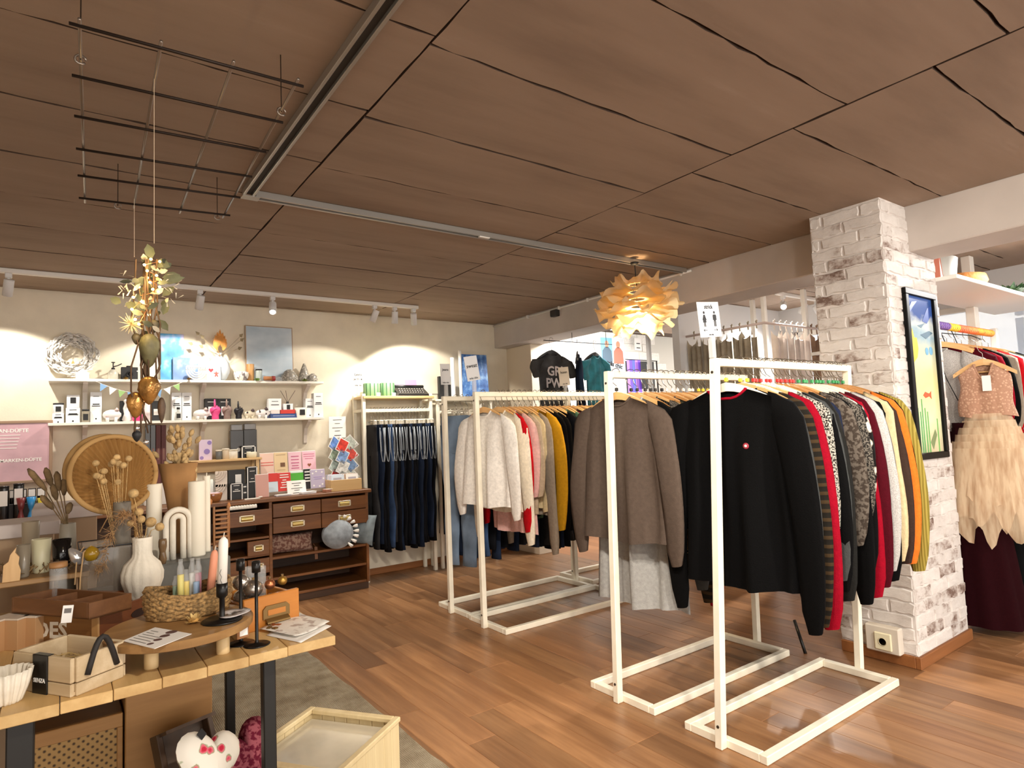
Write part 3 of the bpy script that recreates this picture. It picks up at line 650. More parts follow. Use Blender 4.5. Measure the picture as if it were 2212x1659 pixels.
for i, c in enumerate(['black','black','dark','charcoal','black','dark','black','black','black','dark']):
    x = 3.03+.5*(i+.5)/10; rz = random.uniform(-.12,.08)
    clip_hanger(x, 5.38, 1.505, rz, 'white clip hanger, %s from the left on the low rail unit' % ORD[i], 'clip hangers on the low rail unit')
    jeans(x, 5.38, 1.375, rz, DN[c], '%s, %s pair from the left on the low rail unit' % (wn[c], ORD[i]), 'jeans on the low rail unit', 1.06, i%4, True)
# ================================================================== goods on the back wall
ink = M('print_black', (28,28,30), .6); paper = M('paper_white', (240,238,234), .7); kraft = M('kraft_card', (190,148,104), .8)
blk = M('matt_black', (22,22,24), .5); cream = M('cream_ceramic', (230,222,204), .45); chalk = M('chalk_ceramic', (226,218,202), .75, v=.04, vs=20, b=.3, bs=120)
def rect(a, b, c, d, Y):
    p, q = at((a+c)/2, d, Y=Y), at((a+c)/2, b, Y=Y)
    x0, x1 = at(a, (b+d)/2, Y=Y).x, at(c, (b+d)/2, Y=Y).x
    return x0, x1, p.z, q.z
def carton(px, Y, zb, dep, mat, label, cat='box', name='carton', group=None, bars=(), patch=None, barm=None, rz=0, tilt=0, parts=()):
    x0,x1,z0,z1 = rect(*px, Y); h_ = z1-z0 if zb is None else max(.01, z1-zb); wd = x1-x0
    zb = z0 if zb is None else zb
    o = MB().bev((-wd/2,0,0),(wd/2,dep,h_),.0015).build(name, mat, None, False, ((x0+x1)/2, Y, zb), (-tilt,0,rz)); tag(o, label, cat, group)
    for zr, wr, hr in bars: MB().box((-wd*wr/2,-.0012,h_*zr-hr/2),(wd*wr/2,.0006,h_*zr+hr/2)).build('print', barm or ink, o)
    if patch:
        (a,b,c,d), pm = patch; MB().box((wd*a-wd/2,-.0015,h_*b),(wd*c-wd/2,.0006,h_*d)).build('label_patch', pm, o)
    return o, wd, h_
def pot(px, Y, zb, prof, mat, label, cat, name, group=None, n=24, smooth=True, fn=None):
    """lathe scaled so that profile (0..1, 0..1) fits the pixel box"""
    x0,x1,z0,z1 = rect(*px, Y); r = (x1-x0)/2; zb = z0 if zb is None else zb; h_ = max(.01, z1-zb)
    o = MB().lathe([(a*r, b*h_) for a,b in prof], n, fn=fn).build(name, mat, None, smooth, ((x0+x1)/2, Y+r, zb)); tag(o, label, cat, group)
    return o, r, h_
S1, S2, CT = 1.80, 1.485, .845
YS = D-.12
CYL = [(.96,0),(1,.02),(1,.98),(.97,1),(.0,1)]
CUP = [(.8,0),(.86,.03),(1,.98),(.98,1),(.92,1),(.8,.12),(0,.1)]
# --- upper shelf
wx = rect(100,727,210,822,YS); wc = V((wx[0]+wx[1])/2, YS, 0); wr_ = .135
wre = thing('wreath', (wc.x, YS+.03, S1+.185), 'round wreath of white-washed twigs on the upper shelf', 'wreath'); wre.rotation_euler = (-.15,0,0)
tw_m = M('twig_white',(222,218,212),.8,v=.15,vs=30)
for k in range(4):
    mb = MB()
    for i in range(120):
        a = random.uniform(0,2*PI); rr = wr_*random.uniform(.52,1.18); da = random.uniform(.25,.5); y = random.uniform(-.035,.035)
        mb.tube([V(rr*math.cos(a+da*q)*(1+random.uniform(-.08,.08)), y+random.uniform(-.01,.01), rr*math.sin(a+da*q)*(1+random.uniform(-.08,.08))) for q in (0,.5,1)], [.006,.005,.003], 5)
    mb.build('twig_bundle', tw_m, wre, True)
st = MB().prism([(.05*(1 if i%2==0 else .42)*math.sin(i*PI/5), .05*(1 if i%2==0 else .42)*math.cos(i*PI/5)) for i in range(10)], .01, Matrix.Rotation(PI/2,4,'X'))
tag(st.build('star_ornament', M('star_gold',(206,160,96),.4,.4), None, False, (at(158,772,Y=YS).x, YS+.05, S1+.1)), 'small golden star hanging inside the wreath', 'ornament')
lh = MB().bev((-.04,-.02,0),(.04,.02,.035),.002).prism([(-.045,0),(.045,0),(0,.04)], .04, Matrix.Translation((0,.02,.035)) @ Matrix.Rotation(PI/2,4,'X'))
tag(lh.build('house_ornament', M('house_white',(236,236,240),.5), None, False, (at(178,805,Y=YS-.05).x, YS-.05, S1)), 'little white house ornament in front of the wreath', 'ornament')
pb, r_, h_ = pot((233,797,257,817), YS, S1, [(.7,0),(1,.1),(.98,.7),(.5,.95),(.35,1),(0,1)], M('smoke_glass',(196,192,178),.2), 'small grey glass plant mister with black pump', 'mister', 'plant_mister')
MB().lathe([(.012,h_),(.012,h_+.012),(.004,h_+.014),(.004,h_+.05),(.012,h_+.05),(.012,h_+.056)], 12).tube([(0,0,h_+.02),(.03,0,h_+.03),(.055,0,h_+.045)], .004, 6).build('pump', ink, pb, True)
cm, wd, h_ = carton((262,793,298,816), YS, S1, .06, blk, 'old black camera on the upper shelf', 'camera', 'camera')
MB().lathe([(.022,0),(.022,.03),(.016,.03),(.014,.01)], 20, mat=Matrix.Translation((0,0,h_*.45)) @ Matrix.Rotation(PI/2,4,'X')).build('lens', M('lens_black',(30,30,34),.2), cm, True)
MB().bev((-.02,.01,h_),(.02,.05,h_+.012),.003).build('viewfinder', blk, cm)
MB().lathe([(.004,0),(.004,.002)], 10, mat=Matrix.Translation((.05,0,h_*.7)) @ Matrix.Rotation(PI/2,4,'X')).build('flash_dot', paper, cm)
def canvas(px, Y, c1, c2, c3, label, seed):
    mt, nt, p = newmat('painting_%d' % seed); MC['painting_%d' % seed] = mt
    co = coords(nt, (6,1,5)); f = noise(nt, co, 1.3, 3); nt.links.new(ramp(nt, f, [(.3,c1),(.5,c2),(.68,c3)]), p.inputs['Base Color']); p.inputs['Roughness'].default_value = .6
    o, wd, h_ = carton(px, Y, S1+.001, .018, mt, label, 'canvas', 'canvas_painting', 'blue canvases', tilt=.06)
    MB().box((-wd/2-.0005,.004,-.0005),(wd/2+.0005,.0185,h_+.0005)).build('canvas_edge', M('canvas_edge',(190,196,206),.8), o)
canvas((347,720,398,819), D-.045, (52,120,190),(92,170,220),(214,196,232), 'tall blue and lilac canvas leaning on the upper shelf', 1)
canvas((374,772,428,821), D-.085, (96,124,176),(120,150,200),(206,216,238), 'smaller slate blue canvas in front of the tall one', 2)
# rainbow candle and card
x0,x1,z0,z1 = rect(403,793,446,822,YS-.05); wd = x1-x0
rb = thing('rainbow_ornament', ((x0+x1)/2, YS-.05, S1), 'white candelabra-shaped arch ornament on the upper shelf', 'ornament')
for k in range(4):
    rr = wd/2*(1-.24*k); MB().tube([V(rr*math.cos(a), 0, wd/2+.008-rr*math.sin(a)) for a in [PI*i/14 for i in range(15)]] , .006, 8).tube([V(-rr,0,wd/2+.008),V(-rr,0,wd*.62+.02)], .006, 8).tube([V(rr,0,wd/2+.008),V(rr,0,wd*.62+.02)], .006, 8).build('arch', M('plaster_white',(242,240,236),.6), rb, True)
MB().bev((-wd/2,-.008,wd*.62+.01),(wd/2,.008,wd*.62+.03),.003).build('candle_bar', M('plaster_white',(242,240,236),.6), rb)
gc, wd, h_ = carton((447,786,477,821), YS-.07, S1, .008, M('card_ice',(214,226,240),.7), 'pale blue greeting card with a red heart and gingerbread man', 'card', 'greeting_card', tilt=.1)
MB().prism([(0,-.016),(.018,.004),(.016,.014),(.008,.017),(0,.01),(-.008,.017),(-.016,.014),(-.018,.004)], .001, Matrix.Translation((-wd*.2,-.0005,h_*.6)) @ Matrix.Rotation(PI/2,4,'X')).build('heart_print', M('print_red',(206,60,66),.6), gc)
MB().prism([(-.004,.03),(.004,.03),(.005,.02),(.018,.02),(.018,.012),(.007,.01),(.014,-.012),(.006,-.014),(0,-.002),(-.006,-.014),(-.014,-.012),(-.007,.01),(-.018,.012),(-.018,.02),(-.005,.02)], .001, Matrix.Translation((wd*.18,-.0005,h_*.32)) @ Matrix.Rotation(PI/2,4,'X')).build('figure_print', M('print_coral',(214,96,84),.6), gc)
# vase with dried palm
vs_, r_, h_ = pot((453,760,501,820), D-.155, S1, [(.35,0),(.7,.1),(.95,.3),(1,.45),(.9,.65),(.6,.82),(.3,.88),(.28,.97),(.34,1),(.24,1),(.2,.9)], M('vase_ice',(222,230,238),.5), 'round ice-white vase holding dried palm leaves', 'vase', 'vase', n=40, fn=lambda a,z: 1+.02*math.cos(20*a))
db = thing('dried_bouquet', (vs_.location.x, D-.13, S1+h_-.03), 'bouquet of orange dried palm fans in the round vase', 'dried flowers')
for k in range(9):
    a = -.62+k*.155; ln = .19-.035*abs(k-4)*.6; q = MB()
    q.tube([(0,0,0),(math.sin(a)*ln*.4,-.004*k%3,math.cos(a)*ln*.5+.02),(math.sin(a)*ln*.75,0,math.cos(a)*ln+.02)], [.002,.0022,.001], 5)
    tip = V(math.sin(a)*ln*.75,0,math.cos(a)*ln+.02); dr = V(math.sin(a),0,math.cos(a)); sd = V(math.cos(a),0,-math.sin(a))
    q.add([tip*.45+sd*.006,tip*.45-sd*.006,tip*.8-sd*.016+V(0,.004,0),tip+dr*.012,tip*.8+sd*.016+V(0,-.004,0)], [(0,1,2,3,4)])
    q.build('palm_leaf', M('dried_orange',(206,140,70),.8,v=.2,vs=20), db)
for k in range(7):
    a = (-1.1 if k < 4 else 1.0)+random.uniform(-.35,.35); ln = random.uniform(.12,.22); q = MB(); tip = V(math.sin(a)*ln,.02,math.cos(a)*ln+.03)
    q.tube([(0,0,0), tip*.6, tip], .0013, 5); sd = V(math.cos(a),0,-math.sin(a))*.016; dr = tip.normalized()*.03
    q.add([tip-dr*.4, tip+sd, tip+dr, tip-sd], [(0,1,2,3)]); q.build('leaf_sprig', M('dried_sage',(150,134,104),.8), db)
# frame
fr, wd, h_ = carton((531,704,634,822), D-.05, S1, .015, M('frame_oak',(176,150,124),.5), 'large thin wooden frame with pale sky-blue picture', 'picture', 'picture_frame', tilt=.05)
sky, nt, p = newmat('cloud_print'); f = noise(nt, coords(nt,(3,1,5)), 1.2, 3); nt.links.new(ramp(nt, f, [(.35,(176,196,212)),(.6,(206,220,232)),(.75,(228,236,242))]), p.inputs['Base Color']); p.inputs['Roughness'].default_value = .25
MB().box((-wd/2+.008,-.001,.008),(wd/2-.008,.001,h_-.008)).build('cloud_print', sky, fr)
# small things right of the frame
bw, r_, h_ = pot((508,800,541,821), YS-.06, S1, [(.5,0),(.85,.25),(1,.6),(.95,.9),(.88,.9),(.8,.5),(0,.2)], pattern('leaf_china','speckle',(236,232,226),(120,110,112),28,2,.4,.56,0), 'white china bowl printed with dark leaves', 'bowl', 'bowl')
pot((534,786,551,818), YS, S1, CYL, wood('cup_wood',(168,118,66),(206,160,104),'z',6), 'tall wooden canister before the picture frame', 'canister', 'canister', n=18)
jr, r_, h_ = pot((554,800,568,821), YS-.03, S1, CYL, M('jar_grey',(170,180,176),.3), 'small grey glass jar with dark lid by the canister', 'jar', 'jar', n=16)
MB().lathe([(r_*1.02,h_),(r_*1.02,h_+.012),(0,h_+.012)], 16).build('lid', ink, jr, True)
def tuft(x, y, z, r, n, mat, label, cat, name, leafw=.35, group=None, up=.5):
    o = thing(name, (x,y,z), label, cat, group); q = MB()
    for i in range(n):
        a = random.uniform(0,2*PI); e = random.uniform(.1,1.3); d = V(math.cos(a)*math.cos(e),math.sin(a)*math.cos(e),math.sin(e)*up+.15)*r*random.uniform(.7,1.1); s = d.cross(V(0,0,1)).normalized()*r*leafw*.5
        q.add([V(0,0,0)+s*.3, d*.6+s, d, d*.6-s, V(0,0,0)-s*.3], [(0,1,2,3,4)])
    q.build('leaves', mat, o); MB().lathe([(r*.3,0),(r*.35,r*.15),(0,r*.2)], 8).build('stem', mat, o); return o
moss = M('moss_green',(112,124,50),.8,v=.3,vs=60); goldleaf = M('gold_leaf',(150,120,50),.5,.2,v=.3,vs=40)
tuft(at(556,815,Y=YS-.08).x, YS-.08, S1, .045, 26, M('succulent_green',(128,160,78),.5,v=.2,vs=40), 'tiny green succulent beside the wooden canister', 'succulent', 'succulent')
tuft(at(658,815,Y=YS-.07).x, YS-.07, S1, .045, 34, moss, 'tuft of golden moss on the upper shelf', 'moss', 'moss_tuft')
tuft(at(272,815,Y=YS-.07).x, YS-.07, S1, .035, 24, goldleaf, 'small gilded leaf sprig before the black camera', 'decoration', 'leaf_decoration')
tuft(at(408,817,Y=YS-.1).x, YS-.1, S1, .03, 24, goldleaf, 'small dark gold leaf sprig below the white arch ornament', 'decoration', 'leaf_decoration')
rl = MB().lathe([(.018,0),(.018,.075),(0,.075)], 16, mat=Matrix.Rotation(PI/2,4,'Y')).build('paper_roll', M('roll_brown',(168,112,70),.7), None, True, (at(570,818,Y=YS-.08).x, YS-.08, S1+.02)); tag(rl, 'brown roll with a dark red end lying on the upper shelf', 'roll')
MB().lathe([(.021,.065),(.022,.07),(.021,.09),(0,.092)], 16, mat=Matrix.Rotation(PI/2,4,'Y')).build('red_cap', M('cap_red',(150,46,44),.5), rl, True)
mosaic = pattern('mosaic_silver','cells',(206,200,190),(150,146,138),60,2,.25,.4,.4)
pot((611,796,650,824), YS-.06, S1, [(.75,0),(1,.2),(.9,.5),(.5,.85),(.2,1),(0,1)], mosaic, 'squat silver mosaic lantern ball on the upper shelf', 'ornament', 'mosaic_ornament')
pot((648,784,674,824), YS, S1, [(.8,0),(1,.15),(.75,.5),(.4,.8),(.14,1),(0,1)], mosaic, 'tall silver mosaic drop ornament on the upper shelf', 'ornament', 'mosaic_ornament')
pot((668,806,690,824), YS-.05, S1, [(.8,0),(1,.3),(.8,.7),(.3,1),(0,1)], mosaic, 'small silver mosaic ball at the right shelf end', 'ornament', 'mosaic_ornament')
pot((596,812,613,823), YS-.06, S1, [(.8,0),(1,.4),(.7,.8),(0,1)], glass('clear_glass',(225,228,228),.05,.22), 'small clear glass dome beside the red-ended roll', 'ornament', 'glass_ornament')
# bunting
bt = thing('bunting', (0,0,0), 'small paper flag bunting strung below the upper shelf', 'bunting')
bp = [at(205+19.5*i, 823+26*math.sin(PI*i/10), Y=D-.205) for i in range(11)]
MB().tube(bp, .0015, 5).build('cord', paper, bt)
for i in range(1,10):
    if i in (5,6): continue
    q = bp[i]; d = (bp[i+1]-bp[i-1]).normalized(); MB().prism([(-.025,0),(.025,0),(0,-.055)], .002, Matrix.Translation(q) @ Matrix.Rotation(-math.atan2(d.z,d.x),4,'Y') @ Matrix.Rotation(PI/2,4,'X')).build('flag', [M('flag_green',(150,186,120),.8),M('flag_blue',(130,170,212),.8),paper][i%3], bt)
# --- lower shelf
bxm = M('box_white',(238,240,242),.5)
L3 = ((.86,.5,.004),(.6,.6,.008),(.54,.72,.006),(.12,.12,.012))
def wb(px, label, Y=YS, zb=S2, bars=L3, patch=None, dep=.07): return carton(px, Y, zb, dep, bxm, label, 'box', 'gift_box', 'white fragrance boxes', bars, patch)
PA = ((.28,.35,.72,.8), ink)
o,w_,h1 = wb((113,893,138,911), 'small white box at the left end of the lower shelf, under a jar')
j,r_,h_ = pot((114,874,138,893), YS+.0, S2+h1, CYL, bxm, 'little white jar with black lid on the leftmost white box', 'jar', 'candle_jar'); MB().lathe([(r_,h_),(r_,h_+.012),(0,h_+.012)],20).build('lid', ink, j, True); MB().box((-r_*.5,-r_-.001,h_*.2),(r_*.5,-r_+.008,h_*.8)).build('label_patch', ink, j)
o,w_,h1 = wb((142,881,173,912), 'cube-shaped white box, lower of two by the shelf bracket')
carton((144,853,172,881), YS, S2+h1, .07, bxm, 'white candle box with black label on top of another box', 'box', 'gift_box', 'white fragrance boxes', (), PA)
j,r_,h_ = pot((177,888,193,911), YS-.04, S2, CYL, M('amber_grey',(150,142,124),.3), 'small grey candle jar with black lid and label', 'jar', 'candle_jar'); MB().lathe([(r_,h_),(r_,h_+.014),(0,h_+.014)],18).build('lid', ink, j, True); MB().box((-r_*.7,-r_-.001,h_*.2),(r_*.7,-r_+.01,h_*.75)).build('label_patch', ink, j)
wb((195,847,220,911), 'tall white diffuser box beside the white piggy bank')
def pig(px, mat, spot_m, label, Y=YS-.04):
    x0,x1,z0,z1 = rect(*px,Y); L_ = (x1-x0)/2; hh = (z1-S2)*.42
    o = MB().lathe([(0,-1),(.45,-.9),(.8,-.6),(1,-.1),(.95,.4),(.7,.8),(.35,.97),(.33,1.04),(0,1.05)], 18, mat=Matrix.Diagonal((L_,.8*hh,hh,1)) @ Matrix.Rotation(PI/2,4,'Y')).build('piggy_bank', mat, None, True, ((x0+x1)/2,Y,S2+hh+.012)); tag(o, label, 'piggy bank', 'piggy banks on the lower shelf')
    for sx in (-.45,.45):
        for sy in (-.4,.4): MB().lathe([(.01,-hh-.012),(.012,-hh*.5)], 8, (sx*L_, sy*hh,0)).build('foot', mat, o, True)
    for sy in (-.45,.45): MB().lathe([(.014,0),(.012,.012),(0,.026)], 8, (L_*.55, sy*hh, hh*.75)).build('ear', spot_m, o, True)
    for k in range(5):
        a = random.uniform(-1.2,1.2); q = V(random.uniform(-.6,.6)*L_, -.8*hh*math.cos(a)*.86, hh*math.sin(a)*.8); MB().lathe([(.009,0),(.007,.002),(0,.003)], 8, mat=Matrix.Translation(q) @ V(0,q.y/.64,q.z).normalized().to_track_quat('Z','Y').to_matrix().to_4x4()).build('spot', spot_m, o, True)
china = M('china_white',(238,234,232),.25); creamc = M('china_cream',(222,212,188),.3); spotm = M('china_spot',(74,58,60),.4)
pig((221,884,261,910), china, M('china_pink',(214,190,186),.4), 'white piggy bank, left one on the lower shelf')
pig((417,884,452,906), china, M('china_pink',(214,190,186),.4), 'white piggy bank behind the pink hand candle')
pig((525,888,552,906), creamc, spotm, 'small cream spotted pig bank next to the black hand candle')
pig((551,884,582,906), china, spotm, 'white cow-spotted pig bank beside the stacked books')
carton((259,866,271,909), YS+.03, S2, .05, blk, 'narrow black gift box behind the hanging pods', 'box', 'gift_box', 'black gift boxes')
MBf, r_, h_ = pot((264,862,286,910), YS-.03, S2, [(.7,0),(1,.1),(.6,.35),(.8,.6),(.5,.8),(.75,.92),(.4,1),(0,1)], china, 'white ceramic figure behind the lower hanging pod', 'figurine', 'figurine')
pot((286,895,309,909), YS-.05, S2, CUP, M('pink_neon',(236,60,130),.45), 'hot pink tealight cup on the lower shelf', 'tealight holder', 'tealight_cup')
pot((310,868,330,909), YS+.02, S2, CYL, china, 'white and black ceramic candle holder behind the pods', 'candle holder', 'candle_holder')
carton((328,866,348,909), YS+.03, S2, .05, blk, 'black upright box beside the brown bottle', 'box', 'gift_box', 'black gift boxes', (), ((.2,.3,.8,.6), paper))
wb((371,848,392,909), 'left of two tall white diffuser boxes side by side'); wb((393,848,414,909), 'right of two tall white diffuser boxes side by side')
j,r_,h_ = pot((380,884,392,909), YS-.07, S2, [(1,0),(1,.7),(.5,.8),(.5,1),(0,1)], glass('bottle_glass',(210,214,206),.05,.5), 'clear diffuser bottle with black cap before tall boxes', 'bottle', 'diffuser_bottle', n=16); MB().lathe([(r_*.6,h_),(r_*.6,h_+.016),(0,h_+.016)],12).build('cap', ink, j, True); MB().box((-r_*.7,-r_-.001,h_*.2),(r_*.7,-r_+.006,h_*.6)).build('label_patch', ink, j)
for px,lb in (((443,861,471,907),'black gift box behind the pink hand candle'),((471,861,499,907),'black gift box behind the taupe hand candle')): carton(px, YS+.03, S2, .05, blk, lb, 'box', 'gift_box', 'black gift boxes', ((.84,.6,.004),), ((.25,.2,.95,.62), bxm), paper)
def hand_candle(px, mat, label, Y=YS-.05):
    x0,x1,z0,z1 = rect(*px,Y); h_ = z1-S2; w_ = (x1-x0)/2; o = thing('hand_candle', ((x0+x1)/2,Y,S2), label, 'candle', 'hand-shaped candles')
    MB().lathe([(w_*.62,0),(w_*.66,h_*.1),(w_*.62,h_*.2),(w_*.95,h_*.38),(w_,h_*.5),(w_*.8,h_*.58),(0,h_*.6)], 16, mat=Matrix.Diagonal((1,.7,1,1))).build('fist', mat, o, True)
    for k,(dx,hh) in enumerate(((-.55,.62),(-.15,.98),(.25,.68),(.6,.62))): MB().tube([(dx*w_,-w_*.3,h_*.38),(dx*w_,-w_*.32,h_*hh*.8),(dx*w_,-w_*.25,h_*hh)], [w_*.2,w_*.19,w_*.12], 8).build('finger', mat, o, True)
    MB().tube([(-.8*w_,-w_*.35,h_*.35),(-.2*w_,-w_*.6,h_*.5),(.2*w_,-w_*.6,h_*.52)], [w_*.2,w_*.2,w_*.14], 8).build('thumb', mat, o, True)
hand_candle((453,862,477,907), M('wax_pink',(240,84,150),.45), 'pink hand-shaped candle with one raised finger'); hand_candle((479,862,502,907), M('wax_taupe',(146,124,116),.5), 'taupe hand-shaped candle with one raised finger'); hand_candle((505,866,526,906), M('wax_black',(28,28,34),.45), 'black hand-shaped candle with one raised finger')
carton((584,893,642,904), YS-.03, S2, .11, M('book_blue',(44,74,132),.5), 'blue book lying at the bottom of the small stack', 'book', 'book', 'books on the lower shelf', ((.5,.8,.002),), None, paper)
carton((586,885,606,893), YS-.03, S2+.035, .11, M('book_pale',(226,214,210),.5), 'pale book under the small white candle box', 'book', 'book', 'books on the lower shelf')
carton((604,885,638,893), YS-.03, S2+.035, .11, M('book_red',(196,52,44),.5), 'red book lying under the reed diffuser', 'book', 'book', 'books on the lower shelf')
carton((580,861,608,886), YS-.01, S2+.062, .06, bxm, 'square white candle box standing on the stacked books', 'box', 'gift_box', 'white fragrance boxes', ((.78,.5,.004),(.5,.6,.006)))
rd, wd, h_ = carton((613,872,633,886), YS-.02, S2+.062, .05, bxm, 'white reed diffuser with three dark sticks', 'diffuser', 'reed_diffuser', None, (), ((.32,.2,.68,.85), ink))
MB().lathe([(.012,h_),(.012,h_+.018),(0,h_+.018)], 12, (0,.025,0)).build('collar', ink, rd)
for dx in (-.06,-.015,.065): MB().tube([(0,.025,h_+.01),(dx,.02,h_+.115)], .0018, 5).build('reed', M('reed_dark',(74,54,44),.7), rd)
j,r_,h_ = pot((640,880,667,904), YS-.06, S2, [(.82,0),(.86,.04),(1,1),(.95,1),(.9,.9),(0,.88)], M('candle_white',(238,232,220),.35), 'white candle glass with black label on the lower shelf', 'candle', 'candle_glass'); MB().box((-r_*.4,-r_-.0005,h_*.25),(r_*.4,-r_+.012,h_*.8)).build('label_patch', ink, j)
wb((660,861,679,904), 'shorter white box at the right end of the lower shelf'); wb((678,849,698,904), 'tallest white box at the right end of the lower shelf', YS-.02)
# striped boxes and bottles between the lower shelf and the counter
# ================================================================== apothecary cabinet
cabw = wood('cabinet_oak', (88,50,20), (136,86,40), 'x', 5, .45); cabd = wood('cabinet_inside', (50,30,16), (84,54,30), 'x', 5, .6)
CX0,CX1,CY0,CY1 = -.6, 2.15, 5.17, 5.6
cab = thing('counter_cabinet', (0,0,0), 'old oak shop cabinet with drawers and brass label pulls', 'cabinet')
MB().bev((CX0,CY0-.02,CT-.03),(CX1+.025,CY1,CT),.004).build('worktop', cabw, cab)
def X_(px, py): return at(px, py, Y=CY0).x
xm = X_(585,1150); xr = X_(693,1100)
for x in (CX0, .6, xm-.012, CX1-.025): MB().bev((x,CY0,.06),(x+.024,CY1,CT-.03),.002).build('side_panel', cabw, cab)
MB().box((CX0,CY1-.02,.06),(CX1,CY1,CT-.03)).build('back_panel', cabd, cab)
MB().bev((CX0,CY0+.03,0),(CX1,CY1,.06),.002).build('plinth', cabd, cab)
for z in (.06,.2,.36): MB().bev((xm+.012,CY0+.01,z),(CX1-.025,CY1-.02,z+.02),.002).build('shelf', cabw, cab)
pull_m = M('pull_brass',(212,188,120),.3,.7); pull_d = M('pull_frame',(226,214,188),.35,.5)
def drawer(x0,x1,z0,z1,out=0):
    o = MB().bev((x0+.003,CY0-.012-out,z0+.003),(x1-.003,CY0+.012-out,z1-.003),.003).build('drawer', cabw, cab)
    if out: MB().box((x0+.01,CY0-out+.012,z0+.01),(x0+.02,CY0+.3,z1-.03)).box((x1-.02,CY0-out+.012,z0+.01),(x1-.01,CY0+.3,z1-.03)).box((x0+.01,CY0-out+.012,z0+.008),(x1-.01,CY0+.3,z0+.014)).build('drawer_tray', cabd, cab)
    xc, zc, s = (x0+x1)/2, (z0+z1)/2, min(.055,(x1-x0)*.22)
    pf = MB()
    for a,b in (((xc-s,zc-.024),(xc+s,zc-.018)),((xc-s,zc+.018),(xc+s,zc+.024)),((xc-s,zc-.024),(xc-s+.012,zc+.024)),((xc+s-.012,zc-.024),(xc+s,zc+.024))): pf.bev((a[0],CY0-.018-out,a[1]),(b[0],CY0-.011-out,b[1]),.001)
    pf.build('label_pull', pull_d, o)
    MB().grid(lambda u,v: V(xc+(u-.5)*2*(s-.014), CY0-.013-out-.012*math.sin(PI*v), zc-.02+v*.036), 9, 6).build('cup_pull', pull_m, o, True)
zt, zm, zb_ = .80, .685, .56
drawer(xm+.012,xr,zm,zt); drawer(xr,CX1-.02,zm,zt); drawer(xm+.012,xr,zb_,zm); drawer(xr,CX1-.02,zb_,zm)
drawer(.95,xm-.012,.655,.775,.09)
xl = X_(533,1170)
for z in (.40,.535): MB().bev((.63,CY0+.005,z),(xm-.012,CY1-.02,z+.018),.002).build('shelf', cabw, cab)
drawer(xl,xm-.012,.41,.53); drawer(xl,xm-.012,.27,.39); drawer(.8,xl,.27,.39); drawer(.8,xm-.012,.1,.25)
# cushions in the cabinet
def cushion(name, c, w_, h_, t_, rot, mat, label, seed=0, rnd=False):
    rg = random.Random(seed); ph = [rg.uniform(0,6) for _ in range(4)]; mb = MB(); n = 18; vs = []
    for side in (1,-1):
        def fn(u, v):
            a, b = 2*u-1, 2*v-1
            if rnd:
                r = max(abs(a),abs(b)); th = math.atan2(b,a); a, b = r*math.cos(th), r*math.sin(th); e = max(0,1-r*r)
            else: e = max(0,(1-a*a))*max(0,(1-b*b)); a *= 1-.07*(1-b*b); b *= 1-.07*(1-a*a)
            return V(a*w_/2, side*t_/2*e**.42*(1+.06*math.sin(5*a+ph[0])*math.sin(4*b+ph[1])), b*h_/2)
        mb.grid(fn, n, n)
        if side < 0: mb.f[-(n-1)**2:] = [f[::-1] for f in mb.f[-(n-1)**2:]]
    o = mb.build(name, mat, None, True, c, rot); return tag(o, label, 'cushion')
c1 = cushion('cushion', (X_(640,1182),CY0+.14,.455), .36,.155,.11, (-.25,.05,0), pattern('cushion_floral','speckle',(120,84,74),(164,134,118),45,2,.95,.5,.2), 'long brown floral cushion lying in the oak cabinet', 1)
MB().bev((.165,-.075,-.16),(.19,-.072,-.06),.001).build('swing_tag', M('tag_brown',(116,80,58),.8), c1); MB().tube([(.165,-.05,-.03),(.178,-.07,-.06)], .002, 5).build('tag_string', M('tag_brown',(116,80,58),.8), c1)
c2 = cushion('cushion', (X_(728,1178),CY0-.02,.5), .26,.25,.13, (-.5,-.5,0), M('velvet_grey',(132,138,144),.8,v=.2,vs=12,sheen=.3), 'grey velvet cushion trimmed with white tassels', 2, True)
for k in range(9):
    a = -1.45+k*.3; q = V(.128*math.cos(a), -.03, .12*math.sin(a)); d = q.normalized()*.035+V(0,-.01,-.012)
    MB().tube([q,q+d*.4,q+d], [.004,.011,.014], 8).build('tassel', M('tassel_white',(232,228,222),.9), c2, True)
cushion('cushion', (X_(786,1160)+.02,CY0+.06,.5), .22,.26,.1, (-.15,.12,-.9), M('velvet_bluegrey',(120,132,138),.8,v=.2,vs=12,sheen=.3), 'blue-grey velvet cushion at the right cabinet end', 3)
# ================================================================== goods on the cabinet
pine = wood('riser_pine', (206,166,110), (232,200,148), 'x', 4, .5)
YB = 5.42
ri = thing('riser_shelf', (0,0,0), 'small pine riser shelf standing on the oak cabinet', 'shelf')
rx0, rx1 = at(412,985,Y=5.36).x, at(566,985,Y=5.36).x; RZ = at(490,992,Y=5.36).z
MB().bev((rx0,5.36,RZ-.018),(rx1,5.56,RZ),.003).build('board', pine, ri)
for x in (rx0+.02, rx1-.045):
    for y in (5.37,5.525): MB().bev((x,y,CT),(x+.025,y+.025,RZ-.018),.002).build('leg', pine, ri)
MB().bev((rx0+.045,5.53,RZ-.1),(rx1-.045,5.545,RZ-.018),.002).build('back_rail', pine, ri)
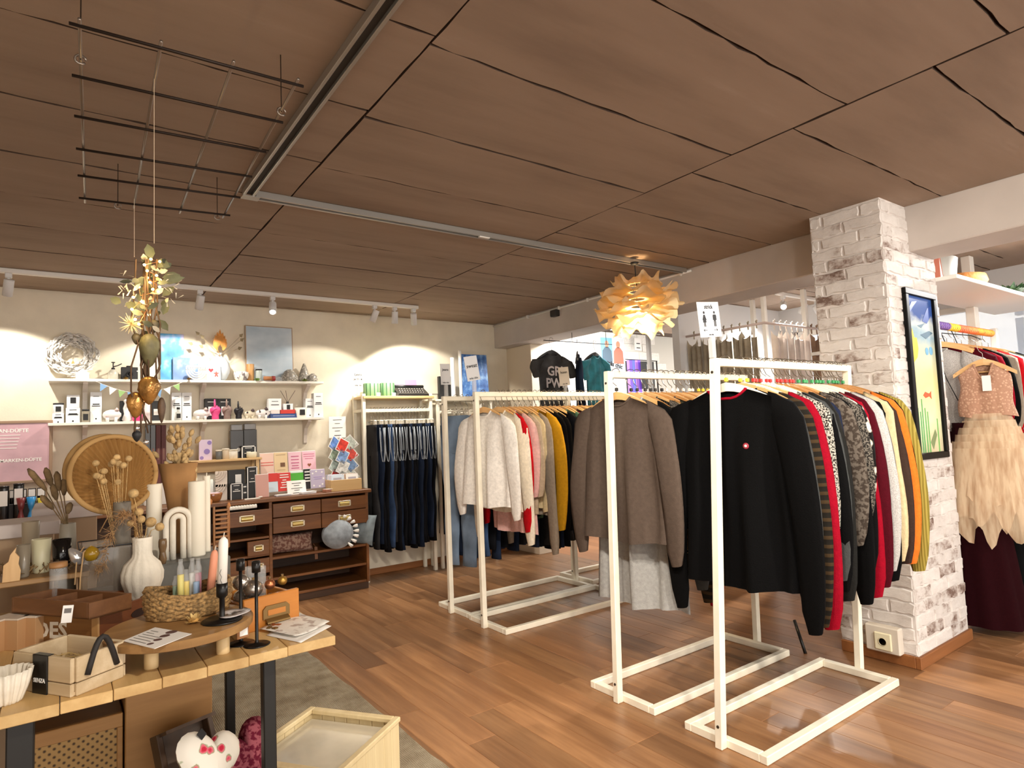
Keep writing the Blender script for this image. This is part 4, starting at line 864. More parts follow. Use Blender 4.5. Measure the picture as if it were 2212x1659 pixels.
# on the riser
pc, wd, h_ = carton((430,950,458,990), 5.42, RZ, .02, M('card_lilac',(226,208,232),.7), 'lilac box with violet flower print on the pine riser', 'box', 'flower_box')
for dx,dz,r in ((.1,.42,.022),(.3,.85,.016),(-.3,.12,.014)): MB().lathe([(r,0),(r,.001)], 14, mat=Matrix.Translation((dx*wd,0,dz*h_)) @ Matrix.Rotation(PI/2,4,'X')).build('flower_print', M('print_violet',(150,130,196),.7), pc)
for px,mt,lb in (((467,975,481,991),M('jar_smoke',(110,112,112),.3),'grey candle jar at the left of the pine riser'),((481,972,497,991),M('jar_sand',(214,196,170),.4),'sand coloured candle jar on the pine riser'),((492,974,516,991),M('jar_cream',(236,230,216),.3),'wide cream candle jar on the pine riser')):
    j,r_,hh = pot(px, 5.40, RZ, CYL, mt, lb, 'jar', 'candle_jar', 'jars on the pine riser', n=18); MB().lathe([(r_*1.03,hh),(r_*1.03,hh+.012),(0,hh+.012)],18).build('lid', cream, j, True)
for px,Y,lb,br in (((522,963,552,991),5.46,'black box with white frame line on the pine riser',1),):
    o,wd,hh = carton(px, Y, RZ, .05, blk, lb, 'box', 'gift_box', 'black gift boxes', ((.82,.5,.004),(.5,.3,.004),(.38,.6,.005)), None, paper)
    MB().box((-wd/2,-.002,hh-.008),(wd/2,.0005,hh)).box((-wd/2,-.002,0),(-wd/2+.008,.0005,hh)).box((wd/2-.008,-.002,0),(wd/2,.0005,hh)).build('frame_print', paper, o)
pot((535,976,557,990), 5.39, RZ, [(.8,0),(1,.1),(1,.9),(.9,1),(.85,.8),(0,.75)], M('dish_cream',(232,228,204),.4), 'small cream candle dish on the pine riser', 'candle', 'candle_dish')
dkg = M('dark_bottle',(40,34,32),.25)
for px,lb in (((498,930,526,982),'dark brown bottle box with pale cap behind the riser'),((527,928,555,985),'black bottle box with round silver seal behind the riser')):
    o,wd,hh = carton(px, 5.52, RZ, .05, dkg, lb, 'box', 'bottle_box', 'dark bottle boxes')
    MB().lathe([(.016,0),(.016,.002)], 16, mat=Matrix.Translation((wd*.1,0,hh*.3)) @ Matrix.Rotation(PI/2,4,'X')).build('seal', M('seal_silver',(190,184,176),.4), o)
    MB().bev((-wd/2+.004,.004,hh),(wd/2-.004,.046,hh+.05),.004).build('cap', glass('smoke_cap',(120,112,108),.1,.7), o)
for i in range(4):
    a = 314+i*11.5; carton((a,918,a+10.5,1010), 5.53, CT+.16, .03, [dkg, M('incense_wine',(92,44,44),.6)][i>1], '%s dark incense box in the row left of the riser' % ORD[i], 'box', 'incense_box', 'incense boxes on end', ((.5,.3,.09),), None, M('incense_line',(126,90,78),.6))
bk_ = MB().bev((at(312,1010,Y=5.5).x,5.49,CT),(at(362,1010,Y=5.5).x,5.58,CT+.16),.003).build('display_block', M('block_white',(226,222,216),.6)); tag(bk_, 'white display block below the dark incense boxes', 'display block')
# under the riser
cn_ = thing('candle_bundle', (at(451,1040,Y=5.33).x,5.33,CT), 'glass holder of slim white candles left under the riser', 'candles')
MB().lathe([(.04,0),(.042,.01),(.042,.16),(.04,.16)], 16, cap=(True,False)).build('holder', glass('clear_glass',(225,228,228),.05,.22), cn_, True)
for i in range(5): MB().lathe([(.009,.012),(.009,.17),(0,.175)], 8, (.022*math.cos(i*1.26),.022*math.sin(i*1.26),0)).build('candle', M('candle_tint',(226,230,222),.5), cn_, True)
for px,zb,lb,up in (((465,1046,491,1076),CT,'lower cream rainbow-arch relief tile leaning by black boxes',0),((465,1018,491,1046),CT+.105,'upper cream rainbow-arch relief tile leaning by black boxes',1)):
    o,wd,hh = carton(px, 5.36, zb, .012, M('tile_cream',(228,216,204),.7), lb, 'relief tile', 'relief_tile', 'relief tiles')
    for k in range(4): rr = wd*(.9-.2*k); MB().tube([V(-wd/2+rr*math.sin(a), -.002, hh-rr*math.cos(a)) for a in [PI/2*i/8 for i in range(9)] if hh-rr*math.cos(a) > 0], .004, 6).build('relief_arc', M('tile_line',(196,182,170),.7), o, True)
def bbox(px, Y, zb, lb, bars=((.86,.5,.004),(.62,.3,.004),(.52,.62,.006)), frame=True, patch=None):
    o,wd,hh = carton(px, Y, zb, .06, blk, lb, 'box', 'gift_box', 'black gift boxes', bars, patch, paper)
    if frame: MB().box((-wd/2,-.002,hh-.006),(wd/2,.0005,hh)).box((-wd/2,-.002,0),(-wd/2+.007,.0005,hh)).box((wd/2-.007,-.002,0),(wd/2,.0005,hh)).build('frame_print', paper, o)
bbox((534,1008,556,1068), 5.33, CT, 'tall black box with white frame line under the riser'); bbox((498,1044,524,1074), 5.30, CT, 'square black box with white frame line, front one'); bbox((493,1015,529,1046), 5.36, CT+.10, 'black box with square white label under the riser', (), False, ((.42,.2,.78,.72), paper)); bbox((524,1045,534,1070), 5.34, CT, 'narrow black bottle box between framed black boxes', ((.8,.6,.01),(.4,.6,.01)), False)
bkk = MB().bev((at(493,1050,Y=5.38).x,5.37,CT),(at(530,1050,Y=5.38).x,5.5,CT+.1),.003).build('display_block', M('block_black',(34,32,32),.6)); tag(bkk, 'black display block carrying the white-labelled box', 'display block')
bo, r_, hh = pot((449,1066,484,1079), 5.22, CT, [(.55,0),(.8,.3),(1,.9),(.95,1),(.8,.6),(0,.4)], wood('bowl_wood',(130,78,36),(176,118,66),'x',6), 'small wooden bowl at the cabinet edge', 'bowl', 'bowl')
mbs = MB().lathe([(.02,0),(.05,.01),(.055,.02),(.03,.032),(0,.034)], 14, fn=lambda a,z: 1+.1*math.cos(7*a)).build('shell', M('shell_pink',(226,196,208),.4), None, True, (bo.location.x-.005,bo.location.y,CT+.04)); tag(mbs, 'pink shell resting in the small wooden bowl', 'shell')
tr = MB().bev((-.06,-.012,0),(.06,.012,.01),.003).build('incense_tray', M('tray_white',(236,230,220),.5), None, False, (at(545,1075,Y=5.2).x,5.2,CT), (0,0,.06)); tag(tr, 'long slim white incense tray on the cabinet edge', 'tray'); MB().bev((.05,-.014,.01),(.075,.014,.018),.002).build('end_block', M('tray_white',(236,230,220),.5), tr)
sb_ = MB().bev((-.1,-.02,0),(.1,.02,.022),.004).build('soap_box', M('tray_white2',(238,234,226),.5)); sb_.location = (at(525,1092,Y=5.12).x,5.13,.785); tag(sb_, 'white fluted soap stack in the open drawer', 'soap')
for i in range(10): MB().lathe([(.009,0),(.01,.004),(.009,.024),(0,.026)], 8, (-.09+.02*i,-.012,.004)).build('flute', M('tray_white2',(238,234,226),.5), sb_, True)
# greeting cards on a stepped stand
sd = thing('card_stand', (0,0,0), 'two-step wooden greeting card stand on the cabinet', 'card stand')
sx0, sx1 = at(564,1010,Y=5.42).x, at(686,1010,Y=5.42).x
MB().bev((sx0,5.42,CT),(sx1,5.56,CT+.175),.003).build('upper_step', M('stand_grey',(150,134,118),.6), sd); MB().bev((sx0,5.34,CT),(sx1+.05,5.42,CT+.03),.003).build('lower_step', M('stand_grey',(150,134,118),.6), sd)
pinkm = M('card_pink',(236,196,208),.7); magm = M('print_magenta',(190,90,130),.7)
def card(px, Y, zb, mat, lb, bars=(), barm=None, patch=None, tilt=.12, cat='card'):
    o,wd,hh = carton(px, Y, zb, .006, mat, lb, cat, 'greeting_card', 'greeting cards on the stand', bars, patch, barm, 0, tilt); 
    MB().box((-wd/2-.002,.0062,-.0),(wd/2+.002,.0075,hh+.004)).build('envelope', paper, o); return o,wd,hh
U = CT+.176
card((563,979,592,1017),5.43,U,M('card_peach',(240,206,190),.7),'peach greeting card with orange waves on the upper step',((.55,.95,.006),(.42,.95,.006)),M('print_coral',(214,110,84),.6))
card((593,977,622,1017),5.43,U,M('card_sand',(232,206,164),.7),'sand coloured greeting card with coffee cup print',((.88,.7,.002),(.15,.6,.002)),M('print_brown',(120,84,60),.6),((.45,.3,.8,.5),M('print_brown',(120,84,60),.6)))
card((624,976,652,1015),5.43,U,pinkm,'pink greeting card with five lines of magenta writing',((.78,.6,.007),(.62,.6,.007),(.46,.62,.007),(.32,.5,.007),(.2,.6,.007)),magm)
o,wd,hh = card((654,974,683,1014),5.43,U,M('card_pink2',(240,190,204),.7),'pink greeting card with a rainbow heart',((.85,.8,.004),(.74,.8,.004),(.63,.6,.004)),magm)
MB().prism([(0,-.014),(.016,.003),(.014,.012),(.007,.015),(0,.009),(-.007,.015),(-.014,.012),(-.016,.003)], .0015, Matrix.Translation((0,-.0005,hh*.3)) @ Matrix.Rotation(PI/2,4,'X')).build('heart_print', M('heart_brown',(140,80,50),.6), o)
Lw = CT+.031; redm = M('card_red',(214,62,56),.7)
card((553,1025,581,1067),5.30,CT,M('card_rose',(206,160,150),.8),'plain dusty rose card leaning beside the black boxes',tilt=.1)
card((580,1022,601,1066),5.345,Lw,M('card_blue',(206,222,234),.7),'pale blue card with red top half',((.9,.5,.008),(.78,.4,.008)),paper,((0,.55,1,1),redm))
card((601,1021,629,1064),5.345,Lw,redm,'red greeting card with white block lettering',((.88,.66,.008),(.75,.7,.008),(.6,.3,.007),(.47,.5,.008),(.34,.4,.007),(.2,.66,.008)),paper)
card((629,1017,658,1058),5.355,Lw,M('card_mint',(226,238,232),.7),'white card with bright green panel',(),None,((0,.45,1,.9),M('print_green',(84,176,62),.7)))
card((657,1013,673,1056),5.35,Lw,M('card_black',(34,32,34),.7),'black card with white bars like piano keys',((.86,.7,.01),(.7,.7,.01),(.55,.7,.01),(.4,.7,.012)),paper)
o,wd,hh = card((672,1014,703,1056),5.34,Lw,M('card_violet',(186,176,200),.7),'lilac greeting card with white blossoms',((.6,.6,.003),(.5,.5,.003)),M('print_violet',(150,130,196),.7))
for dx,dz in ((-.3,.15),(.3,.2),(.1,.1),(-.35,.8),(.3,.85),(-.1,.9),(.38,.5)): MB().lathe([(.008,0),(.008,.001)],10,mat=Matrix.Translation((dx*wd,0,dz*hh)) @ Matrix.Rotation(PI/2,4,'X'),fn=lambda a,z:1+.3*math.cos(5*a)).build('blossom_print', paper, o)
card((622,1038,662,1067),5.27,CT,paper,'white price card standing before the greeting cards',((.82,.5,.004),(.66,.3,.004),(.46,.6,.004),(.32,.3,.004),(.12,.45,.004)),ink,None,.25,'sign')
for i,(px,c) in enumerate((((585,1066),(196,190,196)),((640,1062),(226,224,226)),((690,1058),(176,120,96)))):
    q = at(px[0],px[1],Z=CT); o = MB().bev((-.06,-.035,0),(.06,.035,.012+.006*i),.003).build('leaflet_pile', M('leaflet_%d'%i,c,.6)); o.location = (q.x, 5.24, CT); o.rotation_euler = (0,0,.1*i); tag(o, ['grey fanned leaflets on the cabinet edge','white leaflets lying before the price card','copper coloured leaflet pile beside the card box'][i], 'leaflets')
    MB().bev((-.055,-.04,.012+.006*i),(.06,.03,.014+.006*i),.001).build('top_sheet', paper, o).rotation_euler = (0,0,.12)
# wooden box of cards
kb = thing('card_box', (at(749,1045,Y=5.2).x,5.2,CT), 'light wooden box full of greeting cards at the cabinet end', 'box'); lw_ = .135; lwm = wood('box_birch',(196,158,104),(216,182,130),'x',4)
for a,b in (((-lw_,0,0),(lw_,.012,.095)),((-lw_,.2,0),(lw_,.212,.095)),((-lw_,.012,0),(-lw_+.01,.2,.095)),((lw_-.01,.012,0),(lw_,.2,.095)),((-lw_+.01,.012,0),(lw_-.01,.2,.01))): MB().bev(a,b,.002).build('side_board', lwm, kb)
for i in range(12):
    s = -1 if i%2 else 1; cm_ = [paper,M('card_ice',(214,226,240),.7),M('card_kraft',(190,150,120),.7),M('card_pink3',(232,220,230),.7)][i%4]
    o = MB().bev((-.055,-.001,.0),(.055,.002,.125),.0005).build('greeting_card', cm_, None, False, (kb.location.x+s*.062, 5.225+.014*i, CT+.012), (-.12,0,0)); tag(o, '%s card %s in the light wooden card box' % (ORD[i//2], 'on the right' if s > 0 else 'on the left'), 'card', 'cards in the wooden box')
    MB().box((-.035,-.0018,.07),(.035,-.0008,.1)).build('print', M('card_print',(176,170,180),.7), o)
# postcard spinner
spx = at(735,985,Y=5.43).x; sp = thing('postcard_rack', (spx,5.43,CT), 'wire postcard rack with diamond-turned cards on the cabinet', 'postcard rack'); wire = M('wire_white',(206,206,206),.4,.3)
MB().tube([(0,0,0),(0,0,.47)], .006, 8).build('pole', wire, sp, True); MB().lathe([(.07,0),(.07,.008),(.012,.012)],20).build('foot', wire, sp, True)
cc = [(96,130,190),(200,60,50),(186,196,186),(150,170,150),(120,150,196),(214,70,56),(170,186,180),(206,206,200),(110,140,180),(196,52,52),(160,160,150),(190,196,190)]
for i in range(12):
    row, cl = divmod(i, 3); xx = (-.07,-.005,.075)[cl]; zz = .40-.095*row-(.02 if cl == 1 else 0); yy = -.05 if cl != 1 else -.07; rz = (.45,.15,-.45)[cl]
    wm = Matrix.Translation((xx,yy,zz)) @ Matrix.Rotation(rz,4,'Z') @ Matrix.Rotation((.6,.5,-.68)[cl],4,'Y')
    MB().tube([(0,0,zz),(xx*.5,yy*.5,zz-.03),(xx,yy+.01,zz-.04)], .002, 5).tube([wm @ V(-.05,-.008,-.03),wm @ V(0,-.016,-.055),wm @ V(.05,-.008,-.03)], .002, 5).build('wire_pocket', wire, sp, True)
    o = MB().bev((-.05,-.001,-.06),(.05,.001,.06),.0005).build('postcard', paper); o.matrix_world = Matrix.Translation((spx,5.43,CT)) @ wm
    tag(o, '%s postcard from the top in the %s column of the wire rack' % (ORD[row], ('left','middle','right')[cl]), 'postcard', 'postcards in the wire rack')
    MB().box((-.043,-.0018,-.052),(.043,-.0008,.052)).build('picture', M('postcard_%d'%i, cc[i], .5, v=.25, vs=25), o)
sg,wd,hh = carton((710,900,747,926), 5.46, .845+.45, .004, paper, 'white notice above the postcard rack', 'sign', 'notice', None, ((.85,.5,.004),(.68,.3,.004),(.48,.6,.004),(.33,.3,.004),(.12,.4,.006)))
MB().tube([(0,.003,-.06),(0,.003,0)], .003, 5).build('holder_rod', wire, sg)
# --- left end of the counter: scent poster, jars, cups
fp = thing('scent_poster', (at(48,1040,Y=5.5).x,5.5,CT), 'wood-framed pink scent poster with white lettering on the counter', 'poster'); 
x0,x1,z0,z1 = rect(-70,915,106,1040,5.5); wd = x1-x0; z0r, z1r = z0-CT, z1-CT; ox = (x0+x1)/2-fp.location.x
pkm = M('poster_pink',(196,156,166),.35,v=.10,vs=4)
MB().box((ox-wd/2,0,z0r),(ox+wd/2,.01,z1r)).build('print_sheet', pkm, fp)
for a,b in (((ox-wd/2-.02,-.006,z1r),(ox+wd/2+.02,.014,z1r+.018)),((ox-wd/2-.02,-.006,z0r-.018),(ox+wd/2+.02,.014,z0r)),((ox+wd/2,-.006,z0r),(ox+wd/2+.02,.014,z1r)),((ox-wd/2-.02,-.006,z0r),(ox-wd/2,.014,z1r))): MB().bev(a,b,.002).build('frame_bar', M('frame_brown',(150,122,98),.5), fp)
for a in (-.2,.2): MB().bev((ox+a-.01,.0,0),(ox+a+.01,.014,z0r-.018),.002).build('foot', M('frame_brown',(150,122,98),.5), fp)
tp = at(62,930,Y=5.5); text('AN-DÜFTE', .034, face_y(at(62,931,Y=5.5).x-fp.location.x,-.001,tp.z-CT), paper, fp, align='RIGHT', bold=.0008)
fp.children[-1].location.x += 0
tq = at(90,992,Y=5.5); text('MARKEN-DÜFTE', .031, face_y(tq.x-fp.location.x,-.001,tq.z-CT), paper, fp, align='RIGHT', bold=.0006)
for k in range(5): q = at(40-k*2,940+k*7,Y=5.5); MB().box((q.x-fp.location.x-.12,-.0015,q.z-CT-.002),(q.x-fp.location.x+.01,-.0005,q.z-CT+.002)).build('print_line', paper, fp)
jb_m = M('jar_black',(24,22,24),.25); lab_m = M('label_white',(228,224,220),.6)
for i in range(6):
    j,r_,hh = pot((-20+20*i,1034,-2+20*i,1064), 5.42, None, CYL, jb_m, '%s black candle jar in the back row before the pink poster' % ORD[i], 'jar', 'candle_jar', 'black candle jars', n=18); j.location.z = CT+.1; MB().box((-r_*.8,-r_-.001,hh*.45),(r_*.8,-r_+.012,hh*.95)).build('label_patch', lab_m, j)
stp = MB().bev((at(-30,1060,Y=5.42).x,5.40,CT),(at(104,1060,Y=5.42).x,5.49,CT+.1),.002).build('display_step', M('step_dark',(40,34,34),.6)); tag(stp, 'dark step holding the back row of black jars', 'display step')
for i,px in enumerate(((-4,1054,19,1096),(28,1048,52,1076))):
    j,r_,hh = pot(px, 5.3, CT, CYL, jb_m, ['black candle jar with white label at the left picture edge','black candle jar with white label behind the red cup'][i], 'jar', 'candle_jar', 'black candle jars', n=20); MB().lathe([(r_*1.03,hh),(r_*1.03,hh+.01),(0,hh+.01)],20).build('lid', jb_m, j, True); MB().box((-r_*.75,-r_-.001,hh*.45),(r_*.75,-r_+.014,hh*.9)).build('label_patch', lab_m, j)
for px,c,lb in (((34,1076,56,1096),(110,36,36),'dark red egg cup on the counter'),((56,1074,78,1095),(40,130,190),'bright blue egg cup on the counter'),((80,1076,98,1092),(206,186,60),'yellow egg cup on the counter')):
    pot(px, 5.24, CT, [(.7,0),(.75,.1),(.35,.4),(.6,.55),(1,1),(.92,1),(.5,.6),(0,.5)], M('cup_%d'%c[0],c,.35), lb, 'egg cup', 'egg_cup', 'egg cups', n=18)
# ================================================================== goods on the wall jeans rack, signs
RT = 1.665
def cactus(px, lb):
    x0,x1,z0,z1 = rect(*px,5.5); r = (x1-x0)/2; o = thing('cactus_tin', ((x0+x1)/2,5.5,RT), lb, 'tin', 'cactus-print tins')
    MB().lathe([(r*.96,0),(r,.004),(r,z1-RT-.004),(r*.95,z1-RT),(0,z1-RT)], 24).build('body', M('cactus_green',(130,172,128),.5), o, True)
    for k in range(12): a = k*PI/6; MB().box((-.004,-.0015,.006),(.004,.001,z1-RT-.006),mat=Matrix.Rotation(a,4,'Z') @ Matrix.Translation((0,-r,0))).build('stripe', M('cactus_dark',(52,104,70),.5), o)
    MB().bev((r*.2,-r*1.15,.004),(r*.75,-r*.95,.035),.003).build('swing_tag', paper, o)
cactus((786,828,818,855), 'green striped cactus tin, left of two on the jeans rack'); cactus((822,827,851,855), 'green striped cactus tin, right of two on the jeans rack')
tx0,tx1,tz0,tz1 = rect(852,833,917,855,5.46); ty = thing('typewriter', ((tx0+tx1)/2,5.45,RT), 'old black typewriter on the wall jeans rack', 'typewriter'); tw2 = (tx1-tx0)/2
MB().prism([(-.08,0),(.1,0),(.1,.085),(.04,.09),(-.06,.03),(-.08,.02)], tw2*2, Matrix.Translation((-tw2,0,0)) @ Matrix(((0,0,1,0),(1,0,0,0),(0,1,0,0),(0,0,0,1)))).build('body', M('typewriter_black',(20,20,22),.3), ty)
MB().lathe([(.016,-tw2-.01),(.016,tw2+.01)], 14, mat=Matrix.Translation((0,.06,.1)) @ Matrix.Rotation(PI/2,4,'Y')).build('platen', M('typewriter_black',(20,20,22),.3), ty, True)
for r in range(3):
    for c in range(10): MB().lathe([(.0055,0),(.0055,.006),(0,.006)], 8, (-tw2*.8+c*tw2*.17+.006*r, -.05+.026*r, .036+.018*r)).build('key', M('key_pale',(206,202,196),.5), ty)
for px,c,lb in (((852,821,873,834),(206,170,206),'purple printed paper standing behind the typewriter'),((875,820,900,834),(236,150,196),'pink printed paper standing behind the typewriter')):
    o,wd,hh = carton(px,5.58,RT,.004,M('paper_%d'%c[0],c,.7),lb,'paper','printed_paper',None,((.6,.5,.01),),None,M('print_plum',(90,40,90),.7)); 
wl = thing('wire_lantern', (at(938,848,Y=5.5).x,5.5,1.63), 'small black wire tray on the low rail unit', 'wire tray')
for a,b in (((-.05,-.04,.0),(.05,-.04,.0)),((.05,-.04,0),(.05,.04,0)),((.05,.04,0),(-.05,.04,0)),((-.05,.04,0),(-.05,-.04,0)),((-.06,-.04,.06),(.06,-.04,.06)),((.06,-.04,.06),(.06,.04,.06)),((.06,.04,.06),(-.06,.04,.06)),((-.06,.04,.06),(-.06,-.04,.06)),((-.05,-.04,0),(-.06,-.04,.06)),((.05,-.04,0),(.06,-.04,.06)),((.05,.04,0),(.06,.04,.06)),((-.05,.04,0),(-.06,.04,.06))): MB().tube([a,b],.002,5).build('wire', ink, wl)
def sign(px, Y, zbot, lb, lines, rz=0, lean=0, mat=paper, rod=True, tm=ink):
    x0,x1,z0,z1 = rect(*px,Y); wd, hh = x1-x0, z1-z0; o = thing('rack_sign', ((x0+x1)/2,Y,zbot), lb, 'sign', 'signs on the racks', rz)
    zz = z0-zbot; mtx = Matrix.Translation((0,0,zz)) @ Matrix.Rotation(lean,4,'Y')
    MB().bev((-wd/2,-.0015,0),(wd/2,.0015,hh),.0008,mat=mtx).build('sign_plate', mat, o)
    for s,sz,zr in lines: text(s, sz*hh, mtx @ face_y(0,-.0024,hh*zr), tm, o, bold=sz*hh*.015)
    if rod:
        MB().bev((-.012,-.012,.0),(.012,.012,max(.02,zz)),.003).build('clear_foot', glass('acrylic',(236,238,240),.08,.35), o)
    return o, wd, hh, mtx
sign((764,799,783,836),5.375,1.665,'white price sign on the left end of the wall jeans rack',(("Levi's",.2,.72),('je 35,-€',.17,.45),('très chic',.12,.1)))
sign((952,786,973,831),4.04,RH,'grey sign reading jeans on the trouser rack',(('jeans',.17,.72),('très chic',.1,.1)),0,-.02,M('sign_grey',(206,208,212),.5))
sign((1009,769,1037,822),3.585,RH,'tilted grey sign reading sweat on the sweatshirt rack',(('sweat',.22,.6),('très chic',.12,.1)),0,-.16,M('sign_grey',(206,208,212),.5))
sign((1209,793,1231,833),4.11,RH,'pale sign reading hosen above the sweatshirt rack',(('hosen',.2,.72),('très chic',.1,.1)),0,-.1,M('sign_cream',(214,204,188),.5))
so_,wd,hh,mtx = sign((1511,653,1557,728),1.646,RH,'grey strick sign with woman and man symbols on the front rack',(('strick',.17,.86),('très chic',.06,.07)),0,-.09,M('sign_grey',(206,208,212),.5))
def fig(dx, female):
    mb = MB(); s = hh*.01; f = lambda pts: [((x)*s,(y)*s) for x,y in pts]; M2 = mtx @ Matrix.Translation((dx*wd,-.0016,hh*.3)) @ Matrix.Rotation(PI/2,4,'X')
    mb.prism(f([(4*math.cos(i*PI/6), 40+4*math.sin(i*PI/6)) for i in range(12)]), .0008, M2)
    if female: mb.prism(f([(-3,34),(3,34),(9,19),(6.5,18),(4,25),(8,12),(4,12),(4,0),(1,0),(1,12),(-1,12),(-1,0),(-4,0),(-4,12),(-8,12),(-4,25),(-6.5,18),(-9,19)]), .0008, M2)
    else: mb.prism(f([(-5.5,34),(5.5,34),(8,31),(8,18),(5.5,18),(5,29),(4.5,29),(4.5,0),(.8,0),(.8,16),(-.8,16),(-.8,0),(-4.5,0),(-4.5,29),(-5,29),(-5.5,18),(-8,18),(-8,31)]), .0008, M2)
    mb.build('pictogram', ink, so_)
fig(-.24,True); fig(.24,False)
for dx,d in ((-.24,-1),(.24,1)): MB().prism([(d*x*hh,y*hh) for x,y in ((-.08,-.006),(.05,-.006),(.03,-.03),(.045,-.035),(.09,0),(.045,.035),(.03,.03),(.05,.006),(-.08,.006))][::d], .0008, mtx @ Matrix.Translation((dx*wd,-.0016,hh*.2)) @ Matrix.Rotation(PI/2,4,'X')).build('arrow', ink, so_)
# blue denim poster and white tubes at the back wall
dp,nt,p = newmat('denim_poster'); f = noise(nt, coords(nt,(1,1,.8)), 14, 4, .6); nt.links.new(ramp(nt,f,[(.3,(30,70,140)),(.5,(70,120,190)),(.66,(150,190,230))]), p.inputs['Base Color']); p.inputs['Roughness'].default_value = .4
carton((999,765,1055,836), 5.45, 1.63, .006, dp, 'blue denim poster standing by the back wall', 'poster', 'denim_poster', tilt=.06)
for px,lb in (((976,772,984,826),'white cardboard tube left of the denim poster'),((993,757,999,836),'thin white-green tube at the denim poster edge')): pot(px, 5.46, 1.63, CYL, paper, lb, 'tube', 'paper_tube', 'paper tubes', n=12)
carton((949,813,978,845), 5.5, 1.63, .04, blk, 'black angular stand behind the trouser rack', 'stand', 'black_stand')
# ================================================================== foreground display table
TT = .74
rug = MB(); 
rug.grid(lambda u,v: V(-1.6+u*2.82+.004*math.sin(37*v), 1.0+v*3.04+.004*math.sin(31*u), .011+.002*math.sin(90*u)*math.sin(80*v)), 30, 30)
rm,nt,p = newmat('jute_rug'); co = coords(nt,(1,1,1)); w1 = N(nt,'ShaderNodeTexWave',bands_direction='X'); w1.inputs['Scale'].default_value = 40; w1.inputs['Distortion'].default_value = 3; w1.inputs['Detail'].default_value = 3; nt.links.new(co,w1.inputs['Vector'])
w2 = N(nt,'ShaderNodeTexWave',bands_direction='Y'); w2.inputs['Scale'].default_value = 46; w2.inputs['Distortion'].default_value = 3; nt.links.new(co,w2.inputs['Vector']); mm = N(nt,'ShaderNodeMath',operation='MULTIPLY'); nt.links.new(w1.outputs['Fac'],mm.inputs[0]); nt.links.new(w2.outputs['Fac'],mm.inputs[1])
f = noise(nt,co,6,5,.7); ad = N(nt,'ShaderNodeMath',operation='MULTIPLY_ADD'); ad.inputs[1].default_value = .45; nt.links.new(mm.outputs[0],ad.inputs[0]); nt.links.new(f,ad.inputs[2])
nt.links.new(ramp(nt,ad.outputs[0],[(.35,(116,100,78)),(.6,(158,144,120)),(.85,(186,176,156))]),p.inputs['Base Color']); p.inputs['Roughness'].default_value = .95; bump(nt,p,mm.outputs[0],.7,.006)
ro = tag(rug.build('woven_rug', rm, None, True), 'grey-beige woven jute rug under the display table', 'rug')
MB().box((-1.6,1.0,.001),(1.22,4.04,.008)).build('backing', M('rug_backing',(120,106,84),.95), ro)
tab = thing('display_table', (0,0,0), 'display table with pale tongue-and-groove top and black legs', 'table')
tpine = wood('table_pine',(186,146,90),(226,194,136),'y',4,.45,.12)
edges = [-.98,-.83,-.68,-.53,-.38,-.23,-.105,0,.1,.2,.3,.4,.5,.634]
for a,b in zip(edges[:-1],edges[1:]):
    y0 = 1.755+.05*(a+.1)*.9 if a > -.2 else 1.75
    MB().bev((a+.0008,y0,TT-.026),(b-.0008,2.85,TT),.0015).build('board', tpine, tab)
blackm = M('table_black',(26,24,22),.5)
for x,y,s in ((.47,1.85,.034),(-.07,1.80,.05),(.55,2.75,.034),(-.8,2.75,.034),(-.8,1.8,.04)): MB().bev((x-s/2,y,.0),(x+s/2,y+s,TT-.026),.003).build('leg', blackm, tab)
for y in (1.9,2.7): MB().bev((-.9,y,TT-.06),(.58,y+.03,TT-.026),.002).build('batten', blackm, tab)
# below the table
cwm,nt,p = newmat('cane_webbing'); vo = N(nt,'ShaderNodeTexVoronoi'); vo.inputs['Scale'].default_value = 62; vo.inputs['Randomness'].default_value = 0; nt.links.new(coords(nt,(1,1,1),'Object',(0,PI/4,0)),vo.inputs['Vector']); nt.links.new(ramp(nt,vo.outputs['Distance'],[(.25,(60,40,20)),(.4,(168,132,80))]),p.inputs['Base Color']); p.inputs['Roughness'].default_value = .7
cb_ = thing('cane_cabinet', (0,0,0), 'wooden cabinet with cane webbing door below the table', 'cabinet'); dwood = wood('cane_wood',(140,98,52),(176,130,76),'x',4,.5)
MB().bev((-.12,2.3,.0),(.155,2.6,.5),.003).build('body', wood('cane_dark',(96,64,32),(126,88,48),'x',4,.5), cb_); MB().bev((.16,2.28,.0),(.40,2.6,.62),.003).build('side_panel', dwood, cb_)
MB().box((-.1,2.294,.02),(.14,2.299,.46)).build('cane_panel', cwm, cb_)
for a,b in (((-.12,2.288,.46),(.155,2.301,.5)),((.14,2.288,0),(.155,2.301,.46)),((-.12,2.288,0),(-.1,2.301,.46))): MB().bev(a,b,.002).build('frame_bar', dwood, cb_)
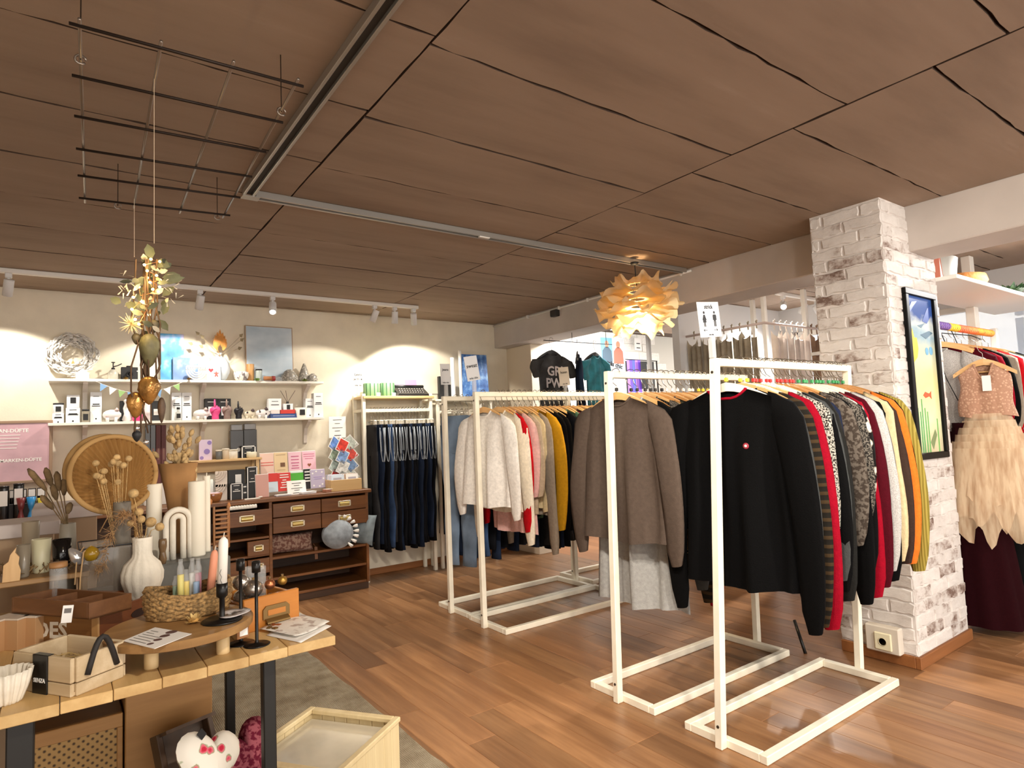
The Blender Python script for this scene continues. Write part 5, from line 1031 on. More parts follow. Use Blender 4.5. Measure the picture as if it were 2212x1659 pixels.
# dark tray leaning
tm_ = wood('tray_dark',(58,40,26),(96,70,46),'z',5,.5)
TM = Matrix.Translation((.36,2.02,.02)) @ Matrix.Rotation(.35,4,'Z') @ Matrix.Rotation(-.42,4,'X')
tr_ = thing('serving_tray', (0,0,0), 'dark wooden tray with cut-out handle leaning under the table', 'tray'); tr_.matrix_world = TM
TW,TL_ = .075,.47
MB().bev((-TW,0,0),(TW,.008,TL_),.002).build('base', tm_, tr_)
for s in (-1,1): MB().bev((s*TW-.008,-.035,0),(s*TW+.008,.01,TL_),.002).build('side', tm_, tr_)
out = [(-TW,0),(TW,0),(TW,.07),(-TW,.07)]; hl = [(.045*math.cos(a),.04+.014*math.sin(a)) for a in [2*PI*i/16 for i in range(16)]]
mb = MB()
for y0,y1 in ((-.04,-.03),): 
    n = 16; o16 = [(TW*max(-1,min(1,1.4*math.cos(2*PI*i/16))), .04+.035*max(-1,min(1,1.4*math.sin(2*PI*i/16)))) for i in range(16)]
    for k,zz in enumerate((TL_-.012,TL_)):
        pass
    vs = [V(x,-.0+y-.08,TL_-.01) for x,y in o16]+[V(x,y-.08,TL_-.01) for x,y in hl]+[V(x,y-.08,TL_) for x,y in o16]+[V(x,y-.08,TL_) for x,y in hl]
    fs = []
    for i in range(16):
        j = (i+1)%16; fs += [(i,j,16+j,16+i),(32+i,48+i,48+j,32+j),(i,32+i,32+j,j),(16+i,16+j,48+j,48+i)]
    mb.add(vs, fs)
mb.build('handle_end', tm_, tr_)
# pale crate on the floor
CM = Matrix.Translation((.454,2.2,0)) @ Matrix.Rotation(math.atan2(.585,.81),4,'Z'); crm = wood('crate_pale',(204,182,136),(228,210,168),'z',4,.6)
ct = thing('wooden_crate', (0,0,0), 'pale wooden slatted crate with glassy lid on the rug', 'crate'); ct.matrix_world = CM
for i in range(7):
    for (a,b) in (((.002+.054*i,-.37,.012),(.054*(i+1),-.358,.285)),((.002+.054*i,-.012,.012),(.054*(i+1),0,.285))): MB().bev(a,b,.002).build('slat', crm, ct)
for i in range(7):
    for (a,b) in (((0,-.37+.0525*i+.001,.012),(.012,-.37+.0525*(i+1)-.001,.285)),((.368,-.37+.0525*i+.001,.012),(.38,-.37+.0525*(i+1)-.001,.285))): MB().bev(a,b,.002).build('slat', crm, ct)
for a,b in (((-.004,-.374,.285),(.384,-.35,.302)),((-.004,-.02,.285),(.384,.004,.302)),((-.004,-.35,.285),(.022,-.02,.302)),((.358,-.35,.285),(.384,-.02,.302))): MB().bev(a,b,.003).build('rim', crm, ct)
MB().box((.02,-.352,.262),(.36,-.018,.268)).build('inlay_panel', M('crate_inlay',(206,198,178),.12,v=.06,vs=6,coat=.4), ct)
# cushions below
fl,nt,p = newmat('rose_print'); co = coords(nt); vo = N(nt,'ShaderNodeTexVoronoi'); vo.inputs['Scale'].default_value = 24; nt.links.new(co,vo.inputs['Vector']); f = noise(nt,co,60,3); sm = N(nt,'ShaderNodeMath',operation='MULTIPLY_ADD'); sm.inputs[1].default_value = .35; nt.links.new(f,sm.inputs[0]); nt.links.new(vo.outputs['Distance'],sm.inputs[2])
nt.links.new(ramp(nt,sm.outputs[0],[(.33,(196,30,60)),(.42,(226,110,130)),(.48,(150,160,120)),(.53,(236,230,218))]),p.inputs['Base Color']); p.inputs['Roughness'].default_value = .9
def heart(name, c, s, t_, rot, mat, label, square=None):
    mb = MB(); nr, na = 9, 36; prof = []
    for i in range(na):
        a = 2*PI*i/na; x = 16*math.sin(a)**3; y = 13*math.cos(a)-5*math.cos(2*a)-2*math.cos(3*a)-math.cos(4*a); prof.append((x/17,y/17))
    for side in (1,-1):
        vs = [V(x*s*k/nr, side*t_*(1-(k/nr)**2.4)**.6, y*s*k/nr) for k in range(1,nr+1) for x,y in prof]; 
        o_ = len(mb.v); fs = [(k*na+i,k*na+(i+1)%na,(k+1)*na+(i+1)%na,(k+1)*na+i) for k in range(nr-1) for i in range(na)] + [tuple(range(na-1,-1,-1))]
        mb.add(vs, [f[::-side] for f in fs])
    o = mb.build(name, mat, None, True, c, rot); tag(o, label, 'cushion', 'heart cushions')
    if square: MB().bev((-.011,-.002,-.011),(.011,0,.011),.0005,mat=Matrix.Translation(square) @ Matrix.Rotation(.75,4,'Y')).build('fabric_label', ink, o)
    return o
hp = at(452,1640,Y=1.98); heart('heart_cushion', (hp.x,1.98,hp.z), .105, .038, (-.55,.35,.35), fl, 'white heart cushion with red roses below the table', (-.045,-.031,.055))
hp2 = at(530,1605,Y=2.1); heart('heart_cushion', (hp2.x,2.1,hp2.z-.02), .10, .04, (-.5,-.3,.3), pattern('red_brocade','speckle',(96,26,44),(150,80,90),70,2,.9,.5,.2), 'dark red brocade heart cushion behind the rose one')
sb2 = MB().bev((.28,1.98,.01),(.45,2.24,.2),.003).build('low_box', dwood); tag(sb2, 'low wooden box hidden under the heart cushions', 'box')
# ---------------- on the table, front row
def onT(px, py, z=TT): return at(px, py, Z=z)
cr = wood('crate_whitewash',(176,150,112),(222,204,172),'x',4,.65); q0 = onT(160,1505); q1 = onT(255,1466); q2 = onT(-10,1478)
dx_ = (q1-q0); L1 = dx_.length; ang = math.atan2(dx_.y,dx_.x)
sc = thing('small_crate', (q0.x,q0.y,TT), 'small whitewashed crate with black band and rope handle', 'crate', None, ang-PI/2+.0)
# local: +y along right side (back), -x along front
SW, SDp, SH = .20, max(.12,L1), .085
for z0,z1 in ((.0,.028),(.03,SH)):
    MB().bev((-SW,-.008,z0),(0,.002,z1),.002).build('front_board', cr, sc); MB().bev((-SW,SDp-.004,z0),(0,SDp+.006,z1),.002).build('back_board', cr, sc)
    MB().bev((-.006,.002,z0),(.006,SDp-.004,z1),.002).build('side_board', cr, sc); MB().bev((-SW-.006,.002,z0),(-SW+.006,SDp-.004,z1),.002).build('side_board', cr, sc)
MB().box((-SW,.0,.002),(0,SDp,.01)).build('bottom', cr, sc)
mbh = MB()
for i in range(160): a = random.uniform(0,6.28); c_ = V(random.uniform(-SW+.02,-.02),random.uniform(.02,SDp-.02),random.uniform(.012,.05)); d_ = V(math.cos(a),math.sin(a),random.uniform(-.3,.3))*random.uniform(.015,.03); mbh.tube([c_-d_,c_+V(0,0,.006),c_+d_],.0008,3)
st_ = mbh.build('straw_filling', M('straw',(196,168,110),.8), sc); st_['kind'] = 'stuff'
MB().bev((-.125,-.0115,-.001),(-.075,-.008,SH+.002),.0008).box((-.125,-.011,SH+.0005),(-.075,.004,SH+.002)).build('black_band', M('band_black',(18,17,17),.3), sc)
text('SENZA', .013, face_y(-.1,-.0122,.03), paper, sc, bold=.0003)
MB().tube([V(.009,SDp*.2+SDp*.6*i/10,.04+.075*math.sin(PI*i/10)) for i in range(11)], .0065, 8).build('rope_handle', M('rope_black',(34,30,28),.7), sc, True)
def pleated(px, Y, zb, label, name='pleated_bowl', mat=chalk):
    return pot(px, Y, zb, [(.55,0),(.62,.05),(.85,.5),(1,1),(.97,1),(.8,.5),(.5,.12),(0,.1)], mat, label, 'bowl', name, n=108, fn=lambda a,z: 1+.075*math.cos(20*a))
pq = onT(14,1532); pleated((-50,1462,68,1530), pq.y-.0, TT, 'white pleated ceramic bowl at the left table edge')
# round board on legs
bz = TT+.082; bwood = wood('cake_board',(132,96,54),(178,138,88),'x',5,.5)
rb_ = thing('round_board', (.262,1.925,TT), 'round wooden serving board on four short legs', 'serving board')
MB().lathe([(.168,.058),(.178,.062),(.18,.078),(.176,.082),(0,.082)], 40).build('top', bwood, rb_, False)
l1, l2 = onT(327,1443), onT(482,1411)
for q in (l1,l2): MB().lathe([(.016,0),(.0165,.003),(.0165,.06),(0,.06)], 18, (q.x-.262,q.y-1.925,0)).build('leg', wood('leg_beech',(196,164,112),(222,194,146),'z',5), rb_, True)
for x,y in ((.17,2.03),(.37,2.03)): MB().lathe([(.016,0),(.0165,.003),(.0165,.06),(0,.06)], 18, (x-.262,y-1.925,0)).build('leg', wood('leg_beech',(196,164,112),(222,194,146),'z',5), rb_, True)
fq = [at(a,b,Z=bz+.001) for a,b in ((265,1385),(335,1356),(414,1370),(334,1402))]
flm = MB().add([q for q in fq]+[q+V(0,0,.0012) for q in fq], [(3,2,1,0),(4,5,6,7),(0,1,5,4),(1,2,6,5),(2,3,7,6),(3,0,4,7)]).build('leaflet', paper); tag(flm, 'white printed leaflet lying on the round board', 'leaflet')
for k in range(6):
    a_, b_ = fq[0].lerp(fq[1],.12+.13*k), fq[3].lerp(fq[2],.12+.13*k); p0, p1 = a_.lerp(b_,.08), a_.lerp(b_,.6 if k < 4 else .3); nrm = (b_-a_).cross(V(0,0,1)).normalized()*.0012
    MB().add([p0-nrm+V(0,0,.0016),p1-nrm+V(0,0,.0016),p1+nrm+V(0,0,.0016),p0+nrm+V(0,0,.0016)],[(0,1,2,3)]).build('print_line', M('print_grey',(110,106,104),.7), flm)
for k in range(4):
    c_ = fq[3].lerp(fq[2],.15+.25*k).lerp(fq[0].lerp(fq[1],.15+.25*k),.3+.05*k); MB().lathe([(.008+.002*k,0.0014),(.006+.002*k,.002),(0,.002)],14,c_).build('print_mark', M('print_umber',(96,70,66),.7), flm)
# straw basket on the board
sg_m = M('seagrass',(142,112,70),.85,v=.32,vs=120,b=.7,bs=160); bq = V(.295,2.02,bz)
bk2 = thing('seagrass_basket', bq, 'oval seagrass basket of candles on the round board', 'basket')
bpz = [at(410,1262,Y=2.02).z-bz]; BH = bpz[0]*.96
nrow = 11
for r in range(nrow):
    z = .006+(BH-.01)*r/(nrow-1); mb = MB(); n = 56; prev = None
    pts = []
    for i in range(n+1):
        a = 2*PI*i/n; dip = .012*math.cos(2*a)*r/nrow; wv = .003*math.sin(14*a+(r%2)*PI); rr = 1+.10*math.sin(PI*z/BH*.8)
        pts.append(V((.098*rr+wv)*math.cos(a), (.075*rr+wv)*math.sin(a), z+dip+.0015*math.sin(28*a)))
    mb.tube(pts, .0062, 6); mb.build('woven_row', sg_m, bk2, True)
MB().lathe([(.09,.002),(.09,.006),(0,.006)], 24, mat=Matrix.Diagonal((1,.77,1,1))).build('bottom', sg_m, bk2)
# things in the basket
def candle(px0, px1, Y, zb, r, mat, label, lean=None, group='candles in the basket', taper=.9, tip=True):
    a = at(*px0,Y=Y); b = at(*px1,Y=Y); b.z = zb if zb else b.z
    o = thing('candle', b, label, 'candle', group); d = a-b
    MB().tube([V(0,0,0), d*.9, d*.97, d], [r, r*taper, r*taper*.75, r*.3], 14).build('wax', mat, o, True)
    if tip: MB().tube([d*.99, d+d.normalized()*.012+V(.002,0,0)], .0012, 5).build('wick', cream, o)
    return o
candle((464,1188),(452,1330),2.03,bz+.01,.0115,M('wax_peach',(232,156,124),.5),'peach candle leaning in the seagrass basket')
candle((474,1196),(468,1330),2.05,bz+.01,.0115,pattern('wax_speckled','cells',(60,60,60),(230,206,178),60,2,.5,.22,0),'pale speckled candle beside the peach one')
for i,(px,c,lb) in enumerate((((390,1208),(232,214,70),'yellow bath salt tube in the basket'),((402,1230),(236,206,40),'short yellow tube in the basket'),((415,1206),(232,232,230),'white tube in the basket'),((424,1232),(120,160,206),'blue tube at the basket front'),((428,1206),(206,110,140),'pink tube in the basket'),((380,1244),(110,150,110),'green rounded tube in the basket'))):
    q = at(px[0],px[1],Y=2.02+.012*(i%3)); o = thing('glass_tube', (q.x,q.y,bz+.008), lb, 'tube', 'tubes in the basket'); hh = q.z-bz-.008
    MB().lathe([(.009,0),(.0095,.004),(.0095,hh*.82),(.006,hh*.9),(.006,hh),(0,hh)],12).build('glass', glass('clear_glass',(225,228,228),.05,.22), o, True); MB().lathe([(.008,.002),(.0084,hh*.7),(0,hh*.7)],12).build('filling', M('salt_%d'%i,c,.6), o, True)
# dried flower on the board
q = at(418,1346,Z=bz); df = thing('dried_flower', (q.x,q.y,bz+.004), 'straw-yellow dried flower head lying on the board', 'dried flower'); mbp = MB()
for i in range(60):
    a = random.uniform(0,2*PI); e = random.uniform(.05,1.2); d = V(math.cos(a)*math.cos(e),math.sin(a)*math.cos(e),math.sin(e))*.024; s_ = V(-math.sin(a),math.cos(a),0)*.003; mbp.add([s_,d*.7+s_,d,d*.7-s_,-s_],[(0,1,2,3,4)])
mbp.build('petals', M('straw_flower',(226,196,130),.8), df); MB().lathe([(.012,0),(.013,.006),(0,.012)],12).build('centre', M('straw_centre',(196,150,80),.8), df, True)
# candle holder with dish and white candle
q = at(480,1341,Z=bz); ch = thing('candle_holder', (q.x,q.y,bz), 'black candle holder with shell dish on the round board', 'candle holder'); bm_ = M('iron_black',(20,18,17),.35,.3)
MB().lathe([(.05,0),(.052,.003),(.048,.006),(.01,.006),(.007,.012),(.007,.06),(.0145,.066),(.0145,.1),(.011,.1),(.011,.085),(0,.085)], 28).build('stand', bm_, ch, True)
MB().lathe([(.02,.007),(.04,.011),(.043,.014),(.03,.012),(0,.009)], 20, (.028,.012,0), fn=lambda a,z: 1+.12*math.cos(3*a)).build('shell_dish', pattern('shell_mix','speckle',(60,50,46),(206,200,200),20,2,.25,.5,0), ch, True)
wc_ = thing('candle', (q.x,q.y,bz+.088), 'white candle with fine face drawing in the black holder', 'candle'); top_ = at(483,1160,Y=q.y)-V(q.x,q.y,bz+.088)
MB().tube([V(0,0,0),top_*.86,top_*.94,top_], [.0125,.0125,.011,.004], 16).build('wax', M('wax_white',(240,236,228),.45), wc_, True); MB().tube([top_,top_+V(.002,0,.012)],.0012,5).build('wick', cream, wc_)
MB().tube([(-.004,-.0128,.05),(-.0075,-.0115,.04),(-.003,-.0128,.03),(-.006,-.0122,.022),(-.002,-.0129,.012)],.0006,4).build('line_drawing', ink, wc_)
# two tall black candlesticks
for px,ty,lb in (((521,1390),1208,'tall thin black candlestick, left and farther one'),((555,1393),1212,'tall thin black candlestick at the front table edge')):
    q = onT(*px); zt_ = at(px[0]-1,ty,Y=q.y).z-TT; o = thing('candlestick', (q.x,q.y,TT), lb, 'candlestick', 'black candlesticks')
    MB().lathe([(.034,0),(.035,.002),(.03,.004),(.006,.006),(.0045,.012),(.0045,zt_-.03)], 28).build('stand', bm_, o, True); MB().lathe([(.005,zt_-.032),(.0115,zt_-.03),(.0115,zt_),(.009,zt_),(.009,zt_-.012),(0,zt_-.012)], 18).build('cup', bm_, o, True)
# tag hanging from the board
q = at(524,1362,Y=1.86); pt = MB().bev((-.017,-.004,-.02),(.017,.004,.02),.001).build('price_tag', M('tag_kraft',(150,104,66),.8), None, False, (q.x,1.86,q.z), (0,0,.25)); tag(pt, 'kraft price tag with white square between the candlesticks', 'price tag'); MB().box((-.01,-.0048,-.013),(.012,-.0038,.013)).build('white_square', paper, pt); MB().tube([(0,0,.02),(-.015,.01,.035),(-.03,.012,.03)],.001,4).build('string', ink, pt)
# drawer box with brass pull
dl, dr = onT(527,1371), onT(647,1338); dv = (dr-dl); DLn = dv.length; da = math.atan2(dv.y,dv.x); dh = at(525,1298,Y=dl.y).z-TT
dd = thing('drawer_box', (dl.x,dl.y,TT), 'old orange wood drawer with brass label pull, full of decorations', 'drawer', None, da); om = wood('drawer_orange',(168,98,30),(206,138,58),'x',5,.45)
MB().bev((0,0,0),(DLn,.014,dh),.002).build('front', om, dd); 
for x in (.0,DLn-.01): MB().bev((x,.014,0),(x+.01,.19,dh*.85),.002).build('side', om, dd)
MB().bev((0,.19,0),(DLn,.202,dh*.9),.002).build('back', om, dd); MB().box((.01,.014,.0),(DLn-.01,.19,.008)).build('bottom', om, dd)
brass = M('brass_old',(128,100,58),.4,.6); cxp, czp = DLn*.56, dh*.45
MB().prism([(-.042,-.016),(.042,-.016),(.042,.012),(.032,.022),(-.032,.022),(-.042,.012)], .006, Matrix.Translation((cxp,0,czp)) @ Matrix.Rotation(PI/2,4,'X')).build('label_plate', brass, dd); MB().prism([(-.028,-.006),(.028,-.006),(.028,.01),(-.028,.01)], .0015, Matrix.Translation((cxp,-.006,czp)) @ Matrix.Rotation(PI/2,4,'X')).build('label_card', om, dd)
MB().grid(lambda u,v: V(cxp-.036+.072*u, -.006-.016*math.sin(PI*v*.6), czp-.014-.014*v), 8, 5).build('finger_pull', brass, dd, True)
silver = M('silver_glass',(170,164,156),.22,.85,v=.2,vs=30); inv = Matrix.Translation((dl.x,dl.y,TT)) @ Matrix.Rotation(da,4,'Z')
for i,(px,py,r,lb,mt_,fnn) in enumerate(((547,1272,.028,'large hammered silver bauble in the drawer',silver,None),(521,1258,.024,'ribbed silver bauble at the left of the drawer',silver,lambda a,z:1+.06*math.cos(12*a)),(520,1290,.022,'silver bauble low at the drawer corner',silver,None),(610,1254,.014,'golden pine cone bauble in the drawer',M('cone_gold',(170,130,60),.35,.7),lambda a,z:1+.08*math.cos(9*a+60*z)),(583,1262,.016,'small copper bauble in the drawer',M('copper',(190,120,80),.3,.8),None))):
    q = at(px,py,Y=2.04+.02*(i%3)); o = MB().lathe([(r*math.sin(a),-r*math.cos(a)) for a in [PI*k/12 for k in range(13)]],20,fn=fnn).build('bauble', mt_, None, True, (q.x,q.y,q.z)); tag(o, lb, 'bauble', 'baubles in the drawer'); MB().lathe([(.004,r*.96),(.004,r+.006),(0,r+.006)],8).build('cap', brass, o)
fillb = MB()
for i in range(60): 
    q = inv @ V(random.uniform(.015,DLn-.015),random.uniform(.02,.18),0); fillb.lathe([(.013*math.sin(a),-.013*math.cos(a)) for a in [PI*k/6 for k in range(7)]],8,(q.x,q.y,TT+.02+random.uniform(0,dh*.45)))
fo = fillb.build('bauble_filling', silver, None, True); tag(fo, 'heap of small silver decorations filling the drawer', 'decorations', None, 'stuff')
for px,lb in (((531,1226,552,1262),'clear glass votive standing in the drawer, left'),((557,1224,577,1256),'clear glass votive standing in the drawer, right')): pot(px, 2.12, TT+.03, [(.8,0),(1,.1),(1,1),(.93,1),(.93,.12),(0,.1)], glass('clear_glass',(225,228,228),.05,.22), lb, 'glass', 'votive_glass', 'votive glasses')
# papers on the corner
for i,(pts,mt_,lb) in enumerate(((((575,1372),(640,1330),(716,1352),(650,1388)),paper,'white paper sheet at the right table corner'),(((560,1360),(640,1322),(712,1346),(640,1376)),pattern('floral_paper','speckle',(186,170,160),(238,234,226),35,2,.6,.42,0),'flower-printed wrapping paper on the table corner'))):
    qs = [onT(a,b,TT+.002+.006*i) for a,b in pts]
    o = MB().grid(lambda u,v: qs[0].lerp(qs[1],v).lerp(qs[3].lerp(qs[2],v),u)+V(0,0,.004*i*math.sin(5*u)*math.sin(4*v)+.003*i), 10, 8).build('paper_sheet', mt_, None, True); tag(o, lb, 'paper'); sm_ = o.modifiers.new('thickness','SOLIDIFY'); sm_.thickness = .0008
for i in range(7):
    q = onT(590+random.uniform(-14,22),1352+random.uniform(-8,8),TT+.012); o = MB().bev((-.008,-.006,0),(.008,.006,.004),.001).tube([(.008,0,.002),(.018,.004,.006),(.024,0,.002)],.0012,4).build('charm', [brass,M('copper',(190,120,80),.3,.8)][i%2]); o.location = q; o.rotation_euler = (0,0,random.uniform(0,3)); tag(o, '%s %s charm in the heap on the wrapping paper' % (ORD[i], ['brass','copper'][i%2]), 'charm', 'brass charms on the wrapping paper')
# ---------------- wooden box, tray on it, paper boxes
bF, bR, bL = onT(212,1395), onT(330,1345), onT(84,1383)
ex = (bR-bF); ey = (bL-bF); ba = math.atan2(ex.y,ex.x); BXL, BYL = ex.length, max(.2,ey.length)
wbx = thing('wooden_box', (bF.x,bF.y,TT), 'stained wooden box with white stencilled letters', 'box', None, ba); bwd = wood('box_teak',(92,48,22),(146,84,42),'x',5,.5)
bh = .088; BXL += .05
# local +x = right side direction, +y = left/front direction
MB().bev((0,0,0),(BXL,.012,bh),.002).build('long_side', bwd, wbx); MB().bev((0,BYL,0),(BXL,BYL+.012,bh),.002).build('long_side', bwd, wbx)
wf2 = MB().bev((0,.012,0),(.012,BYL,bh),.002).build('end_board', wood('box_worn',(110,72,34),(168,120,66),'y',5,.55), wbx); MB().bev((BXL-.012,.012,0),(BXL,BYL,bh),.002).build('end_board', bwd, wbx)
MB().bev((-.006,-.006,0),(.0,.018,bh),.002).build('corner_post', wood('post_pale',(176,132,80),(206,166,112),'z',5), wbx); MB().box((.012,.012,0),(BXL-.012,BYL,.008)).build('bottom', bwd, wbx)
MB().lathe([(.03,0),(.03,.002)],20,mat=Matrix.Translation((BXL*.58,0,bh*.55)) @ Matrix.Diagonal((1,1,.4,1)) @ Matrix.Rotation(PI/2,4,'X')).build('grip_hole', M('grip_dark',(44,22,12),.8), wbx)
text('OES', .062, Matrix.Translation((-.001,BYL*.66,bh*.45)) @ Matrix.Rotation(-PI/2,4,'Z') @ Matrix.Rotation(PI/2,4,'X'), M('stencil_white',(226,220,206),.7), wbx, bold=.002)
tF, tR_, tL_, = at(193,1303,Z=TT+.135), at(285,1281,Z=TT+.135), at(8,1289,Z=TT+.135)
e1, e2 = tR_-tF, tL_-tF; TA = math.atan2(e1.y,e1.x); T1, T2 = e1.length, e2.length*.9
ty_ = thing('divided_tray', (tF.x,tF.y,TT+.09), 'brown three-part wooden tray resting on the lettered box', 'tray', None, TA); tbm = wood('tray_brown',(98,62,34),(136,92,56),'y',5,.5); th_ = .045
e2a = math.atan2(e2.y,e2.x)-TA; sk2 = Matrix(((1,math.cos(e2a),0,0),(0,math.sin(e2a),0,0),(0,0,1,0),(0,0,0,1)))
MB().bev((0,0,0),(T1,T2,.006),.001,mat=sk2).build('base', tbm, ty_)
for a,b in (((0,0,0),(T1,.008,th_)),((0,T2-.008,0),(T1,T2,th_)),((0,.008,0),(.008,T2-.008,th_)),((T1-.008,.008,0),(T1,T2-.008,th_)),((.008,T2*.33,.006),(T1-.008,T2*.33+.005,th_-.004)),((.008,T2*.66,.006),(T1-.008,T2*.66+.005,th_-.004))): MB().bev(a,b,.001,mat=sk2).build('rim_board', tbm, ty_)
q = at(137,1316,Y=tF.y); lt = MB().bev((-.012,-.001,-.045),(.012,.001,.0),.0004).build('paper_label', paper, None, False, (at(148,1296,Y=tF.y+.03).x,tF.y+.008,TT+.137), (-.25,.12,0)); tag(lt, 'white paper label hanging over the tray front', 'label'); MB().box((-.008,-.0018,-.02),(.008,-.0008,-.008)).build('print', M('print_grey',(110,106,104),.7), lt)
for i,(px,lb) in enumerate((((88,1392),'kraft paper box with pale lid touching the lettered box'),((50,1398),'kraft paper box with pale lid, front one'),((10,1402),'kraft paper box with pale lid at the left picture edge'))):
    q = onT(*px); o = thing('paper_box', (q.x-.012,q.y-.03,TT), lb, 'box', 'kraft paper boxes', ba)
    MB().bev((0,0,0),(.085,.045,.083),.001).build('carton', kraft, o); MB().bev((-.001,-.001,.083),(.086,.046,.088),.0008).build('lid', M('lid_pale',(214,200,184),.7), o)
q = onT(20,1395); kb2 = MB().lathe([(.0,0),(.018,.002),(.03,.015),(.032,.028),(.024,.046),(.008,.054),(0,.055)], 20).build('black_knob_pot', M('gloss_black',(20,17,16),.15), None, True, (q.x-.015,q.y+.02,TT)); tag(kb2, 'glossy black round pot left of the lettered box', 'pot'); MB().lathe([(.01,.05),(.012,.058),(0,.064)],12).build('lid_knob', M('gloss_black',(20,17,16),.15), kb2, True)
# ---------------- vases and candles in the second row
gv, r_, h_ = pot((262,1165,360,1302), 2.38, TT, [(.5,0),(.72,.06),(.78,.12),(.6,.2),(.55,.22),(.8,.32),(.98,.45),(1,.55),(.85,.66),(.5,.75),(.45,.8),(.46,.97),(.47,1),(.38,1),(.36,.8)], chalk, 'ribbed cream ceramic gourd vase with dried stems', 'vase', 'gourd_vase', n=64, fn=lambda a,z: 1-.05*abs(math.cos(7*a))**4*(1 if z < .23 else 0))
vz = TT+h_-.01; vx = gv.location.x; vy = gv.location.y
db2 = thing('dried_arrangement', (vx,vy,vz), 'pampas and scabiosa pods standing in the gourd vase', 'dried flowers')
pam = M('pampas',(150,116,78),.95,v=.25,vs=30)
mbp = MB()
for i in range(420):
    t = random.random(); a = at(305-95*t+random.uniform(-8,8), 1160-65*math.sin(PI*min(1,t*1.15))+48*t*t*1.6+random.uniform(-4,4), Y=vy-.01)-V(vx,vy,vz); d = V(random.uniform(-1,.4),random.uniform(-1,1),random.uniform(-1.2,.6)).normalized()*random.uniform(.02,.045); s_ = d.orthogonal().normalized()*.0011
    a.y += random.uniform(-.02,.02); mbp.add([a-s_,a+s_,a+d],[(0,1,2)])
pl_ = mbp.build('pampas_plume', pam, db2); MB().tube([(0,0,-.06),at(290,1110,Y=vy)-V(vx,vy,vz),at(240,1105,Y=vy)-V(vx,vy,vz),at(215,1150,Y=vy)-V(vx,vy,vz)],.002,5).build('pampas_stem', pam, db2, True)
pod = M('pod_straw',(186,154,104),.85,v=.15,vs=60,b=.5,bs=150)
for px,r in (((288,1066),.016),((305,1122),.013),((326,1128),.017),((300,1106),.014),((345,1138),.014),((282,1130),.011)):
    q = at(*px,Y=vy+random.uniform(-.02,.02))-V(vx,vy,vz); MB().lathe([(r*math.sin(a),-r*math.cos(a)) for a in [PI*k/10 for k in range(11)]],16,q).build('seed_pod', pod, db2, True); MB().tube([(0,0,-.05),q*.5+V(0,0,.01),q],.0014,5).build('stem', pod, db2, True)
# grey slab with arch, candles
slate = M('slate_slab',(92,92,88),.35,v=.2,vs=10); sx0_,sx1_ = at(325,1205,Y=2.55).x, at(492,1205,Y=2.55).x; SZ = at(405,1207,Y=2.55).z
sl_ = MB().bev((sx0_,2.5,TT),(sx1_,2.78,SZ),.006).build('display_plinth', slate); tag(sl_, 'dark grey stone plinth carrying the white arch and candles', 'plinth')
x0,x1,z0,z1 = rect(352,1095,420,1203,2.56); aw = (x1-x0)/2; ah = z1-SZ
ao = thing('arch_ornament', ((x0+x1)/2,2.58,SZ), 'cream double-arch ceramic ornament on the grey plinth', 'ornament')
for rr,tk in ((aw*.78,aw*.21),(aw*.33,aw*.2)):
    top_z = ah-aw+rr*.0; pts = [V(-rr,0,0),V(-rr,0,(ah-aw)*.5)]+[V(-rr*math.cos(a),0,ah-aw+rr*math.sin(a)) for a in [PI*k/14 for k in range(15)]]+[V(rr,0,(ah-aw)*.5),V(rr,0,0)]
    MB().tube(pts, tk, 14, ref=(0,1,0)).build('arch', chalk, ao, True)
wcm = M('wax_ivory',(230,222,204),.55)
for px,Y,lb in (((317,1046,352,1205),2.62,'tall cream cylinder vase behind the gourd vase'),((409,1040,447,1205),2.56,'tall cream pillar candle right of the arch'),((440,1028,456,1205),2.64,'slim cream pillar candle behind the tall one')):
    o,r_,hh = pot(px, Y, SZ, CYL, wcm, lb, 'candle', 'pillar_candle', 'cream pillars', n=24); MB().tube([(0,0,hh),(0.001,0,hh+.012)],.0015,5).build('wick', cream, o)
pot((343,1165,362,1200), 2.5, SZ, [(.7,0),(1,.2),(.7,.45),(.7,.5),(1,.7),(1,.9),(.9,1),(0,1)], M('smoky_amber',(112,88,62),.15), 'small smoky glass double-ball holder beside the gourd vase', 'candle holder', 'glass_holder')
# dried paper-wrapped bouquet
bb = thing('wrapped_bouquet', (at(388,1118,Y=2.72).x,2.72,SZ), 'bunny-tail bouquet wrapped in brown paper', 'dried flowers'); pk = M('wrap_paper',(158,116,70),.85,v=.12,vs=8); bt_ = at(388,1000,Y=2.72).z-SZ
MB().lathe([(.02,0),(.025,.05),(.05,bt_*.7),(.068,bt_),(.064,bt_),(.046,bt_*.7)], 18, fn=lambda a,z: 1+.08*math.cos(3*a+z*9), cap=(True,False)).build('paper_wrap', pk, bb, True)
bun = M('bunny_tail',(190,160,112),.95,v=.15,vs=40,b=.6,bs=200)
for i in range(46):
    a = random.uniform(0,2*PI); rr = random.uniform(0,.085); z = bt_+random.uniform(-.01,.15)-rr*.5; c_ = V(rr*math.cos(a),rr*math.sin(a)*.7,z); d = V(c_.x*.4,c_.y*.4,.04).normalized()*.016
    MB().tube([c_-d,c_-d*.4,c_+d*.4,c_+d],[.003,.009,.009,.003],8).build('bunny_tail', bun, bb, True)
MB().tube([(0,0,.03),(0,0,bt_+.04)],.012,6).build('stems', bun, bb)
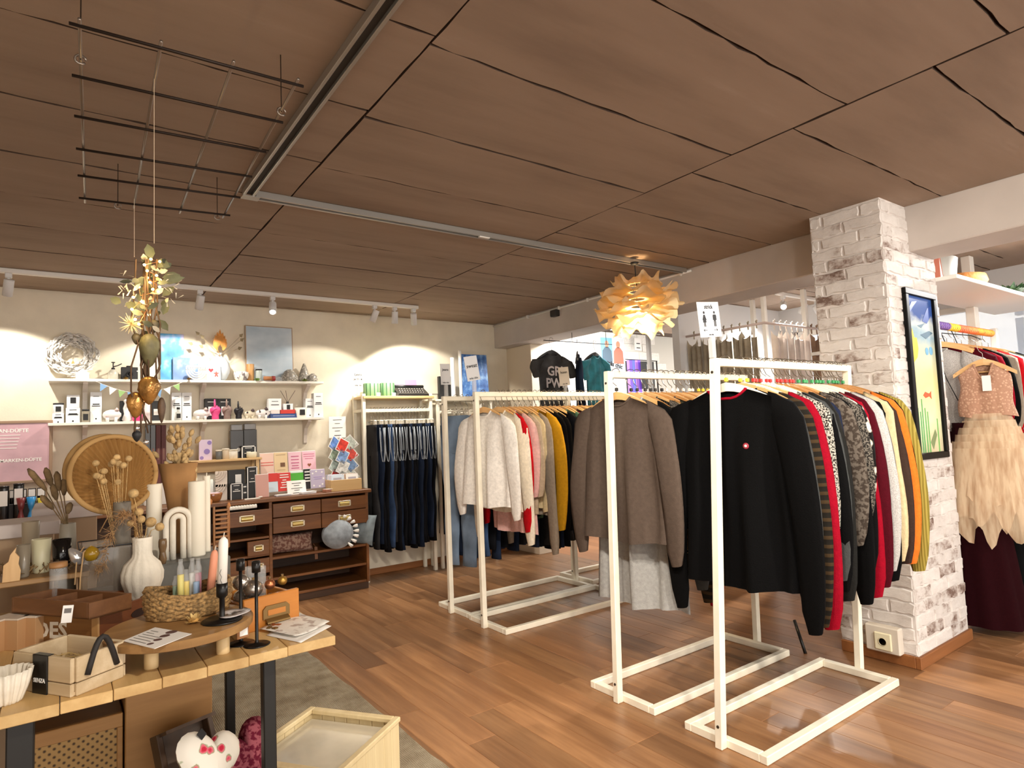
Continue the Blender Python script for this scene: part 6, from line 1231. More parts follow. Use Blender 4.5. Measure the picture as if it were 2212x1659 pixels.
# palm fan discs
fanm = wood('fan_palm',(138,98,46),(184,142,82),'z',9,.8)
for k,(px,Y,lb) in enumerate((((247,1024,93),2.62,'round pleated palm-leaf fan with rim, front one'),((230,1018,88),2.70,'round palm-leaf fan behind the front fan'))):
    c_ = at(px[0],px[1],Y=Y); r = at(px[0]+px[2],px[1],Y=Y).x-c_.x; o = thing('palm_fan', (c_.x,Y,c_.z), lb, 'palm fan', 'palm fans'); o.rotation_euler = (-.1,0,.2+.1*k)
    mb = MB(); n = 96; base = V(.35*r,0,-.55*r); ring = [V(r*math.cos(2*PI*i/n),.006*(1 if i%2 else -1),r*math.sin(2*PI*i/n)) for i in range(n)]
    mb.add([base]+ring+[base+V(0,.004,0)]+[q+V(0,.004,0) for q in ring], [(0,1+i,1+(i+1)%n) for i in range(n)]+[(n+1,n+2+(i+1)%n,n+2+i) for i in range(n)]); mb.build('pleated_leaf', fanm, o)
    MB().tube([V(r*math.cos(2*PI*i/48),0,r*math.sin(2*PI*i/48)) for i in range(49)], .009, 8, flat=1).build('rim', M('fan_rim',(176,138,84),.8), o, True)
    MB().tube([base,V(.45*r,0,-1.2*r),V(.5*r,.01,SZ-c_.z+.005)], .005, 6).build('handle', fanm, o, True)
# hanging pods inside fan (dried poppy bunch)
dpb = thing('dried_bunch', (at(262,1090,Y=2.52).x,2.52,TT+.16), 'bunch of dried scabiosa heads in front of the palm fans', 'dried flowers')
for i in range(14):
    q = at(225+random.uniform(-25,60),1015+random.uniform(-35,35),Y=2.52+random.uniform(-.03,.03))-V(*dpb.location); r = .011; MB().lathe([(r*math.sin(a),-r*math.cos(a)) for a in [PI*k/8 for k in range(9)]],10,q,fn=lambda a,z:1+.1*math.cos(7*a)).build('seed_head', pod, dpb, True); MB().tube([(0,0,0),q*.6,q],.0012,4).build('stem', pod, dpb)
vb_,r_,hh = pot((245,1085,285,1130), 2.5, TT, CUP, M('stone_grey',(120,112,100),.6), 'small stone pot holding the dried scabiosa bunch', 'pot', 'stone_pot')
# grey vase with foxtail grass
vg,r_,hh = pot((127,1132,166,1160), 2.66, TT, [(.7,0),(1,.2),(1,.8),(.9,1),(.8,1),(.8,.85)], M('vase_greyglaze',(150,142,128),.4), 'grey glazed pot holding foxtail grass', 'vase', 'grass_pot')
gz_ = TT+hh; go = thing('foxtail_grass', (vg.location.x,vg.location.y,gz_-.02), 'dried brown foxtail grass in the grey pot', 'dried grass'); fx = M('foxtail',(118,96,66),.95,v=.2,vs=40)
for tp_,md in (((60,1012),(100,1060)),((98,1010),(112,1050)),((88,1070),(115,1100)),((122,1018),(128,1060)),((140,1030),(138,1070)),((152,1085),(146,1110)),((113,1045),(122,1080))):
    a = at(*tp_,Y=2.66)-V(vg.location.x,vg.location.y,gz_-.02); b = at(*md,Y=2.66)-V(vg.location.x,vg.location.y,gz_-.02)
    MB().tube([(0,0,0),b*.7,b],.0018,5).build('stem', fx, go); MB().tube([b,b.lerp(a,.3),b.lerp(a,.8),a],[.004,.010,.010,.003],8).build('grass_head', fx, go, True)
# tumblers and small things left
for px,Y,c,r,lb in (((66,1166,111,1240),2.54,(196,190,158),.35,'cream ceramic tumbler on the left of the table'),((111,1167,156,1238),2.6,(16,15,16),.15,'glossy black tumbler next to the cream one'),((45,1128,86,1196),2.72,(160,146,124),.4,'taupe tumbler behind the cream one'),((34,1178,66,1240),2.5,(132,122,106),.25,'small smoky glass at the left of the tumblers')):
    pot(px, Y, TT+.165, [(.75,0),(.85,.04),(1,1),(.96,1),(.88,.9),(.7,.1),(0,.08)], M('tumbler_%d_%d'%(c[0],px[0]),c,r), lb, 'tumbler', 'tumbler', 'tumblers', n=28)
tbw = MB().bev((-.24,2.47,TT+.147),(.075,2.83,TT+.165),.003).bev((-.23,2.49,TT),(-.21,2.81,TT+.147),.002).bev((.05,2.49,TT),(.07,2.81,TT+.147),.002).build('wooden_riser', wood('riser_wood',(130,96,56),(166,128,82),'x',5)); tag(tbw, 'flat wooden riser under the tumblers', 'riser')
ws = MB(); ws.prism([(-.022,0),(.02,0),(.022,.03),(.016,.05),(.018,.07),(.008,.085),(.01,.1),(-.004,.08),(-.008,.06),(-.02,.05)], .016, Matrix.Rotation(PI/2,4,'X')); wo = ws.build('driftwood', wood('drift_pale',(186,142,92),(214,176,124),'z',6), None, False, (at(26,1236,Y=2.49).x,2.485,TT+.165)); tag(wo, 'splintered piece of pale driftwood at the left', 'driftwood')
wj,r_,hh = pot((106,1228,146,1262), 2.4, TT+.1, CYL, glass('clear_glass',(225,228,228),.05,.22), 'glass jar with wooden lid behind the brown tray', 'jar', 'lid_jar'); MB().lathe([(r_*1.02,hh),(r_*1.04,hh+.004),(r_*1.02,hh+.016),(0,hh+.016)],24).build('lid', wood('lid_wood',(150,104,62),(182,138,90),'x',6), wj, True)
am = thing('amber_pod', (at(197,1197,Y=2.4).x,2.4,at(197,1197,Y=2.4).z), 'amber glass pod hung on twine above the tray', 'ornament'); MB().lathe([(.0,-.022),(.014,-.018),(.022,0),(.016,.016),(.006,.024),(0,.026)],12,fn=lambda a,z:1+.08*math.cos(5*a)).build('glass', M('amber_glass',(140,108,24),.12), am, True); MB().tube([(0,0,.026),(-.02,-.01,.01),(-.028,-.03,-.06),(-.03,-.05,-.1),(-.06,-.06,-.13)],.0022,6).build('twine', M('twine',(170,138,98),.9), am)
gd = thing('glass_drop', (at(166,1203,Y=2.42).x,2.42,at(166,1203,Y=2.42).z), 'silver glass drop lying beside the amber pod', 'ornament'); MB().lathe([(0,-.03),(.016,-.02),(.02,0),(.012,.02),(.004,.034),(0,.035)],14,mat=Matrix.Rotation(-.6,4,'Y')).build('glass', M('silver_drop',(196,196,196),.12,.7), gd, True); MB().tube([(.018,0,.028),(.0,-.01,.0),(-.005,-.03,-.08)],.002,6).build('twine', M('twine',(170,138,98),.9), gd)
# film-wrapped glass display box between vases
gx0,gx1 = at(170,1250,Y=2.48).x, at(300,1250,Y=2.48).x; gl = thing('glass_display', (0,0,0), 'dark glass lidded display box with wire rim on the table', 'glass box'); gzt = at(220,1180,Y=2.48).z
MB().bev((gx0,2.46,TT),(gx1,2.66,TT+.075),.004).build('stone_base', M('dark_stone',(62,60,56),.3,v=.25,vs=14), gl); MB().bev((gx0+.005,2.465,TT+.075),(gx1-.005,2.655,gzt),.006).build('glass_hood', glass('hood_glass',(150,140,128),.06,.45), gl)
MB().tube([(gx0,2.46,gzt),(gx1,2.46,gzt),(gx1,2.66,gzt),(gx0,2.66,gzt),(gx0,2.46,gzt)],.0022,5).build('wire_rim', ink, gl)
for i in range(6): MB().tube([(gx0-.006,2.46,gzt-.01-.007*i),(gx0+.006,2.455,gzt-.012-.007*i),(gx0+.012,2.46,gzt-.008-.007*i)],.0018,5).build('spring_coil', ink, gl)
for i in range(34):
    q = onT(random.uniform(20,260),random.uniform(1238,1268)); q.z = TT; o_ = None
mbd = MB()
for i in range(260):
    q = V(random.uniform(-.26,.1),random.uniform(2.48,2.62),TT+.165+random.uniform(0,.03)) if i < 120 else V(random.uniform(-.24,-.06),random.uniform(2.36,2.46),TT+random.uniform(0,.06)); a = random.uniform(0,6.28); d = V(math.cos(a),math.sin(a),random.uniform(0,1))*random.uniform(.01,.03); mbd.tube([q,q+d*.5+V(0,0,.004),q+d],[.0016,.0022,.001],4)
mo = mbd.build('dried_moss', M('dry_moss',(112,90,58),.95,v=.3,vs=40)); tag(mo, 'tangle of dried moss and twigs behind the brown tray', 'dried moss', None, 'stuff')
# back plinths
wp = M('plinth_white',(214,204,200),.7)
for px,Y,lb,dep in (((68,1095,222,1140),3.3,'white box plinth behind the foxtail grass',.4),((-80,1134,130,1180),3.0,'low white plinth at the left behind the tumblers',.28)):
    x0,x1,z0,z1 = rect(*px,Y); o = thing('white_plinth', ((x0+x1)/2,Y,0), lb, 'plinth', 'white plinths'); w2_ = (x1-x0)/2
    MB().bev((-w2_,0,z1-.05),(w2_,dep,z1),.003).build('top_panel', wp, o); MB().bev((-w2_+.02,.02,0.012),(w2_-.02,dep-.02,z1-.05),.003).build('body', M('plinth_kraft',(176,150,122),.8), o)
# wooden plant ornament right of the candles
od = thing('slatted_ornament', (at(476,1200,Y=2.68).x,2.68,SZ), 'brown slatted wooden ornament behind the pillar candles', 'ornament'); wd_ = wood('orn_wood',(120,78,40),(160,110,64),'x',6)
for i in range(9): MB().bev((-.02,-.008,.008+.017*i),(.03,.008,.016+.017*i),.002).build('slat', wd_, od)
for x in (-.022,.028): MB().bev((x-.004,-.006,0),(x+.004,.006,.165),.002).build('upright', wd_, od)
for px in ((452,1075),(495,1085)):
    q = at(*px,Y=2.7)-V(*od.location); MB().tube([(q.x,.02,0),(q.x*1.02,.02,q.z*.6),q],[.0016,.0016,.001],5).tube([q*.86,q*.93,q],[.004,.009,.002],7).build('dried_bud', M('bud_orange',(176,116,66),.8), od, True)
# ---------------- hanging dried garland
gY = 1.86; g0 = at(333,526,Y=gY); hg = thing('hanging_garland', (g0.x,gY,g0.z), 'hanging garland of eucalyptus, fairy lights and golden pods', 'garland')
def gp(px,py,dy=0): q = at(px,py,Y=gY+dy); return q-V(g0.x,gY,g0.z)
MB().tube([gp(333,170),(0,0,0)],.0009,4).tube([gp(290,430,.2),gp(290,555)],.0008,4).build('string', M('string_pale',(196,176,150),.9), hg)
vine = M('vine_brown',(86,64,44),.9); euc = M('eucalyptus',(76,78,54),.7,v=.2,vs=20); gry = M('grey_leaf',(170,162,146),.8,v=.1,vs=20)
for i in range(13):
    x = random.uniform(292,352); pts = [gp(x+random.uniform(-12,12)*min(1,k/3), 560+(940-560)*k/8*random.uniform(.92,1.0), random.uniform(-.03,.03)) for k in range(9 if i%2 else 7)]; MB().tube(pts,.0022,5).build('vine', vine, hg, True)
def leaf(c, d, wdt, mat, nm='leaf'):
    d = Vector(d); s = d.cross(V(.2,1,.1)).normalized()*wdt; n_ = d.cross(s).normalized()*wdt*.35
    MB().add([c, c+d*.3+s*.8+n_, c+d*.65+s*.8+n_, c+d, c+d*.65-s*.8+n_, c+d*.3-s*.8+n_, c+d*.5], [(0,1,6),(1,2,6),(2,3,6),(3,4,6),(4,5,6),(5,0,6)]).build(nm, mat, hg, True)
for px,d,wd_ in (((328,560),(-.01,0,.04),.014),((335,565),(.035,0,-.01),.016),((318,590),(.0,-.01,.05),.012),((345,610),(.06,0,.02),.013),((350,600),(.045,0,.012),.014),((320,600),(-.03,.01,-.02),.012),((262,655),(-.025,0,.012),.012),((300,640),(.03,-.02,.03),.014),((345,580),(.03,.01,.02),.012),((270,655),(.03,0,-.01),.012),((345,690),(.02,0,-.03),.011),((352,680),(.01,-.01,.035),.011),((350,640),(.03,0,.03),.011)): leaf(gp(*px,random.uniform(-.02,.02)), d, wd_, euc)
for i in range(46):
    a = random.uniform(0,2*PI); e = random.uniform(-.6,.9); leaf(gp(random.gauss(322,16),random.uniform(560,720),random.uniform(-.035,.035)), V(math.cos(a)*math.cos(e),math.sin(a)*math.cos(e),math.sin(e))*random.uniform(.02,.036), random.uniform(.005,.009), [euc,M('euc_dark',(62,64,46),.7,v=.2,vs=20),gry][i%3])
for i in range(60):
    c = gp(random.uniform(265,290) if i%2 else random.uniform(350,385), random.uniform(590,650), random.uniform(-.03,.03)); a = random.uniform(0,6.28); MB().add([c,c+V(math.cos(a),.2,math.sin(a))*.018+V(.002,0,0),c+V(math.cos(a),.2,math.sin(a))*.018-V(.002,0,0)],[(0,1,2)]).build('feather_leaf', gry, hg) if i < 40 else None
c = gp(283,700); mbt = MB()
for i in range(90):
    d = V(random.gauss(0,1),random.gauss(0,1),random.gauss(0,1)).normalized()*random.uniform(.02,.034); s_ = d.orthogonal().normalized()*.0022; mbt.add([c+s_,c-s_,c+d],[(0,1,2)])
mbt.build('thistle', M('thistle_straw',(206,190,150),.85), hg)
fairy = emit('fairy_light',(255,206,110),28)
mbw = []
for px in ((326,560),(345,565),(312,572),(318,585),(338,595),(346,605),(324,610),(330,625),(342,630),(288,642),(300,620),(305,650),(285,668),(296,672),(310,668),(330,655),(322,680),(292,690),(300,700),(345,620),(318,600)):
    q = gp(px[0],px[1],random.uniform(-.035,-.005)); MB().lathe([(.0034*math.sin(a),-.0034*math.cos(a)) for a in [PI*k/6 for k in range(7)]],8,q).build('fairy_light', fairy, hg, True); mbw.append(q)
MB().tube(mbw,.0006,4).build('light_wire', M('copper',(190,120,80),.3,.8), hg)
for i in range(7):
    l = bpy.data.lights.new('fairy_glow','POINT'); l.energy = .12; l.color = (1,.72,.35); l.shadow_soft_size = .01; o = bpy.data.objects.new('fairy_glow', l); COL.objects.link(o); o.location = mbw[i*3]+V(g0.x,gY,g0.z)+V(0,-.012,0)
def podm(px0,py0,px1,py1,mat,nm,dy=0,seed=0,n=30,amp=.16):
    rg = random.Random(seed); c = gp((px0+px1)/2,(py0+py1)/2,dy); r = (gp(px1,py0,dy).x-gp(px0,py0,dy).x)/2; hh = (gp(px0,py0,dy).z-gp(px0,py1,dy).z)/2; p1_,p2_ = rg.uniform(0,6),rg.uniform(0,6)
    pr = [(.0,-1),(.3,-.85),(.6,-.55),(.88,-.15),(1,.2),(.95,.5),(.72,.78),(.4,.94),(.0,1)]
    MB().lathe([(a*r,b*hh) for a,b in [( (pr[int(t)][0]*(1-t%1)+pr[min(8,int(t)+1)][0]*(t%1)), (pr[int(t)][1]*(1-t%1)+pr[min(8,int(t)+1)][1]*(t%1)) ) for t in [k*.5 for k in range(17)]]], n, c, fn=lambda a,z: 1+amp*(.6*math.sin(7*a+p1_+z/hh*9)*math.sin(11*z/hh+p2_+2*a)+.4*math.sin(13*a-6*z/hh+p2_))).build(nm, mat, hg, True)
goldp = M('pod_gold',(176,130,70),.3,.65,v=.25,vs=25,b=.8,bs=60)
podm(298,812,346,875,goldp,'golden_pod',-.02,1); podm(273,846,313,905,goldp,'golden_pod',.0,2); podm(300,720,346,795,M('pod_olive',(98,92,60),.6,v=.3,vs=20,b=.6,bs=40),'dried_pod',-.01,3,18,.08); podm(284,720,305,745,M('pod_dark',(84,74,52),.6,v=.3,vs=20),'dried_pod',.01,4,16,.08); podm(340,858,358,915,M('pod_brown',(84,62,42),.6,v=.3,vs=20),'dried_pod',.01,5,14,.06)
podm(318,690,345,720,M('pod_dark',(84,74,52),.6,v=.3,vs=20),'dried_pod',.015,6,14,.1)
MB().lathe([(.008*math.sin(a),-.008*math.cos(a)) for a in [PI*k/8 for k in range(9)]],10,gp(295,925)).lathe([(.007*math.sin(a),-.007*math.cos(a)) for a in [PI*k/8 for k in range(9)]],10,gp(315,955)).build('bell', M('bell_silver',(220,216,210),.15,.9), hg, True)
podm(285,930,306,955,ink,'dark_bauble',.0,7,14,.02)
# ================================================================== paper pendant lamp
mt,nt,p = newmat('lamp_paper'); tr = N(nt,'ShaderNodeBsdfTranslucent'); df_ = N(nt,'ShaderNodeBsdfDiffuse'); mx = N(nt,'ShaderNodeMixShader'); tr.inputs[0].default_value = lin((255,232,180)); df_.inputs[0].default_value = lin((250,232,196)); mx.inputs[0].default_value = .6
nt.links.new(df_.outputs[0],mx.inputs[1]); nt.links.new(tr.outputs[0],mx.inputs[2]); nt.links.new(mx.outputs[0],nt.nodes['Material Output'].inputs[0]); lampp = mt
PC = at(1378,655,Y=2.95); pd = thing('pendant_lamp', (PC.x,2.95,PC.z), 'crumpled paper pendant lamp glowing warm below the ceiling', 'pendant lamp')
MB().tube([(0,0,.10),(-.012,0,H-.03-PC.z)],.004,6).build('cord', ink, pd); MB().lathe([(.03,H-.035-PC.z),(.025,H-.05-PC.z),(.0,H-.055-PC.z)],14,(-.012,0,0)).build('ceiling_cup', ink, pd, True)
for k in range(6):
    r1 = [.17,.25,.285,.28,.24,.17][k]; z0 = .13-.052*k; ph = random.uniform(0,6); ph2 = random.uniform(0,6); sl = [.03,.0,-.02,-.03,-.06,-.07][k]
    def fn(u,v,r1=r1,z0=z0,ph=ph,ph2=ph2,sl=sl): 
        a = 2*PI*u; r = .05+(r1-.05)*v*(1+.10*math.sin(5*a+ph)+.06*math.sin(11*a+ph2)); return V(r*math.cos(a), r*math.sin(a), z0+sl*v+.03*v*v*math.sin(6*a+ph2)+.016*v*math.sin(13*a+ph)+.012*math.sin(9*v+ph+3*a)*v)
    MB().grid(fn, 72, 8, 0, True).build('paper_layer', lampp, pd, True)
for k in range(12):
    a = random.uniform(0,6.28); c = V(.24*math.cos(a),.24*math.sin(a),random.uniform(-.1,.1)); d = V(math.cos(a),math.sin(a),random.uniform(-.2,.8))*.06; s_ = V(-math.sin(a),math.cos(a),.3)*.03
    MB().add([c-s_,c+s_,c+d+s_*.6+V(0,0,.015),c+d*1.1-s_*.3],[(0,1,2,3)]).build('paper_scrap', lampp, pd, True)
MB().lathe([(.028*math.sin(a),-.028*math.cos(a)) for a in [PI*k/12 for k in range(13)]],16,(0,0,-.09)).build('bulb', emit('bulb_warm',(255,214,140),30), pd, True)
l = bpy.data.lights.new('pendant_light','POINT'); l.energy = 26; l.color = (1,.72,.40); l.shadow_soft_size = .04; o = bpy.data.objects.new('pendant_light', l); COL.objects.link(o); o.location = (PC.x,2.95,PC.z-.13)
# ================================================================== picture on the pillar
PXC, PZ0, PZ1, PWD = 3.905, 1.045, 1.985, .40
pf = thing('framed_painting', (PXC,PY0-.006,(PZ0+PZ1)/2), 'narrow black-framed underwater painting on the brick pillar', 'painting'); pf.rotation_euler = (0,.012,0); ph_ = (PZ1-PZ0)/2
fm = M('frame_black',(10,10,10),.5,spec=.15)
for a,b in (((-PWD/2,-.022,ph_-.035),(PWD/2,0,ph_)),((-PWD/2,-.022,-ph_),(PWD/2,0,-ph_+.035)),((-PWD/2,-.022,-ph_+.035),(-PWD/2+.035,0,ph_-.035)),((PWD/2-.035,-.022,-ph_+.035),(PWD/2,0,ph_-.035))): MB().bev(a,b,.003).build('frame_bar', fm, pf)
mt,nt,p = newmat('sea_painting'); tc = N(nt,'ShaderNodeTexCoord'); sx = N(nt,'ShaderNodeSeparateXYZ'); nt.links.new(tc.outputs['Generated'],sx.inputs[0]); f = noise(nt,coords(nt,(3,1,5)),2.2,4); ad = N(nt,'ShaderNodeMath',operation='MULTIPLY_ADD'); ad.inputs[1].default_value = .22; nt.links.new(f,ad.inputs[0]); nt.links.new(sx.outputs[2],ad.inputs[2])
nt.links.new(ramp(nt,ad.outputs[0],[(.1,(206,190,160)),(.3,(226,232,190)),(.55,(232,226,160)),(.78,(196,204,186)),(.86,(150,180,196)),(.93,(206,216,214)),(1.0,(56,90,160))]),p.inputs['Base Color']); p.inputs['Roughness'].default_value = .2
MB().box((-PWD/2+.03,-.006,-ph_+.03),(PWD/2-.03,-.003,ph_-.03)).build('painted_sheet', mt, pf)
def flat(pts, col, nm, z=0): MB().prism(pts, .001, Matrix.Translation((0,-.0062-.0004*z,0)) @ Matrix.Rotation(PI/2,4,'X')).build(nm, M(nm+'_%d_%d_%d'%col,col,.4), pf)
for i,x in enumerate((-.14,-.11,-.085,-.05,-.02,.1)):
    hh = (.22,.2,.27,.22,.2,.16)[i]; flat([(x,-ph_+.036),(x+.016,-ph_+.036),(x+.014,-ph_+hh+.06),(x+.003,-ph_+hh+.06)], (70+8*i,150+6*i,96), 'bamboo_stalk')
flat([(.03,-ph_+.05),(.09,-ph_+.13),(.07,-ph_+.16),(.0,-ph_+.09)], (120,140,96), 'green_fish')
flat([(-.05,-.12),(-.02,-.10),(.03,-.11),(.06,-.095),(.055,-.12),(.06,-.14),(.03,-.125),(-.02,-.135)], (206,90,50), 'orange_fish')
flat([(-.165,.13),(-.14,.20),(-.12,.25),(-.10,.20),(-.07,.2),(-.06,.14),(-.08,.09),(-.13,.06),(-.165,.08)], (232,206,70), 'yellow_fish')
for x,z,r in ((.05,.13,.022),(.105,.135,.024)): flat([(x+r*math.cos(i*PI/8),z+r*math.sin(i*PI/8)) for i in range(16)], (110,170,206), 'blue_pebble')
for pts in ([(-.16,.34),(-.1,.4),(-.03,.41),(-.09,.37),(-.15,.32)],[(.02,.3),(.1,.38),(.16,.4),(.13,.33),(.08,.29)],[(-.05,.27),(.05,.29),(.0,.26)],[(-.02,.22),(.1,.25),(.15,.24),(.05,.2)]): flat(pts,(44,80,160) if pts[0][1]>.28 else (90,120,140),'blue_stroke')
# ================================================================== room beyond the beam
# rail with shirts behind the sweatshirt rack
rl_ = thing('hanging_rail', (0,0,0), 'black rail hung under the beam carrying three shirts', 'rail')
MB().tube([(3.6,4.45,2.115),(4.48,4.45,2.115)],.004,8).build('rail_tube', ink, rl_, True)
for x,zt in ((3.95,BZ),(4.4,H)): MB().tube([(x,4.45,2.115),(x,4.45,zt)],.003,6).build('drop_rod', ink, rl_, True)
teal = M('fabric_teal',(40,110,124),.9,v=.2,vs=12,b=.3,bs=200); tee = M('fabric_darkprint',(52,52,54),.9,v=.35,vs=9,b=.3,bs=200)
hb = M('hanger_black',(26,22,24),.4)
for x,m_,nm,lb,L_,S_,kw in ((3.69,tee,'printed_shirt','dark grey GRL PWR shirt hanging below the beam',.56,.18,dict(W=.17,neck=.05,rz_=0)),(4.01,DN['dark'],'denim_jacket','dark denim jacket hanging between two shirts',.55,.5,dict(W=.13,neck=.04,rz_=.9)),(4.24,teal,'teal_shirt','teal tie-dye shirt hanging below the beam',.58,.2,dict(W=.16,neck=.05,rz_=.2))):
    ra = kw.pop('rz_'); o = link('hanger', HW, hb, None, (x,4.45,2.115), (0,0,PI/2+ra)); o.scale = (1,.8,1); tag(o, 'black hanger holding the %s' % lb.split(' hanging')[0], 'hanger', 'black hangers below the beam'); link('hook', HK, hook_m, o)
    o = top(nm, x, 4.44, 2.02, PI/2+ra, m_, lb, 'shirt' if 'jacket' not in nm else 'jacket', None, L_, S_, 2, **kw)
    if nm == 'printed_shirt':
        for s,zz in (('GRL',-.2),('PWR',-.31)): text(s, .12, Matrix.Translation((-.045,0,zz)) @ Matrix.Rotation(-PI/2,4,'Z') @ Matrix.Rotation(PI/2,4,'X'), M('print_pale',(206,200,204),.6), o, bold=.003)
# poster, sign, purple streamers and stand on the far wall
x0,x1,z0,z1 = rect(1297,728,1350,808,D-.02); po = thing('shop_poster', ((x0+x1)/2,D-.012,z0), 'pale blue tres chic poster with two figures on the far wall', 'poster'); wd,hh = x1-x0,z1-z0
MB().bev((-wd/2,-.003,0),(wd/2,0,hh),.001).build('sheet', M('poster_ice',(222,232,240),.5), po); MB().box((-wd*.46,-.0045,hh*.35),(0,-.0035,hh*.97)).build('photo_field', M('poster_blue',(130,190,226),.5), po); MB().box((wd*.02,-.0045,hh*.35),(wd*.46,-.0035,hh*.95)).build('photo_field', M('poster_white',(214,220,226),.5), po)
skn = M('poster_skin',(206,150,120),.6)
for cx_,c in ((-.22,(90,110,126)),(.24,(196,120,100))):
    MB().prism([(.035*math.cos(i*PI/7),.045*math.sin(i*PI/7)) for i in range(14)], .001, Matrix.Translation((cx_*wd,-.0045,hh*.8)) @ Matrix.Rotation(PI/2,4,'X')).build('figure_head', skn, po); MB().prism([(-.09,-.16),(.09,-.16),(.08,.0),(.03,.05),(-.03,.05),(-.08,0)], .001, Matrix.Translation((cx_*wd,-.0045,hh*.62)) @ Matrix.Rotation(PI/2,4,'X')).build('figure_torso', M('poster_cloth_%d'%c[0],c,.6), po)
text('très chic', hh*.17, Matrix.Translation((wd*.06,-.006,hh*.25)) @ Matrix.Rotation(-.0,4,'Z') @ Matrix.Rotation(PI/2,4,'X') @ Matrix.Rotation(-.2,4,'Z'), ink, po, bold=.003)
carton((1371,730,1386,757), D-.05, None, .004, paper, 'small white sign on the far stone wall', 'sign', 'wall_sign', None, ((.55,.5,.012),(.2,.5,.012)))
sg_ = bpy.data.objects['wall_sign']; MB().tube([(0,.004,.1),(0,.05,.1)],.004,5).build('fixing', ink, sg_)
for i,c in enumerate(((150,110,206),(96,70,190),(80,90,210),(170,120,210),(120,80,200))):
    a = 1356+6*i; carton((a,778,a+5.5,850), 5.2, None, .01, M('foil_%d'%i,c,.2,.4), '%s purple foil strip hanging on the far room rack' % ORD[i], 'streamer', 'foil_streamer', 'purple foil streamers')
fr2 = MB().tube([(at(1352,776,Y=5.205).x,5.21,at(1352,776,Y=5.2).z),(at(1420,780,Y=5.205).x,5.21,at(1420,780,Y=5.2).z)],.006,6).tube([(at(1418,780,Y=5.21).x,5.21,at(1418,780,Y=5.21).z),(at(1418,780,Y=5.21).x,5.21,0)],.01,6).tube([(at(1352,780,Y=5.21).x,5.21,at(1352,780,Y=5.21).z),(at(1352,780,Y=5.21).x,5.21,0)],.01,6).build('foil_rack', ink, None, True); tag(fr2, 'thin black rack carrying foil streamers in the far room', 'rack')
carton((1386,781,1414,840), 5.15, None, .01, blk, 'black picture with white figure in the far room', 'picture', 'black_picture', None, (), ((.45,.55,.7,.9), paper))
sdx = at(1401,750,Y=4.9).x; ds = thing('metal_stand', (sdx,4.9,0), 'tall grey metal display stand with cross arm', 'stand'); gm_ = M('steel_grey',(120,116,112),.35,.7)
zt_ = at(1398,698,Y=4.9).z; MB().bev((-.022,-.022,0.012),(.022,.022,zt_),.004).build('pole', gm_, ds); MB().lathe([(.16,0),(.16,.012),(0,.016)],24).build('foot', gm_, ds)
a_ = at(1318,712,Y=4.9)-V(sdx,4.9,0); b_ = at(1425,722,Y=4.9)-V(sdx,4.9,0); MB().tube([a_,b_],.008,6).build('cross_arm', gm_, ds, True); MB().bev((.0,-.03,b_.z-.03),(.12,.03,b_.z+.06),.006).build('clamp', gm_, ds); MB().tube([(-.09,0,zt_-.03),(0,0,zt_-.06),(.08,0,zt_-.02)],.01,6).build('wing_screw', gm_, ds, True)
# changing cabin curtains
linen = M('curtain_linen',(158,150,134),.95,v=.1,vs=12,b=.4,bs=200); linen2 = M('curtain_white',(222,212,204),.95,v=.05,vs=12); linen3 = M('curtain_brown',(138,112,92),.95,v=.1,vs=12)
CZ = 2.1
cr_ = thing('curtain_rod', (0,0,0), 'curtain rod frame of the changing cabin beyond the beam', 'curtain rod')
MB().tube([(4.72,3.72,CZ),(4.72,2.92,CZ),(6.25,2.92,CZ)],.011,8).build('rod', M('rod_pink',(206,190,184),.4), cr_, True)
for q in ((5.44,3.475),(5.38,3.32),(5.46,2.97),(5.55,2.864)): MB().bev((q[0]-.02,q[1]-.02,1.85),(q[0]+.02,q[1]+.02,H),.003).build('ceiling_post', white_m, cr_); 
for q in ((5.44,3.475),(5.46,2.97)): MB().bev((q[0]-.02,q[1]-.3,1.85),(q[0]+.02,q[1],1.88),.003).build('post_foot', white_m, cr_)
def curtain(axis, c, a0, a1, ztop, mat, lb, n=7, z0=.08):
    o = thing('curtain', (0,0,0), lb, 'curtain', 'cabin curtains')
    for k in range(n):
        s0, s1 = a0+(a1-a0)*k/n, a0+(a1-a0)*(k+.96)/n; nn = 9; ph = random.uniform(0,6)
        def fn(u,v):
            s = s0+(s1-s0)*u; off = .022*math.sin(u*9+ph)+.01*math.sin(u*17+ph+v); z = ztop-.075*max(0,math.sin(PI*u))**.6*(1-v) - (ztop-z0)*v
            return V(c+off,s,z) if axis == 'y' else V(s,c+off,z)
        MB().grid(fn, nn, 6).build('curtain_panel', mat, o, True)
        tie = V(c,s0+.01,0) if axis == 'y' else V(s0+.01,c,0)
        MB().tube([tie+V(0,0,ztop+.0),tie+V(.004,.004,(ztop+CZ)/2),tie+V(0,0,CZ+.014)],.006,6).tube([tie+V(.014,.014,CZ+.03),tie+V(0,0,CZ+.012),tie+V(-.014,-.014,CZ+.034)],.006,6).build('tie_loop', mat, o, True)
curtain('y', 4.72, 2.98, 3.70, CZ-.035, linen, 'grey-beige linen curtain on the left side of the cabin', 9)
curtain('x', 2.92, 4.86, 5.4, CZ-.05, linen2, 'pale curtain on the cabin front', 6); curtain('x', 2.92, 5.45, 6.1, CZ-.05, linen3, 'brown bunched curtain at the right of the cabin', 7)
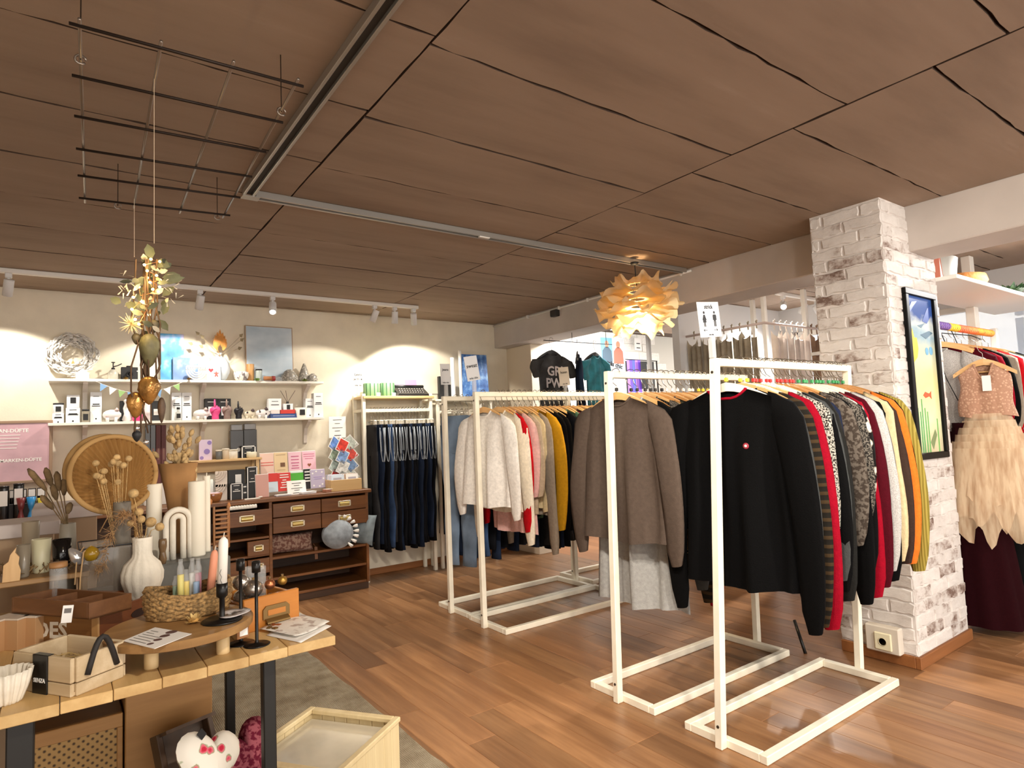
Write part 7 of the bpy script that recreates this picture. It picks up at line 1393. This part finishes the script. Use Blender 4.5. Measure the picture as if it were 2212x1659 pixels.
# track spots in the far room
tk = tag(MB().bev((5.3,3.12,H-.03),(6.1,3.155,H),.003).build('lighting_track', M('track_white',(228,224,218),.5)), 'short white lighting track in the far room', 'lighting track')
for i,(x,tg,lb,pw) in enumerate(((5.405,(4.7,3.2,.8),'glaring spotlight in the far room',150),(5.75,(5.6,4.2,.8),'white spotlight beside the glaring one in the far room',80),(6.0,(6.3,2.6,.9),'rightmost white spotlight in the far room',80))):
    c = V(x,3.137,H-.105); d = (Vector(tg)-c).normalized() if i else V(-.75,-.45,-.5).normalized()
    t = thing('track_spotlight', (x,3.137,H-.03), lb, 'spotlight', 'spotlights in the far room')
    MB().bev((-.018,-.018,-.03),(.018,.018,0),.003).build('adapter', head_m, t); MB().lathe([(.007,-.07),(.007,-.02)],10).build('stem', head_m, t); rm_ = Matrix.Translation((0,0,-.085)) @ d.to_track_quat('Z','Y').to_matrix().to_4x4()
    MB().lathe([(0,-.045),(.026,-.045),(.028,-.04),(.028,.062),(.024,.062),(.022,.05)],20,mat=rm_,cap=(False,False)).build('lamp_barrel', head_m, t, True); MB().lathe([(.0225,.05),(0,.052)],16,mat=rm_).build('lens', emit('spot_lens_hot',(255,250,240),60) if i == 0 else lens_on, t, True)
    spot(V(x,3.137,H-.115)+d*.075, V(x,3.137,H-.115)+d*2, pw, 110, .7, (1,.95,.88), .03)
for loc,tg,pw in (((4.9,4.7,H-.12),(5.2,5.64,1.6),100),((4.55,4.6,H-.12),(4.2,5.2,1.1),60),((5.4,1.1,H-.12),(4.6,1.5,1.1),110)): spot(loc,tg,pw,130,.8,(1,.97,.94),.05)  # bare unseen spots off the track, added to brighten the far room
# ================================================================== clothes right of the pillar
shf = thing('white_shelf', (0,0,0), 'white shelf board right of the pillar with posts', 'shelf'); MB().bev((4.22,1.37,2.075),(6.2,1.78,2.1),.003).build('board', white_m, shf)
for px in (2092,2195): x = at(px,560,Y=1.72).x; MB().bev((x-.04,1.70,0.0),(x+.04,1.76,2.075),.004).bev((x-.04,1.70,2.1),(x+.04,1.76,H),.004).build('post', white_m, shf)
pot((2046,553,2088,592), 1.5, 2.1, CUP, M('pot_speckle',(196,196,190),.5), 'grey flower pot on the white shelf by the pillar', 'pot', 'flower_pot')
carton((2030,556,2044,594), 1.55, 2.1, .05, M('book_salmon',(206,120,96),.6), 'salmon coloured book standing on the white shelf', 'book', 'book')
pot((2108,588,2156,612), 1.5, 2.1, [(.7,0),(1,.7),(.95,1),(0,.8)], M('basket_orange',(190,120,50),.8,b=.6,bs=60), 'orange basket on the white shelf', 'basket', 'small_basket')
tuft(at(2182,610,Y=1.45).x, 1.45, 2.1, .14, 70, M('plant_dark',(44,64,40),.6,v=.3,vs=20), 'dark green potted plant on the white shelf', 'plant', 'leafy_plant', .3)
rr_ = thing('wrapped_rail', (0,0,0), 'clothes rail wrapped in purple, yellow and orange yarn', 'rail')
for k,c in enumerate(((110,84,150),(120,90,160),(230,196,60),(232,110,70),(236,120,64),(240,140,50),(236,150,60))):
    x0_ = 4.42+.16*k
    for j in range(5): MB().tube([(x0_+.032*j,1.62,1.86),(x0_+.032*j+.028,1.62,1.86)],.026,10).build('yarn_wrap', M('yarn_%d'%k,c,.95,v=.1,vs=40,b=.4,bs=90), rr_, True)
for x in (4.36,5.6): MB().bev((x-.018,1.6,0),(x+.018,1.64,1.9),.003).build('post', white_m, rr_)
for i,(col,L_,S_,ds,nm) in enumerate((('palegrey',.55,.5,'light grey hooded jumper','hoodie'),('burg',.7,.5,'dark plum top','top'),('red',.62,.5,'crimson top','top'),('black',.9,.5,'black long dress','dress'),('taupe',.6,.5,'taupe jumper','sweater'),('brightred',.6,.5,'red jumper','sweater'),('lgrey',.6,.55,'grey striped jumper','sweater'),('dolive',.6,.5,'dark olive fur jacket','jacket'),('black',1.2,.4,'long black gown','dress'))):
    x = 4.46+.125*i; z = 1.75 if i else 1.72
    hanger(x,1.62,1.84,.1,hw_pale,None,'pale hanger, %s on the yarn-wrapped rail' % ORD[i],'hangers on the wrapped rail'); top(nm, x, 1.62, z, .15+.1*(i==0), F[col], '%s, %s garment on the yarn-wrapped rail' % (ds,ORD[i]), nm, 'garments on the wrapped rail', L_, S_, i%5)
for i,(x,y,c,lb) in enumerate(((4.42,1.44,'wine','long dark red skirt behind the tulle dress'),(4.6,1.42,'black','long black skirt behind the tulle dress'),(4.8,1.42,'black','second long black skirt farther right'))):
    o = thing('long_skirt', (x,y,0), lb, 'skirt', 'long skirts')
    MB().lathe([(.09,1.2),(.11,1.0),(.15,.5),(.19,.06)],40,mat=Matrix.Diagonal((.8,1,1,1)),fn=lambda a,z: 1+.07*math.cos(9*a+z*3),cap=(False,False)).build('skirt_fabric', F[c], o, True); MB().lathe([(.091,1.19),(.093,1.23),(.085,1.23)],24,mat=Matrix.Diagonal((.8,1,1,1)),cap=(False,False)).build('waistband', F[c], o, True)
    MB().tube([(0,0,1.23),(0,.1,1.5),(.0,1.62-y,1.84)],.003,5).build('hanging_loop', ink, o)
# tulle dress on its hanger
DXc = V(4.42,1.345,0); dz = 1.60; RZ_ = .295
hg_ = link('hanger', HW, hw_pale, None, (DXc.x,DXc.y,dz+.09), (0,0,RZ_)); hg_.scale = (.8,.74,1); tag(hg_, 'pale wooden hanger holding the tulle party dress', 'hanger'); link('hook', HK, hook_m, hg_); MB().tube([(.008,-.19,-.165),(.008,.19,-.165)],.005,6).build('cross_bar', hw_pale, hg_, True)
MB().tube([(0,0,.03),(0.03,.06,.06),(.1,.26,.1)],.003,5).build('hook_wire', ink, hg_)
lace = pattern('rose_lace','cells',(204,166,140),(176,134,110),70,2,.8,.35,.9)
b_,sl_2,nb_ = top_meshes(.34,0,3,W=.125,t=.045,neck=.11,flare=.015,fold=.3)
dr_ = link('party_dress', b_, lace, None, (DXc.x-.01,DXc.y,dz), (0,0,RZ_)); tag(dr_, 'girl party dress with rose lace bodice and cream tulle skirt', 'dress'); link('neckband', nb_, lace, dr_)
mt,nt,p = newmat('tulle'); p.inputs['Base Color'].default_value = lin((236,208,172)); p.inputs['Roughness'].default_value = .9; p.inputs['Alpha'].default_value = .5; tulle = mt
nt.links.new(ramp(nt, noise(nt, coords(nt,(14,14,2)), 3, 4), [(.35,(206,172,138)),(.6,(242,218,186))]), p.inputs['Base Color'])
for k in range(6):
    z0, z1, r1 = -.32-.04*k, -.56-.085*k, .165+.022*k; ph = random.uniform(0,6)
    def fn(u,v,z0=z0,z1=z1,r1=r1,ph=ph,k=k):
        a = 2*PI*u; r = (.105+.02*k)*(1-v)+r1*v; r *= 1+.09*v*math.sin(11*a+ph)+.05*v*math.sin(23*a+2*ph); z = z0+(z1-z0)*v - .07*v*v*abs(math.sin(6.5*a+ph))**3-.03*v*v*math.sin(17*a+ph)
        return V(.55*r*math.cos(a), r*math.sin(a), z)
    MB().grid(fn, 96, 9, 0, True).build('tulle_layer', tulle, dr_, True)
pt_ = MB().bev((-.068,-.03,-.19),(-.066,.012,-.10),.0005).build('price_tag', paper, dr_)
# folding stand behind the front rack
fs_ = thing('folding_stand', (0,0,0), 'black folding stand half hidden behind the front knitwear', 'stand')
q = at(1740,1412,Z=0); MB().tube([q,at(1716,1340,Y=2.06)],.009,8).tube([at(1845,1345,Z=0.01)+V(0,0,0),at(1790,1240,Y=2.12)],.009,8).tube([at(1764,1312,Y=2.0),at(1850,1265,Y=2.0)],.007,8).build('leg_frame', bm_, fs_, True)
